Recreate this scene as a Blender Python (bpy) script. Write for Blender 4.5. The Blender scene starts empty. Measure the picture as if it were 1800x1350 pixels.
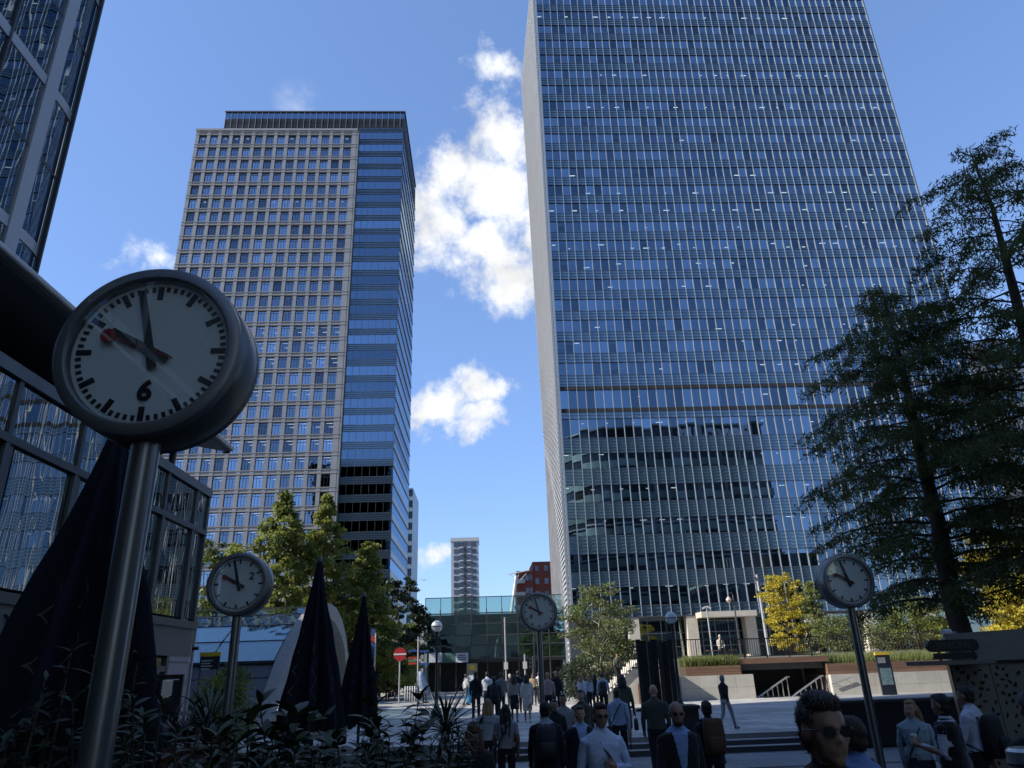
import bpy, bmesh, math, random
import numpy as np
from mathutils import Vector, Matrix, noise as mnoise
from mathutils.kdtree import KDTree

RND = random.Random(11)
NPR = np.random.default_rng(5)
rad = math.radians
scene = bpy.context.scene
COL = scene.collection

# ------------------------------------------------------------------ camera
CAM = Vector((0.0, 0.0, 2.48))
PITCH, ROLL, YAW, FPX = rad(21.6), rad(1.96), rad(2.8), 1255.0
_F = Vector((math.sin(YAW) * math.cos(PITCH), math.cos(YAW) * math.cos(PITCH), math.sin(PITCH)))
_R0 = Vector((math.cos(YAW), -math.sin(YAW), 0.0))
_U0 = _R0.cross(_F)
_R = _R0 * math.cos(ROLL) - _U0 * math.sin(ROLL)
_U = _U0 * math.cos(ROLL) + _R0 * math.sin(ROLL)
cam_data = bpy.data.cameras.new("camera")
cam_data.sensor_fit = 'HORIZONTAL'
cam_data.sensor_width = 36.0
cam_data.lens = FPX / 1800.0 * 36.0
cam_data.clip_start = 0.05
cam_data.clip_end = 6000.0
cam = bpy.data.objects.new("camera", cam_data)
COL.objects.link(cam)
mw = Matrix.Identity(4)
for i in range(3):
    mw[i][0], mw[i][1], mw[i][2], mw[i][3] = _R[i], _U[i], -_F[i], CAM[i]
cam.matrix_world = mw
scene.camera = cam

# ------------------------------------------------------------------ sky and sun
SUN_EL, SUN_AZ = 34.0, 256.0          # azimuth clockwise from +Y
SUN_DIR = Vector((math.sin(rad(SUN_AZ)) * math.cos(rad(SUN_EL)), math.cos(rad(SUN_AZ)) * math.cos(rad(SUN_EL)), math.sin(rad(SUN_EL))))
SKY_STRENGTH = 0.15
world = bpy.data.worlds.new("World")
scene.world = world
world.use_nodes = True
sun_data = bpy.data.lights.new("sun", 'SUN')
sun_data.energy = 4.4
sun_data.angle = rad(0.5)
sun_data.color = (1.0, 0.95, 0.87)
sun = bpy.data.objects.new("sun", sun_data)
COL.objects.link(sun)
sun.location = (-60, -10, 80)
sun.rotation_euler = (-SUN_DIR).to_track_quat('-Z', 'Y').to_euler()
scene.view_settings.view_transform = 'Standard'
scene.view_settings.look = 'None'
scene.view_settings.gamma = 1.0
scene.view_settings.use_curve_mapping = False
scene.view_settings.exposure = 0.75
scene.cycles.max_bounces = 8
scene.cycles.transparent_max_bounces = 12
scene.cycles.caustics_reflective = False
scene.cycles.caustics_refractive = False

def ray(px, py):
    return _F + _R * ((px - 900.0) / FPX) - _U * ((py - 675.0) / FPX)
def onY(px, py, Y):
    d = ray(px, py); return CAM + d * ((Y - CAM.y) / d.y)
def onX(px, py, X):
    d = ray(px, py); return CAM + d * ((X - CAM.x) / d.x)
def onZ(px, py, Z):
    d = ray(px, py); return CAM + d * ((Z - CAM.z) / d.z)
def proj(p):
    v = Vector(p) - CAM; z = v.dot(_F)
    if z < 0.05: return (-9e9, -9e9, z)
    return (900 + FPX * v.dot(_R) / z, 675 - FPX * v.dot(_U) / z, z)

def build_sky():
    nt = world.node_tree; N = nt.nodes; L = nt.links
    N.clear()
    out = N.new('ShaderNodeOutputWorld'); bg = N.new('ShaderNodeBackground')
    bg.inputs['Strength'].default_value = SKY_STRENGTH
    sky = N.new('ShaderNodeTexSky'); sky.sky_type = 'NISHITA'; sky.sun_disc = False
    sky.sun_elevation = rad(SUN_EL); sky.sun_rotation = rad(SUN_AZ)
    sky.air_density = 1.0; sky.dust_density = 0.3; sky.ozone_density = 5.0; sky.altitude = 0
    tc = N.new('ShaderNodeTexCoord')
    def math_(op, a, b=None, c=None, clamp=False):
        n = N.new('ShaderNodeMath'); n.operation = op; n.use_clamp = clamp
        for i, v in enumerate((a, b, c)):
            if v is None: continue
            if isinstance(v, (int, float)): n.inputs[i].default_value = v
            else: L.new(v, n.inputs[i])
        return n.outputs[0]
    def noise_(scale, detail, rough, off=0.0, dist=0.0, vec=None):
        m = N.new('ShaderNodeMapping'); L.new(vec or tc.outputs['Generated'], m.inputs['Vector'])
        m.inputs['Location'].default_value = (off, off * .7, -off * .4)
        n = N.new('ShaderNodeTexNoise'); n.inputs['Scale'].default_value = scale
        n.inputs['Detail'].default_value = detail; n.inputs['Roughness'].default_value = rough
        n.inputs['Distortion'].default_value = dist
        L.new(m.outputs[0], n.inputs['Vector'])
        return n.outputs['Fac']
    # warp the direction a little so that the cloud outlines are ragged
    wn = N.new('ShaderNodeTexNoise'); wn.inputs['Scale'].default_value = 16; wn.inputs['Detail'].default_value = 7; wn.inputs['Roughness'].default_value = .65
    L.new(tc.outputs['Generated'], wn.inputs['Vector'])
    vs = N.new('ShaderNodeVectorMath'); vs.operation = 'SUBTRACT'; L.new(wn.outputs['Color'], vs.inputs[0]); vs.inputs[1].default_value = (.5, .5, .5)
    vm = N.new('ShaderNodeVectorMath'); vm.operation = 'SCALE'; L.new(vs.outputs[0], vm.inputs[0]); vm.inputs['Scale'].default_value = 0.075
    va = N.new('ShaderNodeVectorMath'); va.operation = 'ADD'; L.new(tc.outputs['Generated'], va.inputs[0]); L.new(vm.outputs[0], va.inputs[1])
    blobs = [(885, 245, 62, 1), (800, 305, 62, .95), (868, 335, 85, 1), (757, 352, 55, .9), (862, 440, 80, 1), (905, 500, 62, 1),
             (785, 400, 70, .8), (752, 430, 55, .75), (960, 400, 70, 1), (858, 120, 45, .72), (905, 135, 40, .70), (838, 165, 36, .66), (870, 165, 34, .6),
             (832, 678, 46, 1), (790, 710, 48, 1), (845, 735, 40, 1), (742, 728, 40, .95), (870, 684, 32, .95), (765, 722, 40, 1), (768, 982, 30, .75), (742, 985, 24, .6),
             (230, 452, 40, .42), (290, 448, 48, .5)]
    total = None
    for (x, y, r, w) in blobs:
        d = ray(x, y).normalized(); d2 = ray(x + r, y).normalized()
        rr = (d - d2).length
        dn = N.new('ShaderNodeVectorMath'); dn.operation = 'DISTANCE'
        L.new(va.outputs[0], dn.inputs[0]); dn.inputs[1].default_value = d
        mr = N.new('ShaderNodeMapRange'); mr.interpolation_type = 'SMOOTHSTEP'
        L.new(dn.outputs['Value'], mr.inputs['Value'])
        mr.inputs['From Min'].default_value = 0; mr.inputs['From Max'].default_value = rr * 1.65
        mr.inputs['To Min'].default_value = w; mr.inputs['To Max'].default_value = 0
        total = mr.outputs[0] if total is None else math_('MAXIMUM', total, mr.outputs[0])
    n1 = noise_(26, 9, .62); n2 = noise_(3.2, 8, .6, 4.1, .3)
    # the named clouds plus scattered fair-weather cloud over the rest of the sky
    a = math_('MULTIPLY', math_('SUBTRACT', n1, .5), 1.7)
    c1 = math_('ADD', total, a)
    mr = N.new('ShaderNodeMapRange'); mr.interpolation_type = 'SMOOTHSTEP'; L.new(c1, mr.inputs['Value'])
    mr.inputs['From Min'].default_value = .20; mr.inputs['From Max'].default_value = 1.0
    gate = N.new('ShaderNodeMapRange'); L.new(total, gate.inputs['Value']); gate.inputs['From Min'].default_value = .02; gate.inputs['From Max'].default_value = .25
    cl = math_('MULTIPLY', mr.outputs[0], gate.outputs[0])
    mr2 = N.new('ShaderNodeMapRange'); mr2.interpolation_type = 'SMOOTHSTEP'; L.new(n2, mr2.inputs['Value'])
    mr2.inputs['From Min'].default_value = .66; mr2.inputs['From Max'].default_value = .88; mr2.inputs['To Max'].default_value = .55
    cl = math_('MAXIMUM', cl, mr2.outputs[0])
    shade = noise_(11, 5, .55, 2.0)
    cr = N.new('ShaderNodeMapRange'); L.new(shade, cr.inputs['Value']); cr.inputs['From Min'].default_value = .35; cr.inputs['From Max'].default_value = .65
    cr.inputs['To Min'].default_value = 3.3; cr.inputs['To Max'].default_value = 4.9
    cc = N.new('ShaderNodeCombineColor'); L.new(math_('MULTIPLY', cr.outputs[0], .965), cc.inputs[0]); L.new(math_('MULTIPLY', cr.outputs[0], .98), cc.inputs[1]); L.new(cr.outputs[0], cc.inputs[2])
    mx = N.new('ShaderNodeMix'); mx.data_type = 'RGBA'
    gm = N.new('ShaderNodeGamma'); gm.inputs['Gamma'].default_value = .62; L.new(sky.outputs[0], gm.inputs['Color'])      # a clear, even September blue
    vt = N.new('ShaderNodeVectorMath'); vt.operation = 'MULTIPLY'; L.new(gm.outputs[0], vt.inputs[0]); vt.inputs[1].default_value = (.99, 1.20, 1.62)
    L.new(cl, mx.inputs[0]); L.new(vt.outputs[0], mx.inputs[6]); L.new(cc.outputs[0], mx.inputs[7])
    L.new(mx.outputs[2], bg.inputs['Color']); L.new(bg.outputs[0], out.inputs['Surface'])
build_sky()

# ------------------------------------------------------------------ materials
MATS = {}
def _new(name):
    m = bpy.data.materials.new(name); m.use_nodes = True
    MATS[name] = m
    nt = m.node_tree; nt.nodes.clear()
    o = nt.nodes.new('ShaderNodeOutputMaterial')
    return m, nt, o
def _val(nt, x, sock):
    if isinstance(x, (int, float)): sock.default_value = x
    else: nt.links.new(x, sock)
def M(name, col, rough=.6, metal=0.0, var=.12, nscale=3.0, bump=0.0, bscale=20.0, obj_var=0.0, spec=.5, sheen=0.0, trans=0.0, stretch=None):
    """plain surface: base colour with noise variation, fine bump, per-object variation"""
    if name in MATS: return MATS[name]
    m, nt, o = _new(name); N = nt.nodes; L = nt.links
    p = N.new('ShaderNodeBsdfPrincipled')
    tc = N.new('ShaderNodeTexCoord'); vec = tc.outputs['Object']
    if stretch:
        mp = N.new('ShaderNodeMapping'); L.new(vec, mp.inputs['Vector']); mp.inputs['Scale'].default_value = stretch; vec = mp.outputs[0]
    nz = N.new('ShaderNodeTexNoise'); nz.inputs['Scale'].default_value = nscale; nz.inputs['Detail'].default_value = 6
    nz.inputs['Roughness'].default_value = .62
    L.new(vec, nz.inputs['Vector'])
    mr = N.new('ShaderNodeMapRange'); L.new(nz.outputs['Fac'], mr.inputs['Value'])
    mr.inputs['From Min'].default_value = .25; mr.inputs['From Max'].default_value = .75
    mr.inputs['To Min'].default_value = 1 - var; mr.inputs['To Max'].default_value = 1 + var
    fac = mr.outputs[0]
    if obj_var:
        oi = N.new('ShaderNodeObjectInfo')
        gm = N.new('ShaderNodeNewGeometry')
        ad = N.new('ShaderNodeMath'); ad.operation = 'ADD'; L.new(oi.outputs['Random'], ad.inputs[0]); L.new(gm.outputs['Random Per Island'], ad.inputs[1])
        fr = N.new('ShaderNodeMath'); fr.operation = 'FRACT'; L.new(ad.outputs[0], fr.inputs[0])
        mr3 = N.new('ShaderNodeMapRange'); L.new(fr.outputs[0], mr3.inputs['Value'])
        mr3.inputs['To Min'].default_value = 1 - obj_var; mr3.inputs['To Max'].default_value = 1 + obj_var
        mu = N.new('ShaderNodeMath'); mu.operation = 'MULTIPLY'; L.new(fac, mu.inputs[0]); L.new(mr3.outputs[0], mu.inputs[1]); fac = mu.outputs[0]
    sc = N.new('ShaderNodeVectorMath'); sc.operation = 'SCALE'; sc.inputs[0].default_value = col[:3]; L.new(fac, sc.inputs['Scale'])
    L.new(sc.outputs[0], p.inputs['Base Color'])
    p.inputs['Roughness'].default_value = rough; p.inputs['Metallic'].default_value = metal
    p.inputs['Specular IOR Level'].default_value = spec
    if sheen: p.inputs['Sheen Weight'].default_value = sheen
    if bump:
        nb = N.new('ShaderNodeTexNoise'); nb.inputs['Scale'].default_value = bscale; nb.inputs['Detail'].default_value = 4; L.new(vec, nb.inputs['Vector'])
        b = N.new('ShaderNodeBump'); b.inputs['Strength'].default_value = bump; b.inputs['Distance'].default_value = .02
        L.new(nb.outputs['Fac'], b.inputs['Height']); L.new(b.outputs[0], p.inputs['Normal'])
    if trans:
        tr = N.new('ShaderNodeBsdfTranslucent'); L.new(sc.outputs[0], tr.inputs['Color'])
        mx = N.new('ShaderNodeMixShader'); mx.inputs[0].default_value = trans
        L.new(p.outputs[0], mx.inputs[1]); L.new(tr.outputs[0], mx.inputs[2]); L.new(mx.outputs[0], o.inputs['Surface'])
    else:
        L.new(p.outputs[0], o.inputs['Surface'])
    return m
def GLASS(name, tint=(.5, .6, .7), refl=(.8, .9, 1.0), fac=.4, wavy=0.0, wscale=(1.2, 1.2, .35), rough=.0, edge=.35, back=None, rand=0.0):
    """window glass: part mirror (more so at a glancing angle), part tinted see-through"""
    if name in MATS: return MATS[name]
    m, nt, o = _new(name); N = nt.nodes; L = nt.links
    g = N.new('ShaderNodeBsdfGlossy'); g.inputs['Color'].default_value = (*refl, 1); g.inputs['Roughness'].default_value = rough
    if back:      # opaque glass panel with a coloured back
        t = N.new('ShaderNodeBsdfDiffuse'); t.inputs['Color'].default_value = (*back, 1)
    else:
        t = N.new('ShaderNodeBsdfTransparent'); t.inputs['Color'].default_value = (*tint, 1)
    lw = N.new('ShaderNodeLayerWeight'); lw.inputs['Blend'].default_value = .3
    mr = N.new('ShaderNodeMapRange'); L.new(lw.outputs['Facing'], mr.inputs['Value']); mr.inputs['From Min'].default_value = .35
    mr.inputs['To Min'].default_value = fac; mr.inputs['To Max'].default_value = min(1, fac + edge)
    fo = mr.outputs[0]
    if rand:      # no two panes of coated glass are quite alike
        oi = N.new('ShaderNodeObjectInfo'); gi = N.new('ShaderNodeNewGeometry')
        ad = N.new('ShaderNodeMath'); ad.operation = 'ADD'; L.new(oi.outputs['Random'], ad.inputs[0]); L.new(gi.outputs['Random Per Island'], ad.inputs[1])
        fr = N.new('ShaderNodeMath'); fr.operation = 'FRACT'; L.new(ad.outputs[0], fr.inputs[0])
        r1 = N.new('ShaderNodeMapRange'); L.new(fr.outputs[0], r1.inputs['Value']); r1.inputs['To Min'].default_value = 1 - rand; r1.inputs['To Max'].default_value = 1 + rand
        mu = N.new('ShaderNodeMath'); mu.operation = 'MULTIPLY'; mu.use_clamp = True; L.new(fo, mu.inputs[0]); L.new(r1.outputs[0], mu.inputs[1]); fo = mu.outputs[0]
    mx = N.new('ShaderNodeMixShader'); L.new(fo, mx.inputs[0]); L.new(t.outputs[0], mx.inputs[1]); L.new(g.outputs[0], mx.inputs[2])
    if wavy:
        gm = N.new('ShaderNodeNewGeometry')
        mp = N.new('ShaderNodeMapping'); L.new(gm.outputs['Position'], mp.inputs['Vector']); mp.inputs['Scale'].default_value = wscale
        nz = N.new('ShaderNodeTexNoise'); nz.inputs['Scale'].default_value = 1.0; nz.inputs['Detail'].default_value = 1.5; L.new(mp.outputs[0], nz.inputs['Vector'])
        b = N.new('ShaderNodeBump'); b.inputs['Strength'].default_value = 1.0; b.inputs['Distance'].default_value = wavy
        L.new(nz.outputs['Fac'], b.inputs['Height']); L.new(b.outputs[0], g.inputs['Normal'])
    L.new(mx.outputs[0], o.inputs['Surface'])
    return m
def EMIT(name, col, s):
    if name in MATS: return MATS[name]
    m, nt, o = _new(name)
    e = nt.nodes.new('ShaderNodeEmission'); e.inputs['Color'].default_value = (*col, 1); e.inputs['Strength'].default_value = s
    nt.links.new(e.outputs[0], o.inputs['Surface'])
    return m

# ------------------------------------------------------------------ mesh helpers
OFF = {}
def tag(o, label=None, cat=None, group=None, kind=None):
    if label: o['label'] = label
    if cat: o['category'] = cat
    if group: o['group'] = group
    if kind: o['kind'] = kind
    return o
def thing(name, label, cat, loc=(0, 0, 0), rotz=0.0, group=None, kind=None):
    o = bpy.data.objects.new(name, None); COL.objects.link(o)
    o.location = loc; o.rotation_euler = (0, 0, rotz); o.empty_display_size = .2
    OFF[o.name] = Vector(loc) if rotz == 0 else Vector((0, 0, 0))
    tag(o, label, cat, group, kind)
    return o
class MB:
    def __init__(s): s.v = []; s.f = []; s.m = []; s.cur = 0
    def mat(s, i): s.cur = i; return s
    def add(s, vs, fs):
        b = len(s.v); s.v += [tuple(v) for v in vs]
        for f in fs: s.f.append(tuple(i + b for i in f)); s.m.append(s.cur)
        return s
    def box(s, x0, x1, y0, y1, z0, z1):
        vs = [(x, y, z) for z in (z0, z1) for y in (y0, y1) for x in (x0, x1)]
        return s.add(vs, [(0, 2, 3, 1), (4, 5, 7, 6), (0, 1, 5, 4), (1, 3, 7, 5), (3, 2, 6, 7), (2, 0, 4, 6)])
    def cbox(s, c, d, rot=None):
        vs = [Vector((x * d[0] / 2, y * d[1] / 2, z * d[2] / 2)) for z in (-1, 1) for y in (-1, 1) for x in (-1, 1)]
        if rot is not None: vs = [rot @ v for v in vs]
        c = Vector(c)
        return s.add([v + c for v in vs], [(0, 2, 3, 1), (4, 5, 7, 6), (0, 1, 5, 4), (1, 3, 7, 5), (3, 2, 6, 7), (2, 0, 4, 6)])
    def bar(s, a, b, w, h=None, up=(0, 0, 1)):
        """rectangular bar from a to b"""
        a, b = Vector(a), Vector(b); d = (b - a).normalized(); h = h or w
        u = Vector(up)
        if abs(d.dot(u)) > .98: u = Vector((0, 1, 0))
        x = d.cross(u).normalized(); y = x.cross(d)
        vs = [p + x * (i * w / 2) + y * (j * h / 2) for p in (a, b) for (i, j) in ((-1, -1), (1, -1), (1, 1), (-1, 1))]
        return s.add(vs, [(3, 2, 1, 0), (4, 5, 6, 7), (0, 1, 5, 4), (1, 2, 6, 5), (2, 3, 7, 6), (3, 0, 4, 7)])
    def tube(s, pts, rs, n=10, caps=True, ell=None):
        pts = [Vector(p) for p in pts]
        if isinstance(rs, (int, float)): rs = [rs] * len(pts)
        rings = []
        ref = None
        for i, p in enumerate(pts):
            d = (pts[min(i + 1, len(pts) - 1)] - pts[max(i - 1, 0)]).normalized()
            if ref is None:
                ref = Vector((0, 0, 1)) if abs(d.z) < .9 else Vector((1, 0, 0))
            x = d.cross(ref).normalized(); y = x.cross(d).normalized(); ref = y
            r = rs[i]
            rx, ry = (r if isinstance(r, tuple) else (r, r))
            rings.append([p + x * (rx * math.cos(2 * math.pi * k / n)) + y * (ry * math.sin(2 * math.pi * k / n)) for k in range(n)])
        vs = [v for r in rings for v in r]; fs = []
        for i in range(len(pts) - 1):
            for k in range(n):
                a, b = i * n + k, i * n + (k + 1) % n
                fs.append((a, b, b + n, a + n))
        if caps:
            fs.append(tuple(range(n - 1, -1, -1))); fs.append(tuple(range((len(pts) - 1) * n, len(pts) * n)))
        return s.add(vs, fs)
    def lathe(s, prof, c=(0, 0, 0), n=24, axis='z', caps=True):
        vs = []; fs = []
        for (r, h) in prof:
            for k in range(n):
                a = 2 * math.pi * k / n
                if axis == 'z': p = (r * math.cos(a), r * math.sin(a), h)
                elif axis == 'y': p = (r * math.cos(a), h, r * math.sin(a))
                else: p = (h, r * math.cos(a), r * math.sin(a))
                vs.append((p[0] + c[0], p[1] + c[1], p[2] + c[2]))
        for i in range(len(prof) - 1):
            for k in range(n):
                a, b = i * n + k, i * n + (k + 1) % n
                fs.append((a, b, b + n, a + n))
        if caps:
            fs.append(tuple(range(n - 1, -1, -1))); fs.append(tuple(range((len(prof) - 1) * n, len(prof) * n)))
        return s.add(vs, fs)
    def prism(s, poly, h0, h1, axis='z'):
        """extrude a 2-D polygon; axis is the extrusion direction"""
        n = len(poly); vs = []
        for h in (h0, h1):
            for (a, b) in poly:
                vs.append((a, b, h) if axis == 'z' else (a, h, b) if axis == 'y' else (h, a, b))
        fs = [tuple(range(n - 1, -1, -1)), tuple(range(n, 2 * n))] + [(i, (i + 1) % n, (i + 1) % n + n, i + n) for i in range(n)]
        return s.add(vs, fs)
    def mesh(s, name, mats, smooth=False, fix=True):
        me = bpy.data.meshes.new(name); me.from_pydata(s.v, [], s.f)
        for m in (mats if isinstance(mats, (list, tuple)) else [mats]): me.materials.append(m)
        if any(s.m): me.polygons.foreach_set('material_index', s.m)
        if fix:
            bm = bmesh.new(); bm.from_mesh(me); bmesh.ops.recalc_face_normals(bm, faces=bm.faces[:]); bm.to_mesh(me); bm.free()
        if smooth: me.polygons.foreach_set('use_smooth', [True] * len(me.polygons))
        me.update()
        return me
    def build(s, name, mats, parent=None, smooth=False, local=False, bevel=0, kind=None, label=None, fix=True):
        if parent is not None and not local:
            o_ = OFF.get(parent.name, Vector((0, 0, 0)))
            if o_.length: s.v = [(v[0] - o_.x, v[1] - o_.y, v[2] - o_.z) for v in s.v]
        me = s.mesh(name, mats, smooth, fix)
        ob = bpy.data.objects.new(name, me); COL.objects.link(ob)
        if parent is not None:
            ob.parent = parent; OFF[ob.name] = OFF.get(parent.name, Vector((0, 0, 0)))
        if bevel:
            b = ob.modifiers.new('bevel', 'BEVEL'); b.width = bevel; b.segments = 2; b.limit_method = 'ANGLE'
        if smooth and not smooth == 'all':
            shade_auto(me, rad(40))
        if kind: ob['kind'] = kind
        if label: ob['label'] = label
        return ob
def shade_auto(me, ang):
    """flat edges stay sharp: mark by angle"""
    bm = bmesh.new(); bm.from_mesh(me)
    for e in bm.edges:
        if len(e.link_faces) == 2 and e.calc_face_angle(0) > ang: e.smooth = False
    bm.to_mesh(me); bm.free()
def np_mesh(name, V, Q, mat, mi=None):
    me = bpy.data.meshes.new(name); k = Q.shape[1]
    me.vertices.add(len(V)); me.vertices.foreach_set('co', V.astype(np.float32).ravel())
    me.loops.add(Q.size); me.loops.foreach_set('vertex_index', Q.astype(np.int32).ravel())
    me.polygons.add(len(Q)); me.polygons.foreach_set('loop_start', np.arange(0, Q.size, k, dtype=np.int32))
    for m in (mat if isinstance(mat, (list, tuple)) else [mat]): me.materials.append(m)
    if mi is not None: me.polygons.foreach_set('material_index', mi.astype(np.int32))
    me.update(calc_edges=True)
    return me
def place(name, me, parent=None, mtx=None):
    o = bpy.data.objects.new(name, me); COL.objects.link(o)
    if parent is not None: o.parent = parent
    if mtx is not None: o.matrix_local = mtx
    return o
def pieces(parent, name, me, mtxs, cap=300):
    """alike pieces of one thing: those that show largest become objects, the rest one joined part"""
    off = OFF.get(parent.name, Vector((0, 0, 0)))
    sc = []
    for i, m in enumerate(mtxs):
        t = m.to_translation(); x, y, z = proj(t)
        s_ = m.to_scale(); size = sorted(s_)[1] * sorted(s_)[2]
        vis = -60 < x < 1860 and -60 < y < 1400
        sc.append(((1 if vis else 0), size / max(z, .1) ** 2, i))
    order = [i for _, _, i in sorted(sc, reverse=True)]
    T = Matrix.Translation(-off)
    for i in order[:cap]: place(name, me, parent, T @ mtxs[i])
    rest = order[cap:]
    if rest:
        n = len(me.vertices); co = np.empty(n * 3, dtype=np.float32); me.vertices.foreach_get('co', co); co = co.reshape(-1, 3)
        faces = [tuple(p.vertices) for p in me.polygons]; mi = [p.material_index for p in me.polygons]
        V = []; F = []; MI = []
        for k, i in enumerate(rest):
            m = np.array(T @ mtxs[i]); V.append(co @ m[:3, :3].T + m[:3, 3]); b = k * n
            F += [tuple(a + b for a in f) for f in faces]; MI += mi
        r = bpy.data.meshes.new(name + '_rest'); r.from_pydata(np.concatenate(V).tolist(), [], F)
        for mt in me.materials: r.materials.append(mt)
        r.polygons.foreach_set('material_index', MI); r.update()
        o = place('remaining_' + name + 's' if not name.endswith('s') else 'remaining_' + name, r, parent); o['kind'] = 'stuff'
def unit_box(name, mats):
    return MB().box(-.5, .5, -.5, .5, -.5, .5).mesh(name, mats)
def TRS(loc, scale=(1, 1, 1), rot=(0, 0, 0)):
    from mathutils import Euler
    return Matrix.LocRotScale(Vector(loc), Euler(rot), Vector(scale))
BENCH = bpy.data.scenes.new('workbench')     # small scratch scene: evaluating modifiers there is quick
def evaluated(ob):
    BENCH.collection.objects.link(ob); vl = BENCH.view_layers[0]; vl.update()
    return bpy.data.meshes.new_from_object(ob.evaluated_get(vl.depsgraph))
def text_mesh(body, size, mat, depth=.01, shear=0, bold=0.0):
    cu = bpy.data.curves.new('lettering', 'FONT'); cu.body = body; cu.size = size; cu.extrude = depth; cu.align_x = 'CENTER'; cu.align_y = 'CENTER'; cu.shear = shear; cu.offset = bold
    cu.resolution_u = 3
    ob = bpy.data.objects.new('lettering', cu); me = evaluated(ob)
    bpy.data.objects.remove(ob); bpy.data.curves.remove(cu)
    me.materials.clear(); me.materials.append(mat)
    return me
UP = .42        # level of the upper plaza
NEAR = .27      # level of the ground where the photographer stands
# ------------------------------------------------------------------ the ground
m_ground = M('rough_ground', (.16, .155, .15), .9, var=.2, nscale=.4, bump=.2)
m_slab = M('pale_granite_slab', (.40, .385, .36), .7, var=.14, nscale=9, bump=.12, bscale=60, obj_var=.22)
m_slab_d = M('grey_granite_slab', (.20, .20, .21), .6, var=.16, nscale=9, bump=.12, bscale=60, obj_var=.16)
m_joint = M('paving_joint', (.10, .095, .09), .9)
m_step = M('dark_granite_step', (.075, .078, .085), .45, var=.2, nscale=14, bump=.1, bscale=60)
m_tread = M('pale_step_edge', (.34, .33, .32), .6, var=.1)
m_bgran = M('black_granite', (.018, .019, .022), .25, var=.3, nscale=20)

MB().box(-1800, 1800, -1200, 3000, -1.2, -.25).build('ground', m_ground)['kind'] = 'structure'
lower = MB().add([(-40, -60, NEAR), (60, -60, NEAR), (60, 13, NEAR), (-40, 13, NEAR), (60, 19, -.012), (-40, 19, -.012), (60, 22.8, -.012), (-40, 22.8, -.012)],
                 [(0, 1, 2, 3), (3, 2, 4, 5), (5, 4, 6, 7)]).build('lower_pavement', m_joint)
lower['kind'] = 'structure'
upper = MB().box(-160, 160, 23.41, 700, -.3, UP - .014).build('upper_pavement', M('far_paving', (.30, .29, .27), .8, var=.18, nscale=.6))
upper['kind'] = 'structure'
slab = MB().box(-.5, .5, -.5, .5, -.5, .5).mesh('paving_slab', m_slab)
ms = []
w, d = 1.2, .8
j = 0
y = 23.45
while y < 47:
    x = -9.6 + (.6 if j % 2 else 0)
    while x < 15:
        ms.append(TRS((x + w / 2, y + d / 2, UP - .03 + RND.uniform(-.0015, .0015)), (w - .022, d - .022, .06)))
        x += w
    y += d; j += 1
pieces(upper, 'paving_slab', slab, ms)
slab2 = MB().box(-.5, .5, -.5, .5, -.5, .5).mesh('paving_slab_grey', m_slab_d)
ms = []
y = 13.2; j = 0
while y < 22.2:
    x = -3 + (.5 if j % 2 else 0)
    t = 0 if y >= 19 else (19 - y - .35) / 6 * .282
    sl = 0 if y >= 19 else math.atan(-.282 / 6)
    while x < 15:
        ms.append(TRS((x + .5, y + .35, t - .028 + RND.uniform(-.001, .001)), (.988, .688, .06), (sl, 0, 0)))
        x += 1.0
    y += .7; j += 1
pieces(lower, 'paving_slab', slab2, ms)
st = thing('stone_steps', 'three broad dark granite steps with pale edges rising to the plaza', 'steps', (2, 22.7, 0))
for i in range(3):
    y0 = 22.7 + .36 * i; z = .14 * (i + 1)
    s_ = MB().box(-7.5, 9.96, y0, y0 + .36 + (.0 if i < 2 else .01), -.1, z - .02).build('step', m_step, st)
    MB().box(-7.5, 9.96, y0 - .025, y0 + .358, z - .018, z).build('tread', m_tread, s_)

# ------------------------------------------------------------------ right tower
m_mull = M('white_aluminium', (.27, .30, .33), .42, metal=.25, var=.06)
m_mull_d = M('dark_aluminium', (.07, .075, .08), .45, metal=.4, var=.1)
m_gl_r = GLASS('tower_glass', (.46, .54, .60), (.58, .78, 1.0), .23, edge=.33, rand=.5)
m_sp_r = GLASS('spandrel_glass', (.0, .0, .0), (.58, .80, 1.0), .20, edge=.3, rough=.12, back=(.055, .095, .125))
m_int = M('office_interior', (.13, .13, .135), .8, var=.3, nscale=.3)
m_ceil = M('office_ceiling', (.20, .205, .21), .8)
m_blind = M('window_blind', (.74, .78, .80), .8, obj_var=.25)
m_light = EMIT('ceiling_light_glow', (1, .93, .80), 2.6)
RX0, RX1, RY = 12.9, 82.4, 108.0
NB = 48; BAY = (RX1 - RX0) / NB
tr = thing('glass_office_tower', 'tall blue glass office tower with closely spaced white vertical mullions', 'tower', (47, RY, UP))
wins = []
for k in range(-9, 14):
    zt = 84.48 + 3.95 * k
    wins.append((zt - 2.32, zt))
low = [(40.78, 44.05), (35.8, 39.1), (30.8, 33.4), (25.5, 28.3), (20.4, 23.1), (15.1, 17.8), (10.2, 12.95)]
wins += low
wins.sort()
pane = MB().box(-.5, .5, -.5, .5, -.5, .5).mesh('tower_pane', m_gl_r)
ms = []; blinds = MB(); lights = MB()
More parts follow.
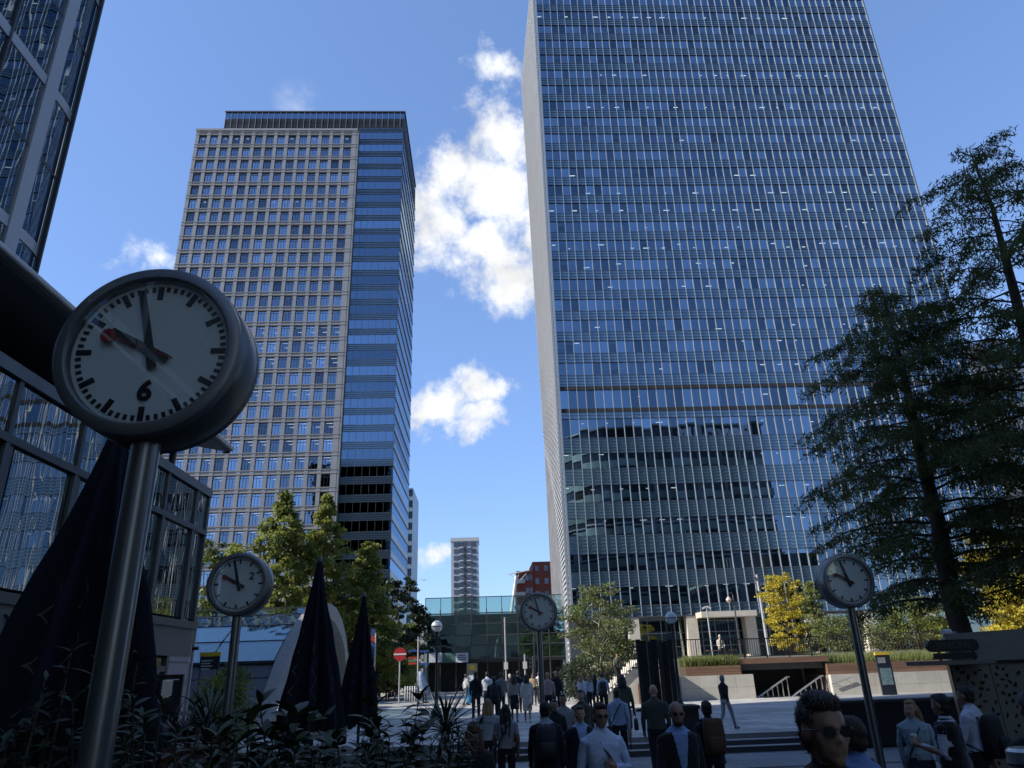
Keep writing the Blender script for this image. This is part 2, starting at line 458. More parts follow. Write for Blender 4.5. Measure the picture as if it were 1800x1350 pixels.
for (z0, z1) in wins:
    upperf = z0 > 46
    row_light = RND.random() < .62
    lx = RND.choice([2, 2, 3]); lph = RND.randint(0, 2); ly = RND.uniform(.8, 3.2); runs = RND.random()
    for b in range(NB):
        xc = RX0 + (b + .5) * BAY
        ms.append(TRS((xc, RY + .12, (z0 + z1) / 2), (BAY - .06, .03, z1 - z0 - .04), (rad(RND.gauss(0, .10)), 0, rad(RND.gauss(0, .13)))))
        r = RND.random()
        if upperf and r < .42:
            h = RND.choice([.25, .4, .55, .98, .98]) * (z1 - z0)
            blinds.box(xc - BAY / 2 + .06, xc + BAY / 2 - .06, RY + .26, RY + .29, z1 - h, z1 - .03)
        elif not upperf and r < .22:
            blinds.box(xc - BAY / 2 + .06, xc + BAY / 2 * RND.choice([-.2, .9]), RY + .5, RY + .56, z0 + .05, z1 - .03)
        if row_light and b % lx == lph % lx and RND.random() < (.85 if runs > .5 else .35) and z0 < 128:
            jx = RND.uniform(-.25, .25); hw = RND.choice([.14, .3, .42, .55]); dy = RND.choice([0, 0, 1.2])
            lights.box(xc + jx - hw, xc + jx + hw, RY + ly + dy, RY + ly + dy + .14, z1 + .02, z1 + .07)
pieces(tr, 'window_pane', pane, ms)
blinds.build('window_blinds', m_blind, tr, kind='stuff')
lights.build('ceiling_lights', m_light, tr, kind='stuff')
zs = [8.6] + [z for wz in wins for z in wz] + [140.5]
for i in range(0, len(zs), 2):
    z0, z1 = zs[i], zs[i + 1]
    if z1 - z0 < .05: continue
    mech = (abs(z1 - 40.78) < .1 or abs(z0 - 44.05) < .1)
    s_ = MB().box(RX0, RX1, RY + .02, RY + .35, z0, z1).build('spandrel_band', m_sp_r, tr)
    n = 4 if z1 - z0 < 2 else 6
    for a in range(n):
        zc = z0 + (z1 - z0) * a / (n - 1); hw = .05 if a in (0, n - 1) else .03
        MB().box(RX0, RX1, RY - .06, RY + .05, zc - hw, zc + hw).build('rib', M('rib_grey', (.075, .10, .125), .45, metal=.3), s_)
    if mech:
        zz = z1 - .62 if abs(z1 - 40.78) < .1 else z0
        MB().box(RX0, RX1, RY - .10, RY + .03, zz, zz + .62).build('dark_vent', M('vent_black', (.02, .02, .02), .8), tr)
    MB().box(RX0 + .1, RX1 - .1, RY + .36, RY + 6, z0 + .1, z1 - .0).build('floor_slab', m_ceil, tr)
for b in range(NB + 1):
    x = RX0 + b * BAY
    MB().box(x - .045, x + .045, RY - .15, RY + .11, 8.6, 140.5).build('mullion', m_mull, tr)
MB().box(RX0 + .2, RX1 - .2, RY + 6.01, RY + 33, 2.6, 140).build('core', m_int, tr)
MB().box(RX0 - .3, RX1 + .3, RY - .2, RY + 33.5, 140.5, 141.3).build('roof', m_mull_d, tr)
MB().box(RX1 - .05, RX1 + .4, RY + .02, RY + 33, 2.5, 140.5).build('side_wall', m_mull, tr)
# louvred side facing the street
m_louv = M('louvre_metal', (.42, .42, .415), .5, metal=.2, var=.07, nscale=.2)
BY = 141.0
xt, xm, xb = onY(921, 190, BY).x, onY(957, 760, BY).x, onY(984, 1080, BY).x
zt_, zm_, zb_ = onY(921, 190, BY).z, onY(957, 760, BY).z, onY(984, 1080, BY).z
def xback(z):
    if z > zm_: return xm + (xt - xm) * (z - zm_) / (zt_ - zm_)
    return xb + (xm - xb) * (z - zb_) / (zm_ - zb_)
sw = MB()
zz = [2.5 + i * 6 for i in range(24)]
vs = []; fs = []
for i, z in enumerate(zz):
    vs += [(RX0 - .02, RY + .4, z), (xback(z), BY, z)]
    if i: fs.append((2 * i - 2, 2 * i - 1, 2 * i + 1, 2 * i))
sw.add(vs, fs)
side = sw.build('louvred_side', m_louv, tr, fix=False)
sl = MB(); z = 3.0
while z < 140:
    a = Vector((RX0 - .02, RY + .4, z)); b = Vector((xback(z), BY, z))
    n_ = Vector((-(b - a).y, (b - a).x, 0)).normalized()
    if n_.x > 0: n_ = -n_
    e = n_ * .34
    sl.add([a, b, b + e, a + e, a + Vector((0, 0, .1)), b + Vector((0, 0, .1)), b + e + Vector((0, 0, .34)), a + e + Vector((0, 0, .34))],
           [(0, 1, 2, 3), (7, 6, 5, 4), (3, 2, 6, 7), (0, 3, 7, 4), (1, 5, 6, 2)])
    z += .82
sl.build('louvre_slats', m_louv, side, kind='stuff')
for k in range(2):
    MB().box(RX0 - .62 + .42 * k, RX0 - .30 + .42 * k, RY - .32 + .3 * (1 - k), RY + .1 + .3 * (1 - k), 5.5, 140.5).build('corner_fin', m_mull, tr)
# base: stone columns, lobby glazing, canopy
m_col = M('sandstone', (.50, .45, .36), .75, var=.1, nscale=1.2, bump=.1)
m_gl_lobby = GLASS('lobby_glass', (.45, .52, .50), (.75, .85, .85), .30, edge=.4)
TER = 2.62
for px in (1010, 1114, 1217, 1320, 1425, 1530, 1640):
    p = onY(px, 1110, RY - .4)
    MB().box(p.x - .78, p.x + .78, RY - .9, RY + .7, TER, 8.45).build('column', m_col if px > 1050 else m_mull_d, tr)
MB().box(RX0, RX1, RY - 1.0, RY + 1.2, 8.45, 8.62).build('soffit', m_mull_d, tr)
lob = MB().box(RX0 + 1, RX1 - 1, RY + 1.4, RY + 1.45, TER, 8.45).build('lobby_glazing', m_gl_lobby, tr)
for i in range(34): MB().box(RX0 + 1 + i * 2, RX0 + 1.08 + i * 2, RY + 1.3, RY + 1.395, TER, 8.45).build('lobby_mullion', m_mull, lob)
for z in (4.4, 6.3, 8.2): MB().box(RX0 + 1, RX1 - 1, RY + 1.28, RY + 1.398, z, z + .08).build('lobby_rail', m_mull, lob)
a, b = onY(1229, 1076, RY - 3), onY(1327, 1084, RY - 3)
MB().box(a.x, b.x, RY - 4, RY - 1.01, a.z - .75, a.z).build('canopy', m_col, tr)

# ------------------------------------------------------------------ left tower
m_stone = M('grey_pink_stone', (.19, .197, .21), .75, var=.14, nscale=.35, obj_var=.07)
m_stone2 = M('stone_joint_ledge', (.26, .24, .22), .75)
m_gl_l = GLASS('stone_tower_glass', (.42, .46, .50), (.66, .80, 1.0), .30, rand=.6, wavy=.010, wscale=(.9, .9, .9), edge=.3)
m_fr = M('window_frame_dark', (.06, .065, .075), .5, metal=.2)
LY, LX0, LX1, CX0, CX1 = 140.0, -67.05, -28.75, -28.4, -17.7
tl = thing('stone_office_tower', 'stone clad office tower with square windows, glazed corner and louvred penthouse', 'tower', (-45, LY, UP))
wm = MB()
wm.mat(0).box(-.5, .5, -.02, .02, -.5, .5)
wm.mat(1).box(-.5, .5, -.10, -.03, .44, .5).box(-.5, .5, -.10, -.03, -.5, -.46).box(-.17, -.14, -.08, -.025, -.5, .44).box(.15, .18, -.08, -.025, -.5, .28).box(-.5, .5, -.08, -.024, .26, .29)
wmesh = wm.mesh('tower_window', [m_gl_l, m_fr])
ms = []; lights = MB(); blinds = MB()
FH = 3.66
for k in range(32):
    zt = 123.64 - FH * k; z0 = zt - 2.75
    on = RND.random() < (.3 if k < 14 else .85)
    for c in range(14):
        xc = LX0 + .78 + .93 + 2.65 * c
        ms.append(TRS((xc, LY + .33, (z0 + zt) / 2), (1.86, 1, 2.75), (rad(RND.gauss(0, .25)), 0, rad(RND.gauss(0, .3)))))
        if on and RND.random() < .75:
            for q in range(2 if k > 13 else 1):
                lights.box(xc - .75, xc + .55 if k > 13 else xc - .2, LY + 1.2 + 2.2 * q, LY + 1.32 + 2.2 * q, zt - .12, zt - .06)
        if RND.random() < .25:
            h = RND.choice([.4, .7, 1.3, 2.7]); blinds.box(xc - .9, xc + .9, LY + .5, LY + .53, zt - h, zt)
    MB().box(LX0, LX1, LY, LY + .5, zt, zt + FH - 2.75).build('stone_band', m_stone, tl)
    MB().box(LX0 - .1, LX1 + .02, LY - .15, LY, zt + .02, zt + .14).box(LX0 - .1, LX1 + .02, LY - .15, LY, zt + FH - 2.88, zt + FH - 2.76).build('ledge', m_stone2, tl)
    MB().box(LX0 + .35, CX0 - .4, LY + .7, LY + 8, zt, zt + .9).build('floor_slab', m_ceil, tl)
pieces(tl, 'window', wmesh, ms)
lights.build('ceiling_lights', m_light, tl, kind='stuff'); blinds.build('window_blinds', m_blind, tl, kind='stuff')
for c in range(15):
    x0 = LX0 + (0 if c == 0 else .78 + 1.86 + 2.65 * (c - 1)); x1 = LX0 + .78 + 2.65 * c if c < 14 else LX1
    MB().box(x0, x1, LY - .08, LY + .5, 4, 124.9).build('pier', m_stone, tl)
MB().box(LX0 - .15, LX1 + .15, LY - .2, LY + 12, 124.9, 125.5).build('parapet', m_stone, tl)
MB().box(LX0 + .2, CX1 - .3, LY + 8.01, LY + 32, 1, 124.5).build('core', m_int, tl)
MB().box(LX0 - .05, LX0 + .3, LY + .5, LY + 30, 1, 124.9).build('side_wall', m_stone, tl)
# glazed corner: ribbon windows between dark horizontal fins
m_gl_c = GLASS('corner_glass', (.36, .43, .52), (.55, .76, 1.0), .28, wavy=.004, edge=.3, rand=.4)
for k in range(33):
    zt = 125.2 - FH * k
    MB().box(CX0, CX1, LY + .75, LY + .80, zt - 2.15, zt - .1).build('ribbon_window', m_gl_c, tl)
    for dz in (-.02, .42, .86, 1.32):
        MB().box(CX0, CX1 + .25, LY + .60, LY + .74, zt + dz, zt + dz + .07).build('sunshade_fin', m_mull_d, tl)
    MB().box(CX0, CX1, LY + .745, LY + .95, zt - .1, zt + 1.51).build('spandrel_band', m_sp_r, tl)
    for a in range(8): MB().box(CX0 + a * 1.5, CX0 + a * 1.5 + .05, LY + .68, LY + .75, zt - 2.15, zt - .03).build('mullion', m_mull_d, tl)
    MB().box(CX0 + .12, CX1 - .06, LY + .96, LY + 8, zt - .02, zt + 1.45).build('corner_slab', m_ceil, tl)
    MB().box(CX1 - .05, CX1, LY + .96, LY + 33, zt - 2.15, zt - .1).build('side_ribbon_window', m_gl_c, tl)
    MB().box(CX1 - .04, CX1 + .02, LY + .96, LY + 33, zt - .1, zt + 1.51).build('side_spandrel', M('side_spandrel_metal', (.22, .23, .25), .35, metal=.3), tl)
    MB().box(CX1 + .02, CX1 + .14, LY + .96, LY + 33, zt + .02, zt + .14).build('side_fin', m_mull_d, tl)
MB().box(CX0 - .32, CX0 + .1, LY - .05, LY + .9, 4, 125).build('corner_pier', m_stone, tl)
# penthouse
PX0 = onY(398, 192, LY + 1).x
MB().box(PX0, CX1 + .2, LY + 1.2, LY + 1.3, 129.7, 131.6).build('penthouse_glass', m_gl_c, tl)
MB().box(PX0 + .6, CX1 - .4, LY + 4, LY + 30, 125.4, 131.2).build('plant_room', m_int, tl)
for i in range(11): MB().box(PX0, CX1 + .2, LY + 1.1, LY + 1.45, 125.55 + i * .38, 125.68 + i * .38).build('louvre', m_mull_d, tl)
MB().box(CX1 + .1, CX1 + .2, LY + 1.46, LY + 31, 129.7, 131.6).build('penthouse_side_glass', m_gl_c, tl)
for i in range(11): MB().box(CX1 - .1, CX1 + .2, LY + 1.46, LY + 31, 125.55 + i * .38, 125.68 + i * .38).build('side_louvre', m_mull_d, tl)
for i in range(30): MB().box(PX0 + i * 1.47, PX0 + i * 1.47 + .08, LY + 1.0, LY + 1.19, 125.4, 131.6).build('penthouse_post', M('pale_metal', (.25, .26, .28), .5, metal=.3), tl)
MB().box(PX0 - .2, CX1 + .4, LY + .9, LY + 31, 131.6, 131.9).build('roof', m_mull_d, tl)
# ------------------------------------------------------------------ curved glass tower on the left
m_band = M('pale_grey_cladding', (.42, .42, .44), .4, metal=.3, var=.05, nscale=.3)
m_gl_dark = GLASS('dark_curtain_glass', (.30, .35, .40), (.75, .85, .95), .34, wavy=.006, wscale=(.9, .9, .22), edge=.45)
ct = thing('curved_glass_tower', 'dark glass tower with rounded corner and pale grey framing strips', 'tower', (-20, 10, NEAR))
TX, TYE, CRAD = -13.5, 21.2, 2.4      # facade plane, far end, corner radius
def ct_path(off=0.0):
    """plan of the facade: straight along Y, then a quarter round turning to -X"""
    pts = [(TX + off, y) for y in (-45, -30, -15, -8, -4, 0, 3, 6, 9, 12, 15, TYE - CRAD)]
    for i in range(1, 13):
        a = math.pi / 2 * i / 12
        pts.append((TX - CRAD + (CRAD + off) * math.cos(a), TYE - CRAD + (CRAD + off) * math.sin(a)))
    pts += [(-22, TYE + off), (-34, TYE + off)]
    return pts
def strip(mb, off0, off1, z0, z1, i0=0, i1=None):
    P0, P1 = ct_path(off0)[i0:i1], ct_path(off1)[i0:i1]
    n = len(P0); vs = []
    for (a, b) in zip(P0, P1): vs += [(a[0], a[1], z0), (b[0], b[1], z0), (b[0], b[1], z1), (a[0], a[1], z1)]
    fs = []
    for i in range(n - 1):
        for k in range(4): fs.append((4 * i + k, 4 * i + (k + 1) % 4, 4 * i + 4 + (k + 1) % 4, 4 * i + 4 + k))
    fs += [(0, 1, 2, 3), (4 * n - 1, 4 * n - 2, 4 * n - 3, 4 * n - 4)]
    mb.add(vs, fs)
zl = onX(115, 277, TX).z
base = 17.6
for k in range(-5, 22):
    z0 = base + 2.62 * k
    q = MB(); strip(q, -.02, .02, z0 + .06, z0 + 2.56); q.build('glass_band', m_gl_dark, ct, smooth=True)
    q = MB()
    big = k % 2 == 0
    strip(q, -.06, .05 if big else .03, z0 + 2.56 - (.26 if big else .0), z0 + 2.66); q.build('floor_band', m_band if big else m_mull_d, ct)
    q = MB(); strip(q, -7.0, -.3, z0 + 2.45, z0 + 2.6, 0, 12); q.build('floor_slab', m_ceil, ct)
ys_ = onX(101, 100, TX).y
for y in [ys_ - 6.3 * k for k in range(7)]:
    MB().box(TX - .05, TX + .1, y - .26, y + .26, 2, 75).build('vertical_strip', m_band, ct)
for y in [ys_ + 1.35] + [ys_ - 6.3 * k - 2.1 * j for k in range(6) for j in (1, 2)]:
    MB().box(TX - .04, TX + .09, y, y + .07, 2, 75).build('mullion', m_mull_d, ct)
for i in range(3):
    a = math.pi / 2 * (i + .7) / 3.4; c = Vector((TX - CRAD + (CRAD + .03) * math.cos(a), TYE - CRAD + (CRAD + .03) * math.sin(a), 0))
    MB().tube([(c.x, c.y, 2), (c.x, c.y, 75)], .05, 6).build('mullion', m_mull, ct)
MB().box(-60, TX - 7, -45, TYE - 1.2, .2, 74).build('core', m_int, ct)
MB().box(-62, TX - 2.6, TYE - 1.25, TYE - 1.2, .2, 74).box(-62, TX, -46, TYE - CRAD, 74, 75).build('roof', m_mull_d, ct)

# ------------------------------------------------------------------ bar pavilion with overhanging eave
m_pframe = M('pavilion_frame', (.085, .09, .10), .4, metal=.5, var=.08)
m_pglass = GLASS('pavilion_glass', (.30, .32, .33), (.85, .9, .92), .42, wavy=.011, wscale=(1.6, 1.6, .22), edge=.35)
m_pier = M('pink_granite', (.36, .30, .29), .6, var=.14, nscale=18, bump=.05, obj_var=.06)
m_wood = M('warm_timber', (.20, .095, .05), .55, var=.3, nscale=3, stretch=(1, 1, .15), bump=.1)
pv = thing('bar_pavilion', 'two storey glazed bar pavilion with dark frames and deep metal eave', 'building', (-7, 10, NEAR))
FX, FE = -7.0, 18.35
zs0, zt0, zm0 = 3.72, 6.76, 5.84
MB().box(-14.4, FX - .3, -14, FE - .1, .2, 6.9).build('interior', M('bar_interior', (.055, .05, .045), .8, var=.4, nscale=.8), pv)
bayw = [.8, 1.7, 1.7, 1.9, 1.9, 1.9, 1.9, 1.9, 1.9, 1.9, 1.9]
yy = FE
bays = []
for b in bayw:
    bays.append((yy - b, yy)); yy -= b
for i, (y0, y1) in enumerate(bays):
    MB().box(FX - .1, FX + .06, y1 - .05, y1 + .05, zs0, zt0).build('upper_post', m_pframe, pv)
    m = place('pane', MB().box(-.02, .02, -.5, .5, -.5, .5).mesh('pavilion_pane', m_pglass) if i == 0 else pmesh, pv, Matrix.Translation(-OFF[pv.name]) @ TRS((FX, (y0 + y1) / 2, (zm0 + zt0) / 2 + .02), (1, y1 - y0 - .1, zt0 - zm0 - .12), (0, rad(RND.uniform(-.4, .4)), rad(RND.uniform(-.5, .5)))))
    if i == 0: pmesh = m.data
    place('pane', pmesh, pv, Matrix.Translation(-OFF[pv.name]) @ TRS((FX - .03, (y0 + y1) / 2 + .1, (zs0 + zm0) / 2), (1, y1 - y0 - .35, zm0 - zs0 - .14), (0, rad(RND.uniform(-.4, .4)), rad(RND.uniform(-.5, .5)))))
    MB().box(FX - .08, FX + .02, y0 + .05, y0 + .2, zs0, zm0 - .05).build('sash', m_pframe, pv)
MB().box(FX - .1, FX + .09, yy, FE + .05, zt0, zt0 + .2).build('top_rail', M('grey_rail', (.16, .165, .175), .4, metal=.5), pv)
MB().box(FX - .1, FX + .07, yy, FE + .04, zm0 - .05, zm0 + .07).build('transom', m_pframe, pv)
MB().box(FX - .12, FX + .12, yy, FE + .06, zs0 - .16, zs0).build('sill', m_pframe, pv)
MB().box(FX - .1, FX + .05, yy, FE + .03, 2.95, zs0 - .16).build('fascia', M('fascia_grey', (.12, .12, .12), .5, metal=.3), pv)
MB().box(FX + .05, FX + .11, yy, 12.9, 2.98, 3.03).build('sign_ledge', M('copper_strip', (.42, .24, .14), .35, metal=.7), pv)
# ground floor: doors, posts, stone pier
MB().box(FX - .1, FX + .04, FE - 1.15, FE + .02, NEAR, 2.95).build('stone_pier', m_pier, pv)
for i in range(6):
    MB().box(FX - .05, FX + .055, FE - 1.15, FE + .02, .62 + .44 * i, .635 + .44 * i).build('stone_course', M('stone_gap', (.2, .17, .165), .8), pv)
gy = FE - 1.2
i = 0
while gy > yy + 1:
    w_ = 1.35 if i % 3 else 1.0
    place('pane', pmesh, pv, Matrix.Translation(-OFF[pv.name]) @ TRS((FX - .04, gy - w_ / 2, 1.75), (1, w_ - .2, 2.3), (0, 0, rad(RND.uniform(-.6, .6)))))
    MB().box(FX - .08, FX + .05, gy - .09, gy, NEAR, 2.95).build('door_post', m_pframe, pv)
    MB().box(FX - .08, FX + .04, gy - w_, gy - .09, 2.62, 2.74).build('door_head', m_pframe, pv)
    gy -= w_; i += 1
# lettering on the fascia
tm = text_mesh('THE ALCHEMIST', .38, M('sign_letters', (.16, .13, .11), .4, metal=.7), .02)
p1 = onX(5, 1060, FX); 
lt = place('sign_lettering', tm, pv)
yc = onX(45, 1068, FX).y
wid = max(v.co.x for v in tm.vertices) - min(v.co.x for v in tm.vertices)
lt.matrix_local = Matrix.Translation(-OFF[pv.name]) @ Matrix.Translation((FX + .08, yc - .55 + wid / 2, 3.28)) @ Matrix(((0, 0, 1, 0), (1, 0, 0, 0), (0, 1, 0, 0), (0, 0, 0, 1)))
# eave: wing with rounded metal edge, soffit panels, slim columns
EX, EZ, EEND = -6.35, 7.86, 17.8
m_eave = M('eave_metal', (.50, .50, .49), .3, metal=.6, var=.05)
m_soff = M('eave_soffit', (.30, .30, .31), .6, var=.06, nscale=.6)
MB().prism([(EX, EZ - .05), (EX + .02, EZ + .05), (EX - .1, EZ + .16), (-9.6, EZ + .75), (-9.6, EZ + .6), (EX - .1, EZ - .06)], -14, EEND, 'y').build('eave', m_soff, pv)
for k in range(13):
    y1 = EEND - 2.4 * k
    MB().tube([(EX + .02, y1 - 2.385, EZ + .02), (EX + .02, y1, EZ + .02)], .062, 10).build('eave_edge', m_eave, pv, smooth=True)
for k in range(11):
    y1 = EEND - 2.4 * k
    MB().box(EX - .2, EX - .04, y1 - .03, y1 - .005, EZ - .1, EZ - .06).build('soffit_joint', m_pframe, pv)
for y in (17.0, 13.4, 9.8, 6.2):
    MB().tube([(-7.45, y, 6.9), (-7.45, y, EZ + .3)], .085, 10).build('eave_column', m_pframe, pv, smooth=True)
MB().box(-14, FX - .6, -14, FE - .6, 6.95, 7.35).build('roof_slab', m_pframe, pv)
MB().box(-12.5, -8.9, -14, 16.4, 7.36, 8.9).build('roof_plant', m_mull_d, pv)

# ------------------------------------------------------------------ station dome
m_dglass = GLASS('dome_glass', (.55, .66, .68), (.80, .95, 1.0), .24, edge=.45, wavy=.01)
m_conc = M('pale_concrete', (.27, .26, .25), .75, var=.14, nscale=2.5, bump=.08)
m_slate = M('dark_slate', (.085, .08, .10), .6, var=.25, nscale=7, bump=.1)
dm = thing('station_dome', 'glass vaulted station entrance with pale concrete arch and slate wall', 'station entrance', (-12, 36, UP))
DX0, DX1 = -24.0, -8.3
prof = [(28.3, UP), (29.6, 1.7), (31.0, 2.98), (32.4, 3.85), (33.8, 4.55), (35.2, 5.1), (36.8, 5.5), (38.5, 5.68), (40.2, 5.6), (42.0, 5.1), (43.6, 4.2), (45.0, 2.6), (45.8, UP)]
gp = []
for i in range(2, 11):
    (ya, za), (yb, zb) = prof[i], prof[i + 1]
    for k in range(6):
        xa = DX0 + k * 2.6; xb = xa + 2.6
        q = MB().add([(xa + .04, ya, za), (xb - .04, ya, za), (xb - .04, yb, zb), (xa + .04, yb, zb), (xa + .04, ya, za - .03), (xb - .04, ya, za - .03), (xb - .04, yb, zb - .03), (xa + .04, yb, zb - .03)],
                     [(0, 1, 2, 3), (7, 6, 5, 4), (0, 4, 5, 1), (1, 5, 6, 2), (2, 6, 7, 3), (3, 7, 4, 0)])
        q.build('glass_panel', m_dglass, dm)
    MB().bar((DX0, ya, za - .04), (DX1, ya, za - .04), .07, .1).build('purlin', m_pframe, dm)
for k in range(7):
    xa = DX0 + k * 2.6
    MB().tube([(xa, y, z - .28) for (y, z) in prof[2:12]], .11, 8).build('rib', m_mull, dm, smooth=True)
MB().add([(DX0, 28.3, UP), (DX1, 28.3, UP), (DX1, 31, 2.95), (DX0, 31, 2.95), (DX0, 31.2, UP), (DX1, 31.2, UP), (DX0, 31.2, 2.95), (DX1, 31.2, 2.95)],
         [(0, 1, 2, 3), (5, 4, 6, 7), (3, 2, 7, 6), (1, 5, 7, 2), (4, 0, 3, 6)]).build('slate_wall', m_slate, dm)
for z in (1.1, 1.75, 2.4):
    t = (z - UP) / (2.95 - UP); y = 28.3 + 2.7 * t
    MB().box(DX0, DX1, y - .03, y + .02, z - .012, z + .012).build('wall_joint', m_pframe, dm)
MB().box(DX0, DX1 + .02, 30.86, 31.12, 2.93, 3.03).build('gutter', m_pframe, dm)
inner = [(y + (.55 if y < 37 else -.55) * (1 if z < 4.6 else .4), z - (.6 if z > 4.4 else .25)) for (y, z) in prof]
arch = MB()
n = len(prof)
vs = []
for x in (DX1, DX1 + .45):
    vs += [(x, y - (.12 if y < 37 else -.12), z + .12 if z > UP else UP - .05) for (y, z) in prof] + [(x, y, z if z > UP - .01 + .2 else UP - .05) for (y, z) in inner]
fs = []
for i in range(n - 1):
    fs += [(i, i + 1, n + i + 1, n + i), (2 * n + i + 1, 2 * n + i, 3 * n + i, 3 * n + i + 1), (i, 2 * n + i, 2 * n + i + 1, i + 1), (n + i + 1, 3 * n + i + 1, 3 * n + i, n + i)]
arch.add(vs, fs).build('concrete_arch', m_conc, dm, smooth=True)
MB().box(DX0 + 1, DX1 - .5, 31.4, 44, UP, UP + .05).build('dark_floor', m_int, dm)

# ------------------------------------------------------------------ glass bridge building ahead, far towers
m_gl_g = GLASS('green_glass', (.66, .82, .82), (.65, .90, .95), .34, rand=.3, wavy=.006, edge=.4)
GY = 75.0
g0, g1 = onY(747, 1080, GY).x, onY(990, 1080, GY).x
gt, gr = onY(860, 1076, GY).z, onY(860, 1055, GY).z
gb = thing('glass_bridge_building', 'dark green glass building with roof balustrade closing the street', 'building', ((g0 + g1) / 2, GY, UP))
nb = 9; bw = (g1 - g0) / nb
pm = unit_box('bridge_pane', m_gl_g)
rows = [3.3, 4.55, 5.5, 6.6, 7.6]
ms = []
for i in range(nb):
    for a, b in zip(rows[:-1], rows[1:]):
        ms.append(TRS((g0 + (i + .5) * bw, GY, (a + b) / 2), (bw - .08, .04, b - a - .08), (rad(RND.gauss(0, .3)), 0, rad(RND.gauss(0, .4)))))
pieces(gb, 'pane', pm, ms)
for i in range(nb + 1):
    MB().box(g0 + i * bw - .05, g0 + i * bw + .05, GY - .1, GY + .1, UP, 8.0).build('mullion', m_mull_d, gb)
for z in rows: MB().box(g0, g1, GY - .08, GY + .08, z - .05, z + .05).build('rail', m_mull_d, gb)
MB().box(g0, g1, GY - .05, GY + 1.2, 7.65, gt).build('roof_edge', M('dark_green_panel', (.03, .045, .045), .3, spec=.8), gb)
MB().box(g0, g0 + .25, GY - .12, GY + 18, UP, gt + .1).box(g1 - .25, g1, GY + .12, GY + 18, UP, gt).box(g0, g1, GY + 17, GY + 18, UP, gt).build('end_walls', M('bridge_inner_wall', (.28, .34, .35), .6), gb)
MB().box(g0, g1, GY + .1, GY + 17, 3.0, 3.25).box(g0, g1, GY + 1.2, GY + 17, gt - .35, gt - .1).build('deck', m_mull_d, gb)
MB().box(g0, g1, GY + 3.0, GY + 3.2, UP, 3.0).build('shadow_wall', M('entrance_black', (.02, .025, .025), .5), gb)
for i in range(nb):
    MB().box(g0 + i * bw + .03, g0 + (i + 1) * bw - .03, GY + .5, GY + .54, gt + .02, gr + .35).build('balustrade_glass', GLASS('rail_glass', (.75, .88, .86), (.8, .95, .95), .16), gb)
    MB().bar((g0 + i * bw, GY + .52, gt), (g0 + i * bw, GY + .52, gr + .42), .06).build('balustrade_post', m_mull_d, gb)
MB().box(g0, g1, GY + .48, GY + .56, gr + .35, gr + .43).build('balustrade_rail', m_mull_d, gb)
for (xa, xb) in ((754, 777), (777, 801), (801, 823)):
    a, b = onY(xa, 1150, GY - .2), onY(xb, 1164, GY - .2)
    MB().box(a.x, b.x, GY - .2, GY - .14, b.z, a.z + .1).build('banner', M('banner_white' if xa != 777 else 'banner_green', (.62, .65, .70) if xa != 777 else (.07, .16, .13), .6), gb)
a = onY(812, 1155, GY - .2)
for k, wd in enumerate((.75, .9, .8)):
    MB().box(a.x - wd / 2, a.x + wd / 2, GY - .215, GY - .2, a.z + .12 - .2 * k, a.z + .22 - .2 * k).build('banner_print', M('banner_ink', (.1, .12, .15), .7), gb)
a = onY(830, 1187, GY - 2)
MB().box(a.x - .5, a.x + .5, GY - 2.3, GY - 1.7, UP, 2.9).build('ticket_pillar', M('tan_panel', (.35, .29, .2), .6), gb)
MB().box(a.x - .25, a.x + .25, GY - 2.34, GY - 2.3, 2.3, 2.75).build('yellow_notice', M('notice_yellow', (.65, .48, .04), .5), gb)

# leaning white mast behind the bridge
q = thing('white_mast', 'white leaning tubular mast with stays behind the glass bridge building', 'mast', (9.8, 101, UP))
a, b = onY(889, 1160, 101), onY(907, 1012, 101)
MB().tube([(a.x, 101, UP), tuple(a), tuple(b)], [.38, .34, .16], 12).build('mast_tube', M('mast_white', (.62, .63, .62), .5), q, smooth=True)
c1_, c2_ = onY(893, 1010, 101), onY(930, 1002, 101)
MB().bar(tuple(c1_), tuple(c2_), .22, .12).build('cross_arm', M('mast_white', (.62, .63, .62), .5), q)
for px in (898, 912, 925):
    t = onY(px, 1008, 101); MB().tube([tuple(t), tuple(onY(907, 1028, 101))], .035, 5).build('stay', M('mast_white', (.6, .6, .6), .5), q)

def block(name, label, cat, x0, x1, y0, y1, z1, wallm, rows, cols, glassm, inset=.18, wfrac=(.62, .6), extra=None, z0=UP):
    t = thing(name, label, cat, ((x0 + x1) / 2, y0, UP))
    MB().box(x0, x1, y0, y1, UP - .2, z1).build('wall', wallm, t)
    bw = (x1 - x0) / cols; fh = (z1 - z0) / rows
    me = unit_box('far_window', glassm); ms = []
    for r in range(rows):
        for c in range(cols):
            ms.append(TRS((x0 + (c + .5) * bw, y0 - .02, z0 + (r + .55) * fh), (bw * wfrac[0], .12, fh * wfrac[1])))
    pieces(t, 'window', me, ms)
    return t
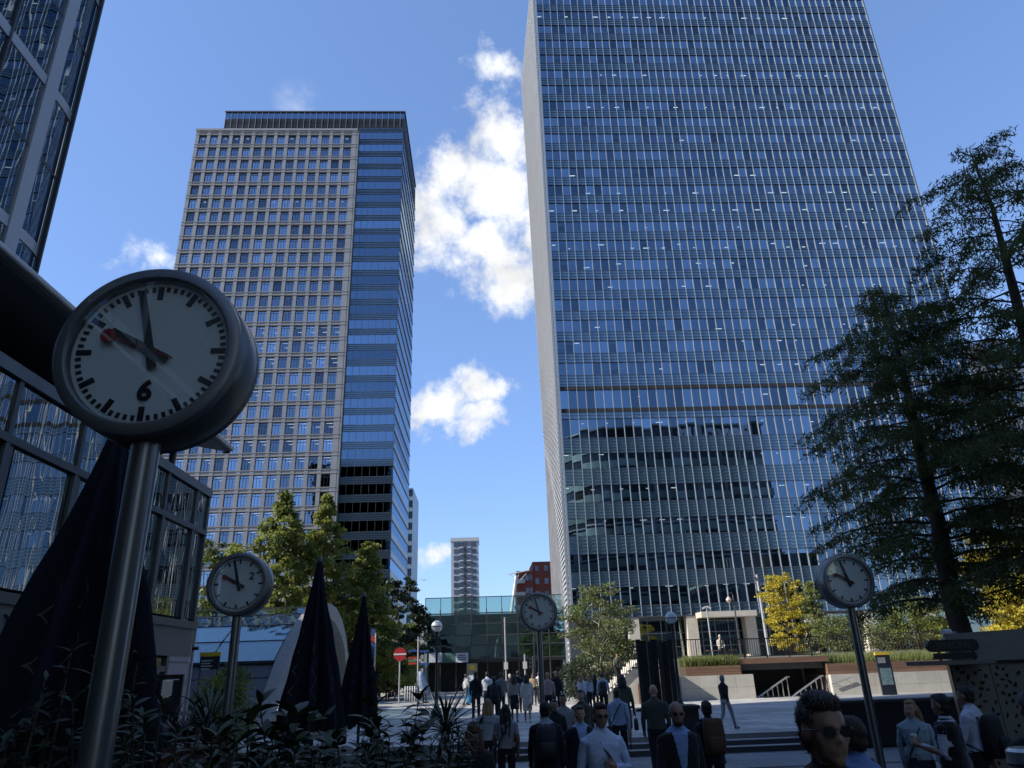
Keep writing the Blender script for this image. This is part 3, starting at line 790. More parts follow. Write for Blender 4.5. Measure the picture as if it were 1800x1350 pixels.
# distant residential tower
D = 330.0
a, b = onY(793, 952, D), onY(841, 952, D)
m_far = M('far_tower_frame', (.30, .33, .36), .6, var=.05)
m_farw = GLASS('far_glass', (.22, .27, .33), (.7, .85, 1.0), .30)
t = thing('distant_residential_tower', 'slim distant residential tower with dark core strip between window columns', 'tower', ((a.x + b.x) / 2, D, UP))
MB().box(a.x, b.x, D, D + 14, 0, a.z).build('wall', m_far, t)
W_ = b.x - a.x
MB().box(a.x + W_ * .46, a.x + W_ * .56, D - .25, D, 0, a.z).build('core_strip', M('far_dark', (.05, .06, .07), .5), t)
MB().box(a.x - .3, b.x + .3, D - .3, D + 14.3, a.z, a.z + 1.6).build('crown', M('far_crown', (.36, .38, .38), .6), t)
nf = 19; fh = a.z / nf
me = unit_box('far_pane', M('far_pane_dark', (.055, .07, .095), .15, spec=.9, obj_var=.5)); ms = []
for r in range(nf):
    for (u0, u1) in ((.1, .25), (.27, .44), (.58, .75), (.77, .9)):
        ms.append(TRS((a.x + W_ * (u0 + u1) / 2, D - .05, (r + .5) * fh), (W_ * (u1 - u0), .3, fh * .66)))
pieces(t, 'window', me, ms)
for r in range(nf):
    MB().box(a.x + W_ * .3, a.x + W_ * .44, D - 1.0, D - .06, r * fh, r * fh + .35).build('balcony', M('far_balcony', (.5, .52, .53), .6), t)
    MB().box(a.x + W_ * .58, a.x + W_ * .72, D - 1.0, D - .06, r * fh, r * fh + .35).build('balcony', M('far_balcony', (.5, .52, .53), .6), t)
# red brick block stepped, with white balconies
D = 175.0
m_brick = M('red_brick', (.30, .085, .055), .8, var=.15, nscale=.5)
m_wbal = M('white_balcony', (.66, .65, .62), .6)
a, b, c = onY(908, 1004, D), onY(936, 987, D), onY(985, 987, D)
t = thing('red_brick_block', 'stepped red brick apartment block with white balconies', 'apartment block', (a.x, D, UP))
MB().box(a.x, b.x, D, D + 12, 0, a.z).build('lower_wing', m_brick, t)
MB().box(b.x, c.x, D + .6, D + 14, 0, b.z).build('upper_wing', m_brick, t)
me = unit_box('brick_window', M('brick_window_glass', (.30, .36, .42), .2, spec=.8, obj_var=.4)); ms = []
for r in range(9):
    zz = a.z - 1.6 - 3.0 * r
    if zz < 1: break
    for u in (.62, .85): ms.append(TRS((a.x + (b.x - a.x) * u, D - .02, zz), (.75, .2, 1.3)))
    for x in (b.x + 1.0, b.x + 3.2, b.x + 5.2): ms.append(TRS((x, D + .58, zz + 2.2), (.9, .2, 1.3)))
    MB().box(a.x - .8, a.x + (b.x - a.x) * .48, D - 1.1, D - .03, zz - 1.3, zz - .3).build('balcony', m_wbal, t)
pieces(t, 'window', me, ms)
# slim block behind the stone tower
D = 215.0
a, b = onY(700, 858, D), onY(726, 858, D)
block('slim_pale_block', 'slim pale glazed block rising behind the stone tower', 'office block', a.x, b.x, D, D + 20, a.z, M('pale_blue_wall', (.20, .28, .36), .4), 16, 8, m_farw)
# distant dark roofs at the end of the street
a, b = onY(722, 1098, 130), onY(748, 1098, 130)
block('distant_brick_terrace', 'small distant building with stepped grey roof beside the trees', 'building', a.x - 6, b.x + 1, 130, 140, a.z, M('far_stone', (.30, .28, .27), .7), 3, 6, m_farw)
# pale sunlit block at the right edge
a, b = onY(1722, 600, 160), onY(1840, 600, 160)
block('pale_stone_block', 'sunlit pale stone building seen through the dark conifer branches', 'office block', a.x, b.x + 40, 160, 190, a.z, M('sunlit_stone', (.50, .42, .34), .7), 17, 16, m_farw)

# ------------------------------------------------------------------ buildings behind the photographer (they show in the glass)
m_rg = M('green_grey_spandrel', (.34, .44, .37), .4, var=.1, nscale=.3)
m_rgl = M('dark_office_glass', (.045, .05, .045), .1, spec=.7)
rb = thing('round_corner_office', 'glass office block with rounded corner and rooftop lettering behind the photographer', 'office block', (60, -22, NEAR))
RBX0, RBX1, RBY = 29.0, 97.0, -16.0
def rplan(o):
    R_ = 20.0 + o
    cx, cy = RBX0 + 20, RBY - 20
    return [(RBX0 - o, -62)] + [(cx - R_ * math.cos(a), cy + R_ * math.sin(a)) for a in [math.pi / 2 * i / 14 for i in range(15)]] + [(RBX1 + o, RBY + o), (RBX1 + o, -62)]
for k in range(14):
    z0 = 5.5 * k + .3
    top = k == 13
    MB().prism(rplan(-.4), z0, z0 + (3.0 if not top else 6.0), 'z').build('window_band', m_rgl, rb)
    MB().prism(rplan(0), z0 + 3.0, z0 + 5.5, 'z').build('spandrel_band', m_rg, rb) if not top else None
    for x in range(int(RBX0 + 20), int(RBX1), 8): MB().box(x, x + .9, RBY - .38, RBY - .05, z0, z0 + 2.99).build('column', M('office_column', (.38, .40, .38), .6), rb)
MB().prism(rplan(.4), 77.8, 78.4, 'z').build('roof_edge', m_rg, rb)
for k in range(5):
    MB().prism(rplan(.25), 5.5 * k + 23.0, 5.5 * k + 23.5, 'z').build('pale_ledge', M('office_ledge', (.5, .52, .5), .5), rb)
sg = place('rooftop_lettering', text_mesh('Revolut', 8.6, M('white_letters', (.9, .9, .9), .5), .3, bold=.34), rb)
sg.matrix_local = Matrix.Translation(-OFF[rb.name]) @ Matrix.Translation((81, RBY + .2, 75.0)) @ Matrix(((-1, 0, 0, 0), (0, 0, 1, 0), (0, 1, 0, 0), (0, 0, 0, 1)))
ob_ = block('beige_office_block', 'beige stone office block standing behind the photographer', 'office block', -50, 20, -90, -75, 58, M('beige_stone', (.42, .38, .33), .7), 14, 22, m_farw)
ob_.rotation_euler = (0, 0, 0)
t = thing('long_white_frame_block', 'white framed glass office block facing the bar pavilion', 'office block', (74, 10, NEAR))
MB().box(64, 85, -13, 34, 0, 27).build('wall', m_rgl, t)
for i in range(19): MB().box(63.6, 64, -13 + i * 2.5, -12.6 + i * 2.5, 0, 27).build('white_mullion', m_mull, t)
for i in range(7): MB().box(63.75, 64, -13, 34, 3.8 * i, 3.8 * i + .8).build('white_band', m_rg, t)
# ------------------------------------------------------------------ raised terrace, stairs, walls on the right
m_wall = M('pale_stone_wall', (.52, .49, .43), .75, var=.10, nscale=1.6, bump=.06, obj_var=.05)
m_black = M('black_paint', (.012, .013, .015), .35, var=.2)
m_steel = M('brushed_steel', (.50, .50, .48), .32, metal=.85, var=.08, nscale=4)
m_deckw = M('deck_timber', (.20, .115, .075), .65, var=.25, nscale=4, stretch=(.15, 1, 1), obj_var=.12)
WY = 43.0            # front of the retaining walls
te = MB().box(10.2, 13.9, WY + 1.6, 107, -.2, TER - .01).box(13.9, 120, WY + 3.5, 107, -.2, TER).build('terrace', M('terrace_paving', (.33, .31, .28), .8, var=.15, nscale=.5))
te['kind'] = 'structure'
a, b = onY(1197, 1200, WY), onY(1326, 1200, WY)
wl = thing('stone_planter_wall', 'low pale stone slab wall below the grassy timber planter', 'wall', ((a.x + b.x) / 2, WY, UP))
n = 4; w_ = (b.x - a.x) / n
zt = onY(1260, 1187, WY).z
for i in range(n):
    for (z0, z1) in ((UP - .02, UP + (zt - UP) * .48), (UP + (zt - UP) * .48, zt)):
        MB().box(a.x + i * w_ + .006, a.x + (i + 1) * w_ - .006, WY, WY + .3, z0 + .006, z1 - .006).build('stone_panel', m_wall, wl)
MB().box(a.x + .01, b.x - .01, WY + .02, WY + 1.5, UP - .02, zt - .01).build('wall_core', M('stone_gap', (.2, .17, .165), .8), wl)
pa, pb = onY(1205, 1178, WY + .15), onY(1302, 1174, WY + .15)
pl = thing('timber_grass_planter', 'timber clad planter box filled with tall sunlit grass on the stone wall', 'planter', ((pa.x + pb.x) / 2, WY + .8, zt))
zp = onY(1260, 1170, WY + .15).z
for k in range(3):
    MB().box(pa.x, pb.x, WY + .15, WY + .19, zt + .005 + k * (zp - zt) / 3, zt - .01 + (k + 1) * (zp - zt) / 3).build('plank', m_deckw, pl)
MB().box(pa.x + .02, pb.x - .02, WY + .19, WY + 1.55, zt, zp - .03).build('soil_box', M('soil', (.06, .045, .03), .9), pl)
def grass_tuft(name, mat, x0, x1, y0, y1, z, n, h, seed, lean=.25, wid=.012):
    r = np.random.default_rng(seed)
    X = r.uniform(x0, x1, n); Y = r.uniform(y0, y1, n); H = h * r.uniform(.45, 1.1, n); A = r.uniform(0, 2 * np.pi, n)
    dx, dy = np.cos(A) * wid, np.sin(A) * wid; lx, ly = r.normal(0, lean, n) * H, r.normal(0, lean, n) * H
    Z = np.full(n, z)
    P = [np.stack([X - dx, Y - dy, Z], 1), np.stack([X + dx, Y + dy, Z], 1), np.stack([X + dx * .8 + lx * .4, Y + dy * .8 + ly * .4, Z + H * .6], 1), np.stack([X - dx * .8 + lx * .4, Y - dy * .8 + ly * .4, Z + H * .6], 1),
         np.stack([X + lx + dx * .1, Y + ly + dy * .1, Z + H], 1), np.stack([X + lx - dx * .1, Y + ly - dy * .1, Z + H], 1)]
    V = np.stack(P, 1).reshape(-1, 3); i = np.arange(n) * 6
    Q = np.concatenate([np.stack([i, i + 1, i + 2, i + 3], 1), np.stack([i + 3, i + 2, i + 4, i + 5], 1)])
    return np_mesh(name, V, Q, mat)
m_grass = M('meadow_grass', (.17, .20, .055), .7, var=.4, nscale=2.5, trans=.35)
o_ = OFF[pl.name]
g = place('grass', grass_tuft('grass', m_grass, pa.x + .05 - o_.x, pb.x - o_.x, WY + .2 - o_.y, WY + 1.5 - o_.y, zp - .06 - o_.z, 5200, .62, 3), pl); g['kind'] = 'stuff'

# stair up to the terrace with black balustrade
sx0, sx1 = onY(1052, 1215, WY - 2).x, onY(1133, 1160, WY - 2).x
sr = thing('terrace_stair', 'pale stone stair climbing to the terrace behind a black railing', 'stair', (sx0, WY, UP))
NS = 13
for i in range(NS):
    xx = sx0 + (sx1 - sx0) * i / NS
    MB().box(xx, sx1 + 1.2, WY - 1.4, WY + 1.4, UP + (TER - UP) * i / NS + (.002 if i else -.05), UP + (TER - UP) * (i + 1) / NS).build('step', m_wall, sr)
rl = thing('stair_railing', 'black vertical bar railing along the terrace stair', 'railing', (sx0, WY - 1.5, UP))
def railing(root, pts, h, gap, mat, bar=.022, posts=True, rail=.05):
    """bars between a bottom and top rail following pts"""
    for (p, q) in zip(pts[:-1], pts[1:]):
        p, q = Vector(p), Vector(q); L_ = (q - p).length; n = max(2, int(L_ / gap))
        MB().bar(p + Vector((0, 0, h)), q + Vector((0, 0, h)), rail).build('top_rail', mat, root)
        MB().bar(p + Vector((0, 0, .1)), q + Vector((0, 0, .1)), rail * .7).build('bottom_rail', mat, root)
        for i in range(n + 1):
            c = p.lerp(q, i / n); thick = bar * 2.2 if (i % 10 == 0) else bar
            MB().bar(c + Vector((0, 0, 0 if i % 10 == 0 else .1)), c + Vector((0, 0, h)), thick).build('post' if i % 10 == 0 else 'baluster', mat, root)
railing(rl, [(sx0 - .2, WY - 1.5, UP), (sx1, WY - 1.5, TER), (sx1 + 1.0, WY - 1.5, TER)], .95, .13, m_black)
MB().box(sx0 + 2.2, sx1 + 1.2, WY - 1.62, WY - 1.55, UP, UP + 1.0).build('timber_screen', m_deckw, rl)

# terrace edge: timber fascia, black railing, overhang above the subway stairs
ox0, ox1 = 13.6, onY(1452, 1180, WY).x
ov = thing('terrace_overhang', 'timber fascia and dark soffit bridging the subway stair opening', 'overhang', ((ox0 + ox1) / 2, WY + 1, 0))
fz0, fz1 = onY(1350, 1166, WY + .3).z, onY(1350, 1156, WY + .3).z
for k in range(2):
    MB().box(ox0, ox1 + .4, WY + .3, WY + .36, fz0 + k * (fz1 - fz0) / 2 + .006, fz0 + (k + 1) * (fz1 - fz0) / 2).build('plank', m_deckw, ov)
MB().box(ox0, ox1 + .3, WY + .36, WY + 3.6, fz0 + .02, fz1 - .01).build('deck', m_mull_d, ov)
MB().box(ox0, ox1 + .2, WY + .7, WY + 3.4, fz0 - .34, fz0 + .01).build('beam', M('soffit_grey', (.10, .10, .10), .7), ov)
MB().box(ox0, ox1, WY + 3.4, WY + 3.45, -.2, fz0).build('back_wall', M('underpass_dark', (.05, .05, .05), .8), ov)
tr_ = thing('terrace_railing', 'long black bar railing along the terrace edge above the underpass', 'railing', (ox0, WY + .5, fz1))
railing(tr_, [(ox0 + .1, WY + .5, fz1), (ox1 + .1, WY + .5, fz1)], 1.05, .13, m_black, bar=.026, rail=.06)
tr2 = thing('planter_railing', 'thin black railing on the terrace behind the grass planter', 'railing', (11, WY + 1.8, TER))
railing(tr2, [(sx1 + 1.1, WY + 1.8, TER - .02), (ox0, WY + 1.8, TER - .02)], 1.05, .14, m_black, bar=.02)
a, b = onY(1455, 1140, WY + 6), onY(1690, 1140, WY + 6)
tr3 = thing('garden_railing', 'weathered bar railing in front of the garden shrubs', 'railing', (a.x, WY + 6, TER))
railing(tr3, [(a.x, WY + 6, TER - .02), (b.x, WY + 6, TER - .02)], 1.15, .2, M('rusty_black', (.035, .028, .024), .6), bar=.03)

# right retaining wall of the underpass
a, b = onY(1462, 1200, WY), onY(1730, 1200, WY)
zt2 = onY(1560, 1182, WY).z
rw = thing('underpass_wall', 'long pale concrete panel wall right of the subway stairs', 'wall', ((a.x + b.x) / 2, WY, UP))
n = 7; w_ = (b.x - a.x) / n
for i in range(n):
    for (z0, z1) in ((-.15, UP + (zt2 - UP) * .42), (UP + (zt2 - UP) * .42, zt2)):
        MB().box(a.x + i * w_ + .006, a.x + (i + 1) * w_ - .006, WY, WY + .3, z0, z1 - .008).build('stone_panel', m_wall, rw)
MB().box(a.x - .01, b.x, WY + .31, WY + 3.4, -.1, zt2 - .02).build('wall_core', M('stone_gap', (.2, .17, .165), .8), rw)
zb_ = onY(1560, 1163, WY + .2).z
for k in range(3):
    MB().box(a.x, b.x, WY + .2 + .02 * k, WY + .5, zt2 + k * (zb_ - zt2) / 3 + .006, zt2 + (k + 1) * (zb_ - zt2) / 3).build('timber_plank', m_deckw, rw)
o_ = OFF[rw.name]
MB().box(a.x, b.x, WY + .51, WY + 5.8, zt2, zb_ - .05).build('soil_bed', M('soil', (.06, .045, .03), .9), rw)
g = place('meadow_grass', grass_tuft('meadow', m_grass, a.x - o_.x, b.x - o_.x, WY + .6 - o_.y, WY + 5.5 - o_.y, zb_ - .1 - o_.z, 9000, .7, 8), rw); g['kind'] = 'stuff'
p, q = onY(1462, 1203, WY - .12), onY(1495, 1191, WY - .12)
MB().tube([tuple(p), tuple(q)], .03, 8).build('wall_handrail', m_steel, rw)
for t in (.25, .8):
    c = p.lerp(q, t); MB().tube([(c.x, c.y, c.z), (c.x, WY + .02, c.z - .06)], .014, 6).build('rail_bracket', m_steel, rw)
# handrails of the subway stairs
for (k, (x0, y0, x1, y1)) in enumerate(((1340, 1221, 1384, 1190), (1398, 1221, 1444, 1188))):
    p, q = onY(x0, y0, WY + .4), onY(x1, y1, WY + .4)
    h = thing('subway_handrail', 'steel double handrail ' + ('beside the stone planter wall' if k == 0 else 'beside the underpass concrete wall') + ' at the subway stairs', 'handrail', (p.x, WY + .4, 0))
    for dy in (0, .14):
        MB().tube([(p.x - .6, WY + .4 + dy, p.z - .36), (p.x, WY + .4 + dy, p.z), (q.x, WY + .4 + dy, q.z), (q.x + .12, WY + .4 + dy, q.z)], .035, 8).build('rail', m_steel, h, smooth=True)
    for i in range(6):
        c = p.lerp(q, i / 5.2 + .02); MB().tube([(c.x, WY + .47, UP - .4 if i == 0 else UP - .2), (c.x, WY + .47, c.z)], .035, 8).build('post', m_steel, h)
# black granite parapet by the steps
gw = thing('black_granite_parapet', 'low polished black granite parapet beside the broad steps', 'wall', (15, 22.7, 0))
gz = onY(1580, 1228, 22.6).z
for i in range(6):
    MB().box(9.98 + 2.2 * i, 12.17 + 2.2 * i, 22.55, 23.0, -.3, gz - .08).build('granite_panel', m_bgran, gw)
MB().box(9.96, 23.2, 22.5, 23.06, gz - .07, gz).build('coping', m_step, gw)

# ------------------------------------------------------------------ black slatted screen beside the stair
p0, p1 = onZ(1122, 1232, UP), onZ(1180, 1232, UP)
SY = 35.5
sc_ = thing('black_slat_screen', 'cluster of tall black folded metal slabs beside the stair railing', 'sculpture', (onY(1150, 1225, SY).x, SY, UP))
xs = [1121, 1131, 1140, 1148, 1158, 1167, 1176]
for i, px in enumerate(xs):
    a = onY(px, 1124 + (i % 3) * 2, SY + .25 * (i % 2)); rz = rad([18, -14, 22, -8, 30, -20, 12][i])
    MB().cbox((a.x, SY + .3 * (i % 2), (a.z + UP) / 2), (.24 + .05 * (i % 2), .07, a.z - UP), Matrix.Rotation(rz, 3, 'Z')).build('slab', m_black, sc_)
a, b = onY(1110, 1174, SY - .2), onY(1184, 1174, SY - .2)
MB().bar((a.x, SY - .22, a.z), (b.x, SY - .22, b.z), .06).build('cross_bar', m_black, sc_)
MB().cbox(((a.x + b.x) / 2, SY + .15, UP + .06), (1.9, 1.0, .12)).build('base', m_bgran, sc_)

# ------------------------------------------------------------------ kiosk at the right
m_kp = M('perforated_panel', (.16, .15, .125), .6, var=.12, nscale=2)
m_hole = M('panel_hole', (.008, .008, .008), .9)
KX, KY = onY(1690, 1250, 12.0).x, 12.0
kz = onY(1690, 1166, KY).z
kk = thing('street_kiosk', 'dark kiosk clad in grey panels with leaf shaped perforations', 'kiosk', (KX + 2, KY, NEAR))
pw = [.64, 1.43, 1.43, 1.43]
x = KX
holes = []
for i, w_ in enumerate(pw):
    MB().box(x + .006, x + w_ - .006, KY, KY + .05, NEAR, kz).build('clad_panel', m_kp, kk)
    for _ in range(int(300 * w_)):
        holes.append((x + RND.uniform(.05, w_ - .05), RND.uniform(NEAR + .5, kz - .06)))
    x += w_
hm = MB().prism([(-.5, 0), (-.2, .32), (.1, .22), (.5, .05), (.15, -.25), (-.25, -.18)], -.5, .5, 'y').mesh('leaf_cutout', m_hole)
keep = []
for (hx, hz) in holes:
    if all((hx - a) ** 2 + (hz - b) ** 2 > .0078 for (a, b) in keep): keep.append((hx, hz))
pieces(kk, 'cutout', hm, [TRS((hx, KY - .001, hz), (RND.uniform(.06, .105), .012, RND.uniform(.06, .105)), (0, RND.uniform(0, 6.28), 0)) for (hx, hz) in keep])
KD = 1.75 * KX / KY       # the end wall runs back at an angle
MB().prism([(KX + .03, KY + .06), (x, KY + .06), (x, KY + 1.8), (KX + KD, KY + 1.8)], NEAR, kz - .01, 'z').build('body', m_mull_d, kk)
MB().prism([(KX - .02, KY), (KX + .005, KY), (KX + KD, KY + 1.8), (KX + KD - .05, KY + 1.8)], NEAR, kz + .02, 'z').build('end_panel', m_black, kk)
kz2 = onY(1740, 1112, KY).z
MB().add([(KX + .02, KY - .05, kz + .03), (x, KY - .05, kz + .03), (x, KY + 1.8, kz + .03), (KX + KD, KY + 1.8, kz + .03), (KX - .02, KY - .05, kz2), (x, KY - .05, kz2 + .16), (x, KY + 1.8, kz2 + .16), (KX + KD, KY + 1.8, kz2)],
         [(0, 1, 5, 4), (1, 2, 6, 5), (2, 3, 7, 6), (3, 0, 4, 7), (4, 5, 6, 7), (3, 2, 1, 0)]).build('roof_fascia', M('kiosk_grey', (.20, .195, .18), .6), kk)
MB().box(KX + .3, x, KY - .02, KY + .06, kz - .02, kz + .04).build('trim', m_black, kk)
a, b = onY(1608, 1167, KY - .3), onY(1740, 1162, KY - .3)
MB().box(a.x, b.x, KY - .45, KY - .06, a.z - .03, a.z + .03).build('shelf', M('shelf_wood', (.16, .14, .12), .6), kk)
s0, s1 = onY(1632, 1136, KY - .3), onY(1722, 1133, KY - .3)
sgn = thing('kiosk_sign', 'long rounded black sign board on posts above the kiosk shelf', 'sign', ((s0.x + s1.x) / 2, KY - .25, a.z + .03))
zc = (s0.z + s1.z) / 2; hh = .088
MB().prism([(s0.x + hh + hh * math.cos(t), zc + hh * math.sin(t)) for t in [math.pi / 2 + math.pi * i / 8 for i in range(9)]] + [(s1.x - hh + hh * math.cos(t), zc + hh * math.sin(t)) for t in [-math.pi / 2 + math.pi * i / 8 for i in range(9)]], KY - .28, KY - .2, 'y').build('board', m_black, sgn, smooth=False)
for t in (.22, .88):
    xx = s0.x + (s1.x - s0.x) * t; MB().bar((xx, KY - .24, a.z + .03), (xx, KY - .24, zc - hh), .025).build('sign_post', m_black, sgn)
MB().box(s0.x + .09, s1.x - .05, KY - .25, KY - .22, a.z + .05, a.z + .14).build('lower_board', m_black, sgn)
m_let = M('sign_grey_letter', (.055, .055, .06), .6)
def put_text(parent, body, size, loc, mat, bold=.0, name='lettering', width=None, shear=0):
    me = text_mesh(body, size, mat, .003, bold=bold, shear=shear)
    w0 = max(v.co.x for v in me.vertices) - min(v.co.x for v in me.vertices)
    sx = (width / w0) if width else 1
    o = place(name, me, parent)
    o.matrix_local = Matrix.Translation(-OFF[parent.name]) @ Matrix.Translation(loc) @ Matrix(((sx, 0, 0, 0), (0, 0, -1, 0), (0, 1, 0, 0), (0, 0, 0, 1)))
    return o
put_text(sgn, 'JENKINS', .135, ((s0.x + s1.x) / 2, KY - .284, zc), m_let, .002, width=(s1.x - s0.x) * .7)
put_text(sgn, 'THE DUMPLING PRESS', .075, ((s0.x + s1.x) / 2 + .02, KY - .254, a.z + .095), m_let, .001, width=(s1.x - s0.x) * .72)
c = onY(1668, 1112, KY + .3)
fl = thing('flood_light', 'small white drum spotlight fixed on the kiosk roof', 'spotlight', (c.x, KY + .3, c.z - .08))
MB().lathe([(.0, -.07), (.055, -.07), (.06, -.05), (.06, .05), (.05, .06), (0, .06)], (c.x - .03, KY + .3, c.z), 16, 'x').build('drum', M('lamp_white', (.6, .6, .58), .5), fl, smooth=True)
MB().cbox((c.x + .06, KY + .3, c.z - .02), (.1, .07, .07)).build('bracket', M('lamp_grey', (.3, .3, .3), .5), fl)
MB().cbox((c.x + .06, KY + .3, c.z - .07), (.05, .05, .08)).build('stem', m_black, fl)
a = onY(1806, 1330, 5.2)
bn = thing('steel_bin', 'small brushed steel ashtray bin beside the kiosk panels', 'bin', (a.x, 5.2, NEAR))
MB().lathe([(0, NEAR), (.12, NEAR), (.12, 1.85), (.1, 1.87), (0, 1.87)], (a.x, 5.2, 0), 20).build('bin_body', m_steel, bn, smooth=True)
MB().lathe([(.121, 1.76), (.126, 1.77), (.126, 1.78), (.121, 1.79)], (a.x, 5.2, 0), 20, caps=False).build('rim', m_mull_d, bn)
# map totem
a = onZ(1553, 1222, UP); TYt = a.y
top = onY(1543, 1147, TYt)
tt = thing('map_totem', 'tall dark wayfinding map totem with yellow top strip', 'map totem', (a.x, TYt, UP))
x0_, x1_ = onY(1535, 1180, TYt).x + .3, onY(1560, 1180, TYt).x + .3
MB().box(x0_, x1_, TYt, TYt + .12, UP, top.z - .13).build('panel', M('totem_navy', (.02, .025, .035), .4), tt)
MB().box(x0_ - .01, x1_ + .01, TYt - .01, TYt + .13, top.z - .128, top.z).build('yellow_cap', M('totem_yellow', (.72, .47, .03), .5), tt)
MB().box(x0_ + .08, x1_ - .08, TYt - .012, TYt - .002, UP + .5, UP + 1.35).build('map_print', M('map_print', (.16, .24, .25), .5, var=.6, nscale=9), tt)
for k in range(5): MB().box(x0_ + .08, x0_ + .5, TYt - .01, TYt - .002, top.z - .3 - .06 * k, top.z - .27 - .06 * k).build('text_line', M('totem_text', (.5, .5, .5), .6), tt)
# black bin on the steps
a = onY(1205, 1262, 21.4)
bk = thing('black_litter_bin', 'square black litter bin standing by the broad steps', 'bin', (a.x, 21.4, 0))
zt = onY(1205, 1238, 21.4).z
MB().cbox((a.x, 21.4, zt / 2 - .04), (.62, .6, zt - .1)).build('bin_body', m_black, bk, bevel=.02)
MB().cbox((a.x, 21.4, zt - .06), (.7, .68, .1)).build('lid', m_black, bk, bevel=.02)
MB().cbox((a.x, 21.09, zt - .22), (.42, .012, .12)).build('slot', M('vent_black', (.02, .02, .02), .8), bk)
# ------------------------------------------------------------------ station clocks
m_house = M('clock_housing', (.16, .16, .165), .34, metal=.75, var=.06, nscale=2)
m_rim = M('clock_rim', (.20, .20, .205), .38, metal=.6, var=.05)
m_dial = M('dial_white', (.84, .87, .88), .55, var=.02)
m_ink = M('dial_black', (.008, .009, .011), .45)
m_red = M('second_hand_red', (.33, .02, .018), .4)
m_pole = M('clock_pole', (.20, .20, .205), .28, metal=.8, var=.07, nscale=2, stretch=(1, 1, .1))
m_cglass = GLASS('clock_glass', (.97, .98, .98), (.9, .95, 1.0), .07, edge=.5)
CR, CD, CH = .455, .31, 3.45
def clock(label, px, py, Y, ground, number, secs, loc=None):
    c = loc or onY(px, py, Y)
    t = thing('station_clock', label, 'clock', (c.x, Y, ground), group='station clocks on steel posts')
    h = c.z - ground
    L0 = Vector((c.x, Y, ground))
    MBl = lambda: MB()
    def bl(mb, *a, **k): return mb.build(*a, local=True, **k)
    bl(MBl().lathe([(CR * .965, .03), (CR, .06), (CR, CD - .05), (CR * .99, CD - .035)], (0, 0, h), 72, 'y', caps=False), 'housing', m_house, t, smooth=True)
    bl(MBl().lathe([(CR * .985, CD - .034), (CR * 1.0, CD - .03), (CR, CD - .005), (CR * .97, CD), (0, CD)], (0, 0, h), 72, 'y', caps=False), 'back_cover', m_house, t, smooth=True)
    bl(MBl().lathe([(CR * .845, .05), (CR * .85, 0.004), (CR * .87, -.006), (CR * .95, -.006), (CR * .985, .006), (CR * .99, .05)], (0, 0, h), 72, 'y', caps=False), 'rim', m_rim, t, smooth=True)
    bl(MBl().lathe([(0, .052), (CR * .855, .052), (CR * .855, .06), (0, .06)], (0, 0, h), 64, 'y', caps=False), 'dial', m_dial, t)
    d = t.children[-1]
    def mark(r0, r1, w, ang, y0, y1, mat, name, par, w2=None):
        w2 = w2 or w; ca, sa = math.cos(ang), math.sin(ang)
        pts = [(r0, -w / 2), (r1, -w2 / 2), (r1, w2 / 2), (r0, w / 2)]
        poly = [(sa * r + ca * q, ca * r - sa * q + h) for (r, q) in pts]
        bl(MBl().prism(poly, y0, y1, 'y'), name, mat, par)
    for i in range(60):
        a = 2 * math.pi * i / 60
        if i % 5 == 0: mark(CR * .64, CR * .80, .028, a, .047, .053, m_ink, 'hour_mark', d)
        else: mark(CR * .74, CR * .80, .017, a, .047, .053, m_ink, 'minute_mark', d)
    if number:
        a = 2 * math.pi * int(number) / 12; me = text_mesh(number, .145, m_ink, .003, shear=.06, bold=.004)
        o = place('numeral', me, d)
        o.matrix_local = Matrix.Translation((math.sin(a) * CR * .47, .045, h + math.cos(a) * CR * .47)) @ Matrix(((1, 0, 0, 0), (0, 0, -1, 0), (0, 1, 0, 0), (0, 0, 0, 1)))
    mn = 57.6
    mark(-CR * .22, CR * .52, .050, 2 * math.pi * (9 + mn / 60) / 12, .036, .042, m_ink, 'hour_hand', t, .040)
    mark(-CR * .22, CR * .76, .044, 2 * math.pi * mn / 60, .029, .035, m_ink, 'minute_hand', t, .032)
    a = 2 * math.pi * secs / 60
    mark(-CR * .28, CR * .45, .007, a, .023, .028, m_red, 'second_hand', t, .008)
    bl(MBl().lathe([(0, .022), (.037, .022), (.037, .028), (0, .028)], (math.sin(a) * CR * .50, 0, h + math.cos(a) * CR * .50), 24, 'y', caps=False), 'second_hand_disc', m_red, t)
    bl(MBl().lathe([(0, .018), (.02, .018), (.02, .045), (0, .045)], (0, 0, h), 16, 'y', caps=False), 'hub', m_ink, t)
    bl(MBl().lathe([(0, .012), (CR * .85, .012), (CR * .85, .016), (0, .016)], (0, 0, h), 48, 'y', caps=False), 'glass', m_cglass, t)
    bl(MBl().tube([(0, CD / 2, 0), (0, CD / 2, h - CR + .02)], .066, 28), 'pole', m_pole, t, smooth=True)
    bl(MBl().lathe([(.16, 0), (.16, .02), (.075, .035), (.07, .06)], (0, CD / 2, 0), 24), 'foot', m_pole, t, smooth=True)
    return t
clock('large steel post clock numbered six beside the zigzag navy parasol', 258, 611, 3.26, NEAR, '6', 48.5)
clock('steel post clock numbered two in front of the station dome', 417, 1026, 11.0, 0.0, '2', 49.5)
clock('steel post clock numbered eight above the walking crowd', 947, 1075, 17.9, 0.0, '8', 49.5)
clock('steel post clock with plain dial leaning over the black parapet', 1493, 1020, 12.5, 0.02, None, 49.5)
c = onY(1473, 970, 12.7)
cv = thing('camera_bracket', 'small white security camera on top of the plain dial clock', 'security camera', (c.x, 12.7, c.z))
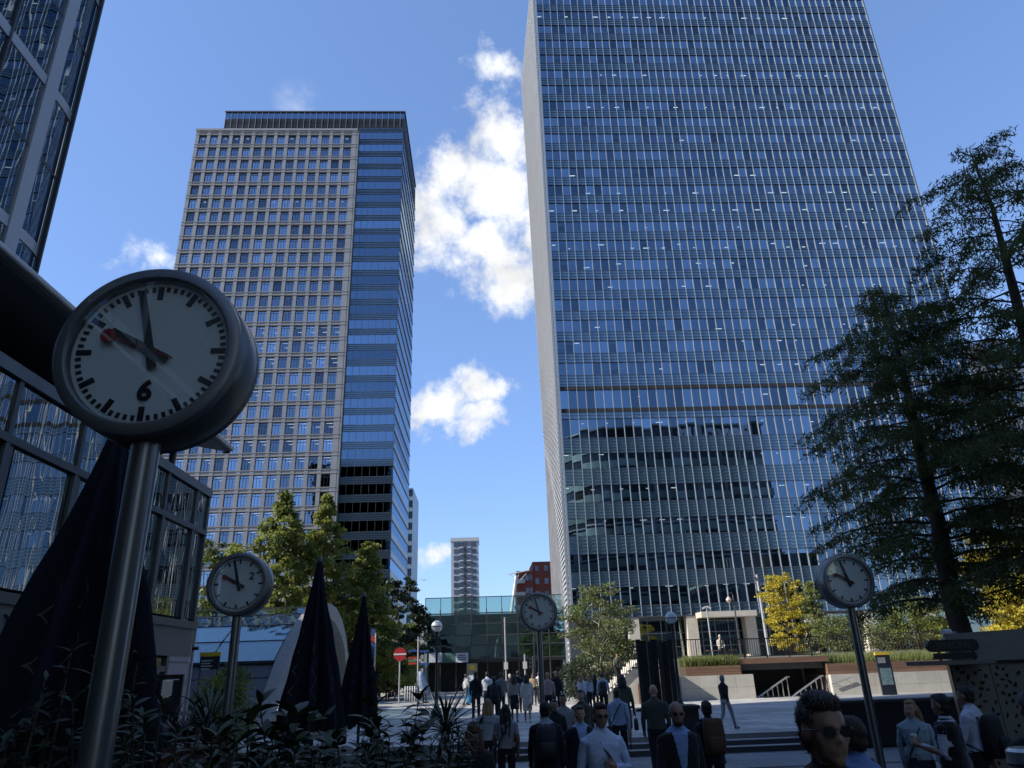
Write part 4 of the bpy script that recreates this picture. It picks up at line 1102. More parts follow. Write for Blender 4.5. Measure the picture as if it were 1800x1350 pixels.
MB().tube([(c.x, 12.7, c.z - .16), (c.x, 12.7, c.z + .03)], .012, 8).tube([(c.x - .07, 12.7, c.z - .05), (c.x, 12.7, c.z - .03)], .01, 6).build('stem', m_steel, cv)
MB().lathe([(0, -.06), (.03, -.05), (.035, 0), (.03, .03), (0, .035)], (c.x - .07, 12.7, c.z - .08), 12).build('dome_camera', M('lamp_white', (.6, .6, .58), .5), cv, smooth=True)

# ------------------------------------------------------------------ folded parasols
def zigzag_mat():
    m, nt, o = _new('parasol_navy'); N = nt.nodes; L = nt.links
    p = N.new('ShaderNodeBsdfPrincipled'); p.inputs['Roughness'].default_value = .85
    p.inputs['Specular IOR Level'].default_value = .2
    tc = N.new('ShaderNodeTexCoord')
    sp = N.new('ShaderNodeSeparateXYZ'); L.new(tc.outputs['UV'], sp.inputs[0])
    def m_(op, a, b=None):
        n = N.new('ShaderNodeMath'); n.operation = op
        for i, v in enumerate((a, b)):
            if v is None: continue
            if isinstance(v, (int, float)): n.inputs[i].default_value = v
            else: L.new(v, n.inputs[i])
        return n.outputs[0]
    tri = m_('PINGPONG', m_('MULTIPLY', sp.outputs[1], 9.0), .5)
    u = m_('FRACT', m_('ADD', m_('MULTIPLY', sp.outputs[0], 8.0), m_('MULTIPLY', tri, .55)))
    line = m_('LESS_THAN', m_('ABSOLUTE', m_('SUBTRACT', u, .5)), .013)
    nz = N.new('ShaderNodeTexNoise'); nz.inputs['Scale'].default_value = 2.2; L.new(tc.outputs['Object'], nz.inputs['Vector'])
    gap = m_('GREATER_THAN', nz.outputs['Fac'], .53)
    f = m_('MULTIPLY', line, gap)
    mx = N.new('ShaderNodeMix'); mx.data_type = 'RGBA'; mx.inputs[6].default_value = (.009, .011, .019, 1); mx.inputs[7].default_value = (.11, .10, .085, 1)
    L.new(f, mx.inputs[0]); L.new(mx.outputs[2], p.inputs['Base Color']); L.new(p.outputs[0], o.inputs['Surface'])
    return m
m_navy = zigzag_mat()
def parasol(label, x, Y, ground, ztop, zhem, rbot, seed, lean=0.0):
    r = random.Random(seed)
    t = thing('folded_parasol', label, 'parasol', (x, Y, ground), group='folded navy parasols')
    nr, na = 26, 96
    ph = [r.uniform(0, 6.28) for _ in range(6)]
    vs = []; uv = []
    H = ztop - zhem
    for i in range(nr):
        s = i / (nr - 1)
        base = .045 + (rbot - .045) * (s ** 1.05)
        for k in range(na):
            a = 2 * math.pi * k / na
            fold = .30 * math.cos(8 * a + ph[0] + .5 * s) + .14 * math.cos(16 * a + ph[1]) + .10 * math.cos(3 * a + ph[2] + 2 * s) + .05 * math.cos(23 * a + ph[3] + 3 * s)
            fold += .22 * s * mnoise.noise(Vector((math.cos(a) * 1.6 + seed, math.sin(a) * 1.6, s * 3.2))) + .10 * mnoise.noise(Vector((math.cos(a) * 5 + seed, math.sin(a) * 5, s * 7)))
            rr = base * (1 + fold * min(1, s * 2.2 + .12))
            if s > .78: rr *= 1 - .15 * (s - .78) / .22
            zz = ztop - s * H - (.10 * math.cos(8 * a + ph[0]) * max(0, s - .8) * 5 * .6)
            vs.append((rr * math.cos(a) + lean * s, rr * math.sin(a), zz - ground)); uv.append((k / na, s))
    fs = []
    for i in range(nr - 1):
        for k in range(na): fs.append((i * na + k, i * na + (k + 1) % na, (i + 1) * na + (k + 1) % na, (i + 1) * na + k))
    me = bpy.data.meshes.new('canopy'); me.from_pydata(vs, [], fs); me.materials.append(m_navy)
    ul = me.uv_layers.new(name='UVMap')
    for p in me.polygons:
        for li, vi in zip(p.loop_indices, p.vertices):
            u_, v_ = uv[vi]
            if u_ < .01 and any(uv[q][0] > .9 for q in p.vertices): u_ = 1.0
            ul.data[li].uv = (u_, v_)
    me.polygons.foreach_set('use_smooth', [True] * len(me.polygons)); me.update()
    place('canopy', me, t)
    MB().tube([(0, 0, 0), (0, 0, ztop - ground + .02)], .032, 12).build('pole', m_pframe, t, local=True, smooth=True)
    MB().lathe([(0, 0), (.03, .0), (.05, .03), (.05, .07), (.02, .12), (0, .12)], (0, 0, ztop - ground - .02), 14).build('finial', m_pframe, t, local=True, smooth=True)
    MB().cbox((0, 0, .06), (.7, .7, .12)).build('base', m_bgran, t, local=True)
    return t
c = onY(225, 745, 5.0); parasol('large folded navy parasol with zigzag lines behind the big clock', c.x - .05, 5.0, NEAR, c.z, 1.55, .54, 2)
c = onY(562, 990, 12.2); parasol('folded navy parasol standing nearest the station dome arch', c.x, 12.2, 0, c.z, 1.5, .46, 5)
c = onY(640, 1050, 16.6); parasol('folded navy parasol standing beside the red van', c.x, 16.6, 0, c.z, 1.45, .37, 9)

# ------------------------------------------------------------------ globe lamps
m_globe = M('opal_globe', (.80, .80, .80), .35, var=.02, trans=.25)
def globe_lamp(label, x, Y, zc, r=.26):
    t = thing('globe_street_lamp', label, 'street lamp', (x, Y, UP), group='globe street lamps'); h = zc - UP
    def bl(mb, *a, **k): return mb.build(*a, local=True, **k)
    bl(MB().lathe([(r * math.sin(math.pi * i / 16) + .0001, -r * math.cos(math.pi * i / 16)) for i in range(17)], (0, 0, h), 28, caps=False), 'globe', m_globe, t, smooth='all')
    bl(MB().lathe([(r * 1.0, -.015), (r * 1.07, -.015), (r * 1.07, .015), (r * 1.0, .015)], (0, 0, h - .01), 28, caps=False), 'globe_band', m_black, t)
    for i in range(4):
        a = math.pi / 2 * i + .6
        bl(MB().tube([(r * 1.03 * math.sin(q) * math.cos(a), r * 1.03 * math.sin(q) * math.sin(a), h - r * 1.03 * math.cos(q)) for q in [.3 + (math.pi / 2 - .3) * k / 6 for k in range(7)]], .008, 6), 'cage_arm', m_black, t)
    bl(MB().lathe([(.10, h - r - .02), (.12, h - r + .02), (.06, h - r - .12), (.05, h - r - .3)][::-1], (0, 0, 0), 16), 'collar', m_black, t, smooth=True)
    bl(MB().tube([(-.22, 0, h - r - .38), (.22, 0, h - r - .38)], .016, 6), 'ladder_bar', m_black, t)
    bl(MB().lathe([(.30, 0), (.30, .12), (.24, .16), (.26, .22), (.20, .34), (.12, .42), (.13, .5), (.085, .56), (.075, 1.2), (.05, h - r - .28)], (0, 0, 0), 18), 'post', m_black, t, smooth=True)
    return t
c = onY(768, 1101, 36.0); globe_lamp('white globe street lamp in front of the glass bridge building', c.x, 36, c.z)
c = onY(1179.5, 1086, 33.0); globe_lamp('white globe street lamp beside the black slat screen', c.x, 33, c.z)

# ------------------------------------------------------------------ signs and small street furniture
m_galv = M('galvanised_post', (.38, .38, .38), .5, metal=.5)
Y = 52.0; c = onY(703, 1150, Y); r = 11 / (1340 / Y)
t = thing('no_entry_sign', 'red round no entry sign on a grey post by the trees', 'sign', (c.x, Y, UP))
MB().lathe([(0, 0), (r, 0), (r, .03), (0, .03)], (c.x, Y, c.z), 32, 'y', caps=False).build('disc', M('sign_red', (.42, .02, .025), .5), t)
MB().box(c.x - r * .98, c.x + r * .98, Y - .012, Y - .002, c.z - r * .12, c.z + r * .12).build('white_bar', M('sign_white', (.65, .65, .65), .5), t)
MB().tube([(c.x, Y + .07, UP), (c.x, Y + .07, c.z + r * .5)], .05, 8).build('post', m_galv, t)
Y = 50.0; c = onY(735, 1148, Y)
t = thing('finger_post_sign', 'finger post with blue and red direction blades', 'signpost', (c.x, Y, UP))
MB().tube([(c.x, Y, UP), (c.x, Y, c.z + 1.0)], .05, 8).build('post', m_galv, t)
for (dx, dz, w_, col, nm) in ((-.36, .15, .62, (.03, .07, .25), 'blade'), (.4, .1, .62, (.03, .07, .25), 'blade'), (-.36, -.28, .55, (.42, .05, .03), 'blade'), (-.36, -.45, .55, (.10, .20, .10), 'blade'), (-.36, -.62, .55, (.42, .05, .03), 'blade'), (.4, -.68, .62, (.03, .07, .25), 'blade')):
    MB().box(c.x + dx - w_ / 2, c.x + dx + w_ / 2, Y - .02, Y + .02, c.z + dz - .065, c.z + dz + .065).build(nm, M('blade_%d' % int(col[0] * 1000 + col[2] * 10), col, .5), t)
Y = 49.0; c = onY(660, 1130, Y)
t = thing('roundel_banner', 'vertical blue and red banner on a post behind the parasol', 'banner', (c.x, Y, UP))
MB().tube([(c.x, Y, UP), (c.x, Y, c.z + .6)], .045, 8).build('post', m_galv, t)
for k, col in enumerate(((.03, .06, .22), (.4, .04, .04), (.05, .12, .30), (.03, .06, .22))):
    MB().box(c.x - .3, c.x - .05, Y - .02, Y + .02, c.z + .45 - .42 * k, c.z + .85 - .42 * k).build('panel', M('banner_panel_%d' % k, col, .6), t)
# flag on leaning pole
Y = 50.5; c = onY(753, 1205, Y); d = onY(742, 1180, Y)
t = thing('promotion_flag', 'pale blue feather flag leaning beside the globe lamp', 'flag', (c.x + .4, Y, UP))
MB().tube([(c.x + .42, Y, UP), tuple(c), tuple(d)], [.03, .025, .012], 8).build('pole', m_galv, t)
q = MB(); pts = []
for i in range(7):
    u = i / 6
    for s in (0, 1):
        p = d.lerp(Vector((c.x + .12, Y, c.z - .35)), u); pts.append((p.x - s * .55 * math.sin(math.pi * min(1, u * .75 + .12)), Y - .03 - .06 * math.sin(u * 5) * s, p.z - s * .25 * u))
q.add(pts, [(2 * i, 2 * i + 1, 2 * i + 3, 2 * i + 2) for i in range(6)])
fo = q.build('flag_cloth', M('flag_blue', (.38, .50, .68), .7, trans=.3), t, smooth='all')
sm = fo.modifiers.new('thick', 'SOLIDIFY'); sm.thickness = .012
# blue advert board
Y = 47.0; a, b = onY(825, 1187, Y), onY(834, 1216, Y)
t = thing('advert_board', 'freestanding blue and white advert board near the bridge entrance', 'advert board', (a.x, Y, UP))
MB().box(a.x - .18, a.x + .25, Y, Y + .06, UP + .1, a.z).build('panel', M('advert_blue', (.08, .38, .70), .5, var=.3, nscale=3), t)
MB().box(a.x - .18, a.x + .25, Y - .006, Y - .001, a.z - .35, a.z - .02).build('white_print', M('advert_white', (.7, .75, .8), .5), t)
for dx in (-.14, .21): MB().box(a.x + dx - .02, a.x + dx + .02, Y - .15, Y + .2, UP, UP + .1).build('foot', m_black, t)
# bollards
for i in range(6):
    c = onZ(713 + i * 4.2, 1219, UP); Y = 56.0; x = onY(713 + i * 4.2, 1205, Y).x
    t = thing('steel_bollard', 'short pale steel bollard in the row by the red van', 'bollard', (x, Y, UP), group='row of bollards by the van')
    MB().lathe([(.07, 0), (.07, .95), (.05, 1.0), (0, 1.0)], (0, 0, 0), 12).build('shaft', m_galv, t, local=True, smooth=True)
    MB().lathe([(.073, .78), (.075, .78), (.075, .86), (.073, .86)], (0, 0, 0), 12, caps=False).build('reflective_band', M('sign_white', (.65, .65, .65), .5), t, local=True)
# traffic signal
Y = 62.0; c = onY(936, 1165, Y)
t = thing('traffic_signal', 'black traffic signal head on grey post before the bridge building', 'traffic light', (c.x, Y, UP))
MB().tube([(c.x, Y, UP), (c.x, Y, c.z + .5)], .06, 8).build('post', m_galv, t)
MB().box(c.x - .32, c.x - .06, Y - .16, Y + .1, c.z - .5, c.z + .5).build('signal_head', m_black, t)
for k in range(3): MB().lathe([(0, -.02), (.09, -.02), (.1, 0), (0, 0)], (c.x - .19, Y - .16, c.z + .32 - .3 * k), 12, 'y', caps=False).build('lens', M('signal_lens', (.15, .16, .15), .3), t)
for px, top in ((887, 1085), (922, 1150)):
    c = onY(px, top, 58.0)
    t = thing('slim_street_pole', 'slim grey pole with junction box in front of the bridge' if px == 887 else 'short grey pole beside the traffic signal', 'pole', (c.x, 58, UP))
    MB().tube([(c.x, 58, UP), (c.x, 58, c.z)], .06, 8).build('shaft', m_galv, t)
    MB().box(c.x - .15, c.x + .15, 57.8, 57.94, UP + 1.9, UP + 2.4).build('box', M('box_white', (.5, .5, .5), .6), t)
# masts on the terrace
for (px, pt, pb, kind) in ((1330, 1010, 1120, 0), (1288, 1046, 1120, 1), (1242, 1068, 1120, 2)):
    Y = 62.0; a = onY(px, pt, Y)
    t = thing('camera_mast', ['pale mast with cluster of security cameras beside the yellow tree', 'dark lamp mast with hooked lantern on the terrace', 'short pole with small twin cameras on the terrace'][kind], 'mast', (a.x, Y, TER))
    MB().tube([(a.x, Y, TER), (a.x, Y, a.z)], [.14, .10] if kind == 0 else .06, 10).build('pole', m_galv if kind != 1 else m_pframe, t, smooth=True)
    if kind == 0:
        for k in range(4): MB().lathe([(0, -.12), (.11, -.08), (.12, .05), (.05, .12), (0, .12)], (a.x + (.25 if k % 2 else -.25), Y - .1, a.z - .3 - k * .55), 10).build('camera', m_mull_d, t, smooth=True)
    elif kind == 1:
        MB().tube([(a.x, Y, a.z), (a.x - .1, Y, a.z + .2), (a.x - .35, Y, a.z + .15), (a.x - .4, Y, a.z - .1)], .035, 6).build('hook', m_pframe, t)
        MB().lathe([(.05, .2), (.22, .0), (.24, -.1), (.12, -.28), (0, -.3)], (a.x - .4, Y, a.z - .3), 14).build('lantern', M('lantern_glass', (.45, .40, .32), .4), t, smooth=True)
    else:
        for s in (-1, 1): MB().cbox((a.x + s * .2, Y, a.z), (.35, .14, .14), Matrix.Rotation(s * .4, 3, 'Y')).build('camera', M('box_white', (.5, .5, .5), .6), t)
# camera pole beside the pavilion
Y = 21.5; c = onY(352, 1090, Y)
t = thing('security_camera_pole', 'slim white pole with side arm and hanging dome camera', 'security camera', (c.x - .1, Y, UP))
MB().tube([(c.x - .1, Y, 0), (c.x - .1, Y, c.z + .1)], .045, 10).build('pole', m_galv, t, smooth=True)
MB().tube([(c.x - .1, Y, c.z + .05), (c.x + .38, Y, c.z + .05)], .018, 6).build('arm', m_galv, t)
MB().lathe([(0, .0), (.05, .0), (.06, -.08), (.05, -.12), (.06, -.15), (.03, -.21), (0, -.22)], (c.x + .36, Y, c.z + .05), 12).build('dome_camera', m_galv, t, smooth=True)
MB().lathe([(0, -.1), (.05, -.08), (.05, .08), (0, .1)], (c.x - .02, Y - .05, c.z - .75), 10, 'x').build('lower_camera', m_mull_d, t, smooth=True)
# yellow and black notice board on the dome
Y = 27.5; a, b = onY(353, 1147, Y), onY(384, 1176, Y)
t = thing('station_notice', 'black station notice board with yellow top strip', 'sign', ((a.x + b.x) / 2, Y, UP))
MB().box(a.x, b.x, Y, Y + .06, b.z, a.z - .14).build('board', M('totem_navy', (.02, .025, .035), .4), t)
MB().box(a.x - .02, b.x + .02, Y - .01, Y + .07, a.z - .138, a.z).build('yellow_strip', M('totem_yellow', (.72, .47, .03), .5), t)
for k in range(4): MB().box(a.x + .06, a.x + .45 - .08 * (k % 2), Y - .008, Y - .001, a.z - .3 - .09 * k, a.z - .26 - .09 * k).build('text_line', M('totem_text', (.5, .5, .5), .6), t)
for x in (a.x + .05, b.x - .05): MB().tube([(x, Y + .03, UP - .02), (x, Y + .03, b.z)], .03, 8).build('leg', m_black, t)
# framed menu stand by the pavilion door
Y = 15.2; a, b = onY(270, 1187, Y), onY(314, 1262, Y)
t = thing('menu_stand', 'dark metal framed menu stand beside the pavilion pier', 'menu stand', ((a.x + b.x) / 2, Y, .1))
for (x0, x1, z0, z1) in ((a.x, a.x + .07, 0.1, a.z), (b.x - .07, b.x, .1, a.z), (a.x + .072, b.x - .072, a.z - .08, a.z)):
    MB().box(x0, x1, Y - .03, Y + .03, z0, z1).build('frame_bar', m_black, t)
MB().box(a.x + .08, b.x - .08, Y - .005, Y + .005, 1.0, a.z - .1).build('menu_glass', m_pglass, t)

# red van
Y = 66.0; a, b = onY(663, 1185, Y), onY(692, 1185, Y)
t = thing('red_van', 'salmon red vintage van with rounded roof parked under the trees', 'van', ((a.x + b.x) / 2 - .2, Y, UP))
vw = b.x - a.x; zt = onY(680, 1182, Y).z
m_van = M('van_red', (.50, .10, .085), .4, var=.08)
prof_ = [(-vw / 2 - .2, .35), (vw / 2, .35), (vw / 2 + .03, 1.1), (vw / 2 - .08, zt - UP - .25), (vw / 2 - .3, zt - UP - .04), (0, zt - UP + .03), (-vw / 2 + .1, zt - UP - .04), (-vw / 2 - .12, zt - UP - .25), (-vw / 2 - .23, 1.1)]
MB().prism(prof_, 0, 3.6, 'y').build('body', m_van, t, local=True, bevel=.06)
MB().box(-vw / 2 + .05, vw / 2 - .25, -.015, .02, 1.35, zt - UP - .4).build('windscreen', M('van_window', (.25, .25, .27), .1, spec=.9), t, local=True)
MB().box(-vw / 2 - .1, vw / 2 - .05, -.05, .02, .42, .55).build('bumper', m_steel, t, local=True)
MB().box(-vw / 2 + .1, vw / 2 - .3, -.02, .02, .75, .95).build('grille', m_van, t, local=True)
for x in (-vw / 2 - .02, vw / 2 - .2):
    MB().lathe([(0, -.03), (.11, -.02), (.12, .03)], (x + .05, 0, .85), 14, 'y').build('headlight', M('lamp_white', (.6, .6, .58), .5), t, local=True, smooth=True)
    for y in (.7, 2.8):
        w1 = MB().lathe([(.16, -.1), (.33, -.1), (.35, 0), (.33, .1), (.16, .1)], (x + .08, y, .33), 20, 'x').build('wheel', m_black, t, local=True, smooth=True)

# bicycles at the dome
def bicycle(label, x, Y, rz, frame_col, i):
    t = thing('parked_bicycle', label, 'bicycle', (x, Y, UP), rotz=rz, group='bicycles parked by the dome')
    mf = M('bike_paint_%d' % i, frame_col, .35, spec=.6)
    def bl(mb, *a, **k): return mb.build(*a, local=True, **k)
    for wx in (-.52, .52):
        w1 = bl(MB().lathe([(.335, -.02), (.35, 0), (.335, .02), (.315, 0), (.335, -.02)], (wx, 0, .35), 28, 'y', caps=False), 'tyre', m_black, t, smooth=True)
        bl(MB().lathe([(.315, -.012), (.315, .012), (.30, .012), (.30, -.012), (.315, -.012)], (wx, 0, .35), 28, 'y', caps=False), 'rim', m_steel, w1)
        for s in range(10):
            a = math.pi * s / 10
            bl(MB().tube([(wx - .3 * math.cos(a), 0, .35 - .3 * math.sin(a)), (wx + .3 * math.cos(a), 0, .35 + .3 * math.sin(a))], .003, 4), 'spoke', m_steel, w1)
    S, H, B = (-.12, 0, .82), (.36, 0, .84), (-.08, 0, .30)
    for (p, q) in ((S, H), (H, B), (B, S), (B, (-.52, 0, .35)), ((-.13, 0, .76), (-.52, 0, .35)), (H, (.52, 0, .35))):
        bl(MB().tube([p, q], .018, 8), 'frame_tube', mf, t, smooth=True)
    bl(MB().tube([S, (-.15, 0, .95)], .013, 6), 'seat_post', m_steel, t)
    bl(MB().lathe([(0, -.14), (.04, -.12), (.07, .05), (.08, .12), (0, .13)], (-.15, 0, .97), 10, 'x'), 'saddle', m_black, t, smooth=True)
    bl(MB().tube([H, (.33, 0, 1.0), (.42, 0, 1.02)], .013, 6), 'stem', m_steel, t)
    bl(MB().tube([(.36, -.28, 1.0), (.42, -.1, 1.02), (.42, .1, 1.02), (.36, .28, 1.0)], .012, 6), 'handlebar', m_black, t)
    bl(MB().lathe([(0, -.01), (.09, -.01), (.09, .01), (0, .01)], B, 16, 'y', caps=False), 'chainring', m_steel, t)
    return t
bicycle('dark bicycle with thick tyres parked nearest the round hedge', onY(408, 1255, 30).x, 31, rad(25), (.02, .02, .022), 0)
bicycle('red framed bicycle parked among the others at the dome', onY(440, 1245, 31).x, 32, rad(40), (.5, .05, .03), 1)
bicycle('grey bicycle parked between the dark and red ones', onY(422, 1250, 31).x, 31.6, rad(32), (.2, .2, .22), 2)
bicycle('blue grey bicycle parked next to the concrete arch', onY(456, 1243, 32).x, 32.6, rad(48), (.10, .13, .18), 3)
# ------------------------------------------------------------------ trees
def leaf_quads(P, size, rng, aspect=.6, up=0.0, droop=0.0):
    """one small folded quad per point, random orientation"""
    n = len(P)
    A = rng.normal(size=(n, 3)); A[:, 2] = A[:, 2] * (1 - up) - droop * 2
    A /= np.linalg.norm(A, axis=1)[:, None] + 1e-9
    B = np.cross(A, rng.normal(size=(n, 3))); B /= np.linalg.norm(B, axis=1)[:, None] + 1e-9
    s = (size * rng.uniform(.6, 1.35, n))[:, None]
    a, b = A * s * .5, B * s * .5 * aspect
    V = np.stack([P - a, P + b, P + a, P - b], 1).reshape(-1, 3)
    Q = np.arange(4 * n).reshape(n, 4)
    return V, Q
m_bark = M('bark', (.09, .07, .055), .9, var=.3, nscale=6, bump=.3, stretch=(1, 1, .3))
m_barkp = M('pale_bark', (.34, .31, .27), .8, var=.35, nscale=5, stretch=(1, 1, .5))
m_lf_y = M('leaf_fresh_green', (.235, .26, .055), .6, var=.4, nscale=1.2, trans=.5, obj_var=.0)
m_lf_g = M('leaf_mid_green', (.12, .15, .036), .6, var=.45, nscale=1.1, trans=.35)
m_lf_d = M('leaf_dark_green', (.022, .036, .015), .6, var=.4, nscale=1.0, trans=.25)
m_lf_o = M('leaf_olive', (.13, .15, .055), .6, var=.45, nscale=1.6, trans=.35)
m_lf_yel = M('leaf_yellow', (.44, .36, .03), .6, var=.3, nscale=2, trans=.4)
m_lf_cy = M('conifer_green', (.11, .13, .042), .7, var=.5, nscale=.7, trans=.5)
def tree(name, label, base, height, rx, ry, shape, n_leaf, size, mat, bark, seed, trunk_r=.16, clumps=70, low=.12, group=None, clear=.08, cs=.34, mat2=None):
    rng = np.random.default_rng(seed); rr = random.Random(seed)
    t = thing(name, label, 'tree' if 'shrub' not in name else 'shrub', base, group=group)
    # crown clumps
    cen = []; rad_ = []
    for i in range(clumps):
        u = low + (1 - low) * (i + rr.random()) / clumps
        if shape == 'cone': R_ = (1 - u) ** .75 * 1.0 + .06
        elif shape == 'spire': R_ = min(1, (1 - u) * 1.6 + .10) * (.75 + .25 * math.sin(u * 9 + seed))
        else: R_ = math.sqrt(max(0.05, 1 - ((u - .52) / .53) ** 2))
        a = rr.uniform(0, 2 * math.pi); q = math.sqrt(rr.uniform(.12, 1)) * R_ * rr.uniform(.75, 1.12)
        cen.append((q * rx * math.cos(a), q * ry * math.sin(a), u * height * .97)); rad_.append(cs * (.6 + .55 * R_) * rr.uniform(.7, 1.25))
    cen = np.array(cen); rad_ = np.array(rad_)
    w = rad_ ** 2; w /= w.sum()
    idx = rng.choice(len(cen), n_leaf, p=w)
    off = rng.normal(size=(n_leaf, 3)); off /= np.linalg.norm(off, axis=1)[:, None]
    off *= (rng.uniform(.25, 1.1, n_leaf) ** .7)[:, None] * rad_[idx][:, None] * np.array([[min(rx, 1.8), min(ry, 1.8), max(.7, height * .075)]])
    P = cen[idx] + off
    P[:, 2] = np.clip(P[:, 2], .1, None)
    V, Q = leaf_quads(P, size, rng)
    mi = None; mats = mat
    if mat2 is not None:
        mats = [mat, mat2]; mi = (rng.random(len(cen)) < .4)[idx].astype(np.int32)
    cr = place('crown', np_mesh('crown', V, Q, mats, mi), t)
    tk = MB(); top = height * (.93 if shape != 'round' else .7)
    pts = [(rr.gauss(0, .05) * rx * s, rr.gauss(0, .05) * ry * s, top * s) for s in (0, .12, .3, .5, .7, .86, 1)]; pts[0] = (0, 0, -.05)
    tk.tube(pts, [trunk_r * k for k in (1.25, 1, .82, .62, .42, .25, .08)], 10)
    for i in rng.choice(len(cen), min(len(cen), 30), replace=False):
        c = cen[i]; z0 = max(height * clear, c[2] - .35 * math.hypot(c[0], c[1]) - .1 * height)
        s = min(.98, z0 / top); k = min(5, int(s * 6)); f = s * 6 - k
        p0 = Vector(pts[k]).lerp(Vector(pts[k + 1]), f) if k < 6 else Vector(pts[-1])
        r0 = trunk_r * (1 - s) * .55 + .012
        p1 = Vector(c); mid = p0.lerp(p1, .5) + Vector((0, 0, -.04 * height * rr.random()))
        tk.tube([p0, mid, p1], [r0, r0 * .6, .012], 5, caps=False)
    tk.build('trunk', bark, t, local=True, smooth=True)
    return t
G = 'lit trees before the stone tower'
def T(px, py, Y, **k):   # top pixel of the crown -> base and height
    p = onY(px, py, Y); g = k.pop('g', UP)
    return (p.x + k.pop('dx', 0), Y, g), p.z - g
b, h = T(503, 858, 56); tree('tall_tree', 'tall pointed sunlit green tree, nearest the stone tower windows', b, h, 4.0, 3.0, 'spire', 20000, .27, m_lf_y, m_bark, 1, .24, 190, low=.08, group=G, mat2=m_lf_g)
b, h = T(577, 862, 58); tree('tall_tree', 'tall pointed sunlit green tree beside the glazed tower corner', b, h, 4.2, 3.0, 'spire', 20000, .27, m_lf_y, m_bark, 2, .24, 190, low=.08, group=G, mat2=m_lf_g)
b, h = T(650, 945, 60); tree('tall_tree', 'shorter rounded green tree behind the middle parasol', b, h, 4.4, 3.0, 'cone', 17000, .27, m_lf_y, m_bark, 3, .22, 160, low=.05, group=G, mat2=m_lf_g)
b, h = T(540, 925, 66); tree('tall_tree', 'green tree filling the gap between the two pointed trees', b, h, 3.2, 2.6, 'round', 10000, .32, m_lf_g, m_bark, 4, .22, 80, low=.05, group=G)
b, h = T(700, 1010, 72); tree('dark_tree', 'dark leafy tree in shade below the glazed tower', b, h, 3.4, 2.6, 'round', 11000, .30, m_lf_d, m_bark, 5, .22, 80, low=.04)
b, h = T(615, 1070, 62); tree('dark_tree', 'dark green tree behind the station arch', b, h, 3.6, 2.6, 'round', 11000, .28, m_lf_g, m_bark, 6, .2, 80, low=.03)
b, h = T(372, 945, 46); tree('street_tree', 'sunlit green tree between the pavilion corner and the dome', b, h, 2.4, 2.2, 'round', 9000, .26, m_lf_y, m_bark, 7, .16, 70, low=.12, mat2=m_lf_g)
b, h = T(414, 948, 52); tree('street_tree', 'small pointed green tree rising behind the clock numbered two', b, h, 1.8, 1.8, 'spire', 6000, .26, m_lf_y, m_bark, 8, .14, 60, low=.2)
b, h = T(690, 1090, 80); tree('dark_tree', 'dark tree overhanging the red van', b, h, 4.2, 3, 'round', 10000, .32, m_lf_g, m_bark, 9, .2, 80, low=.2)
tree('street_tree', 'unseen tall tree added behind the bar pavilion to cast a shadow band', (-17.0, 24.2, UP), 15.0, 2.0, 1.5, 'round', 7000, .28, m_lf_g, m_bark, 10, .2, 60, low=.3)  # added out of sight to lay a shadow band across the plaza
tree('street_tree', 'unseen tall tree added between pavilion and dome to cast a shadow band', (-16.0, 31.8, UP), 14.0, 2.2, 1.9, 'round', 8000, .28, m_lf_g, m_bark, 11, .2, 60, low=.3)  # second hidden tree, added for another shadow band on the paving
# birch at the terrace stair
b, h = T(1047, 1022, 47); tree('birch_tree', 'airy silver birch in sun beside the terrace stair', b, h, 2.2, 1.9, 'round', 9000, .15, m_lf_o, m_barkp, 12, .10, 90, low=.2, cs=.30, mat2=m_lf_g)
b, h = T(1075, 1060, 50); tree('birch_tree', 'smaller birch leaning over the terrace stair', b, h, 1.6, 1.5, 'round', 4200, .15, m_lf_o, m_barkp, 13, .08, 60, low=.25, cs=.3)
b, h = T(1032, 1158, 46); tree('dark_shrub', 'dark rounded shrub below the birch tree', b, h, 1.9, 1.6, 'round', 4500, .14, m_lf_d, m_bark, 14, .05, 50, low=.02, cs=.4)
# terrace trees
b, h = T(1368, 1006, 56, g=TER); tree('yellow_tree', 'bright yellow leaved tree beside the camera mast', b, h, 1.7, 1.5, 'round', 6500, .17, m_lf_yel, m_bark, 15, .08, 70, low=.06, cs=.3)
b, h = T(1420, 1020, 55, g=TER); tree('young_tree', 'young fresh green tree next to the yellow one', b, h, 1.5, 1.4, 'cone', 5500, .17, m_lf_o, m_bark, 16, .07, 70, low=.05, cs=.34, mat2=m_lf_y)
for i, (px, py, rx, lab) in enumerate(((1468, 1085, 1.5, 'low green shrub behind the terrace railing'), (1600, 1048, 2.4, 'broad sunlit shrub left of the dark trunk'), (1555, 1082, 1.5, 'small sunlit shrub beside the broad one'), (1655, 1085, 1.8, 'rounded shrub right behind the dark trunk'))):
    b, h = T(px, py, 52 + i * .7, g=TER); tree('garden_shrub', lab, b, h, rx, 1.4, 'round', 5200, .16, m_lf_y if i % 2 else m_lf_o, m_bark, 20 + i, .05, 60, low=.02, cs=.4, mat2=m_lf_g)
b, h = T(1738, 930, 50, g=TER); tree('yellow_tree', 'large yellow tree glowing behind the dark conifer trunk', b, h, 3.2, 2, 'round', 8500, .2, m_lf_yel, m_bark, 26, .12, 80, low=.03, cs=.4)
b, h = T(1790, 1010, 47, g=TER); tree('yellow_tree', 'low yellow tree behind the kiosk roof', b, h, 2.6, 2, 'round', 6000, .2, m_lf_yel, m_bark, 27, .1, 60, low=.03, cs=.4)

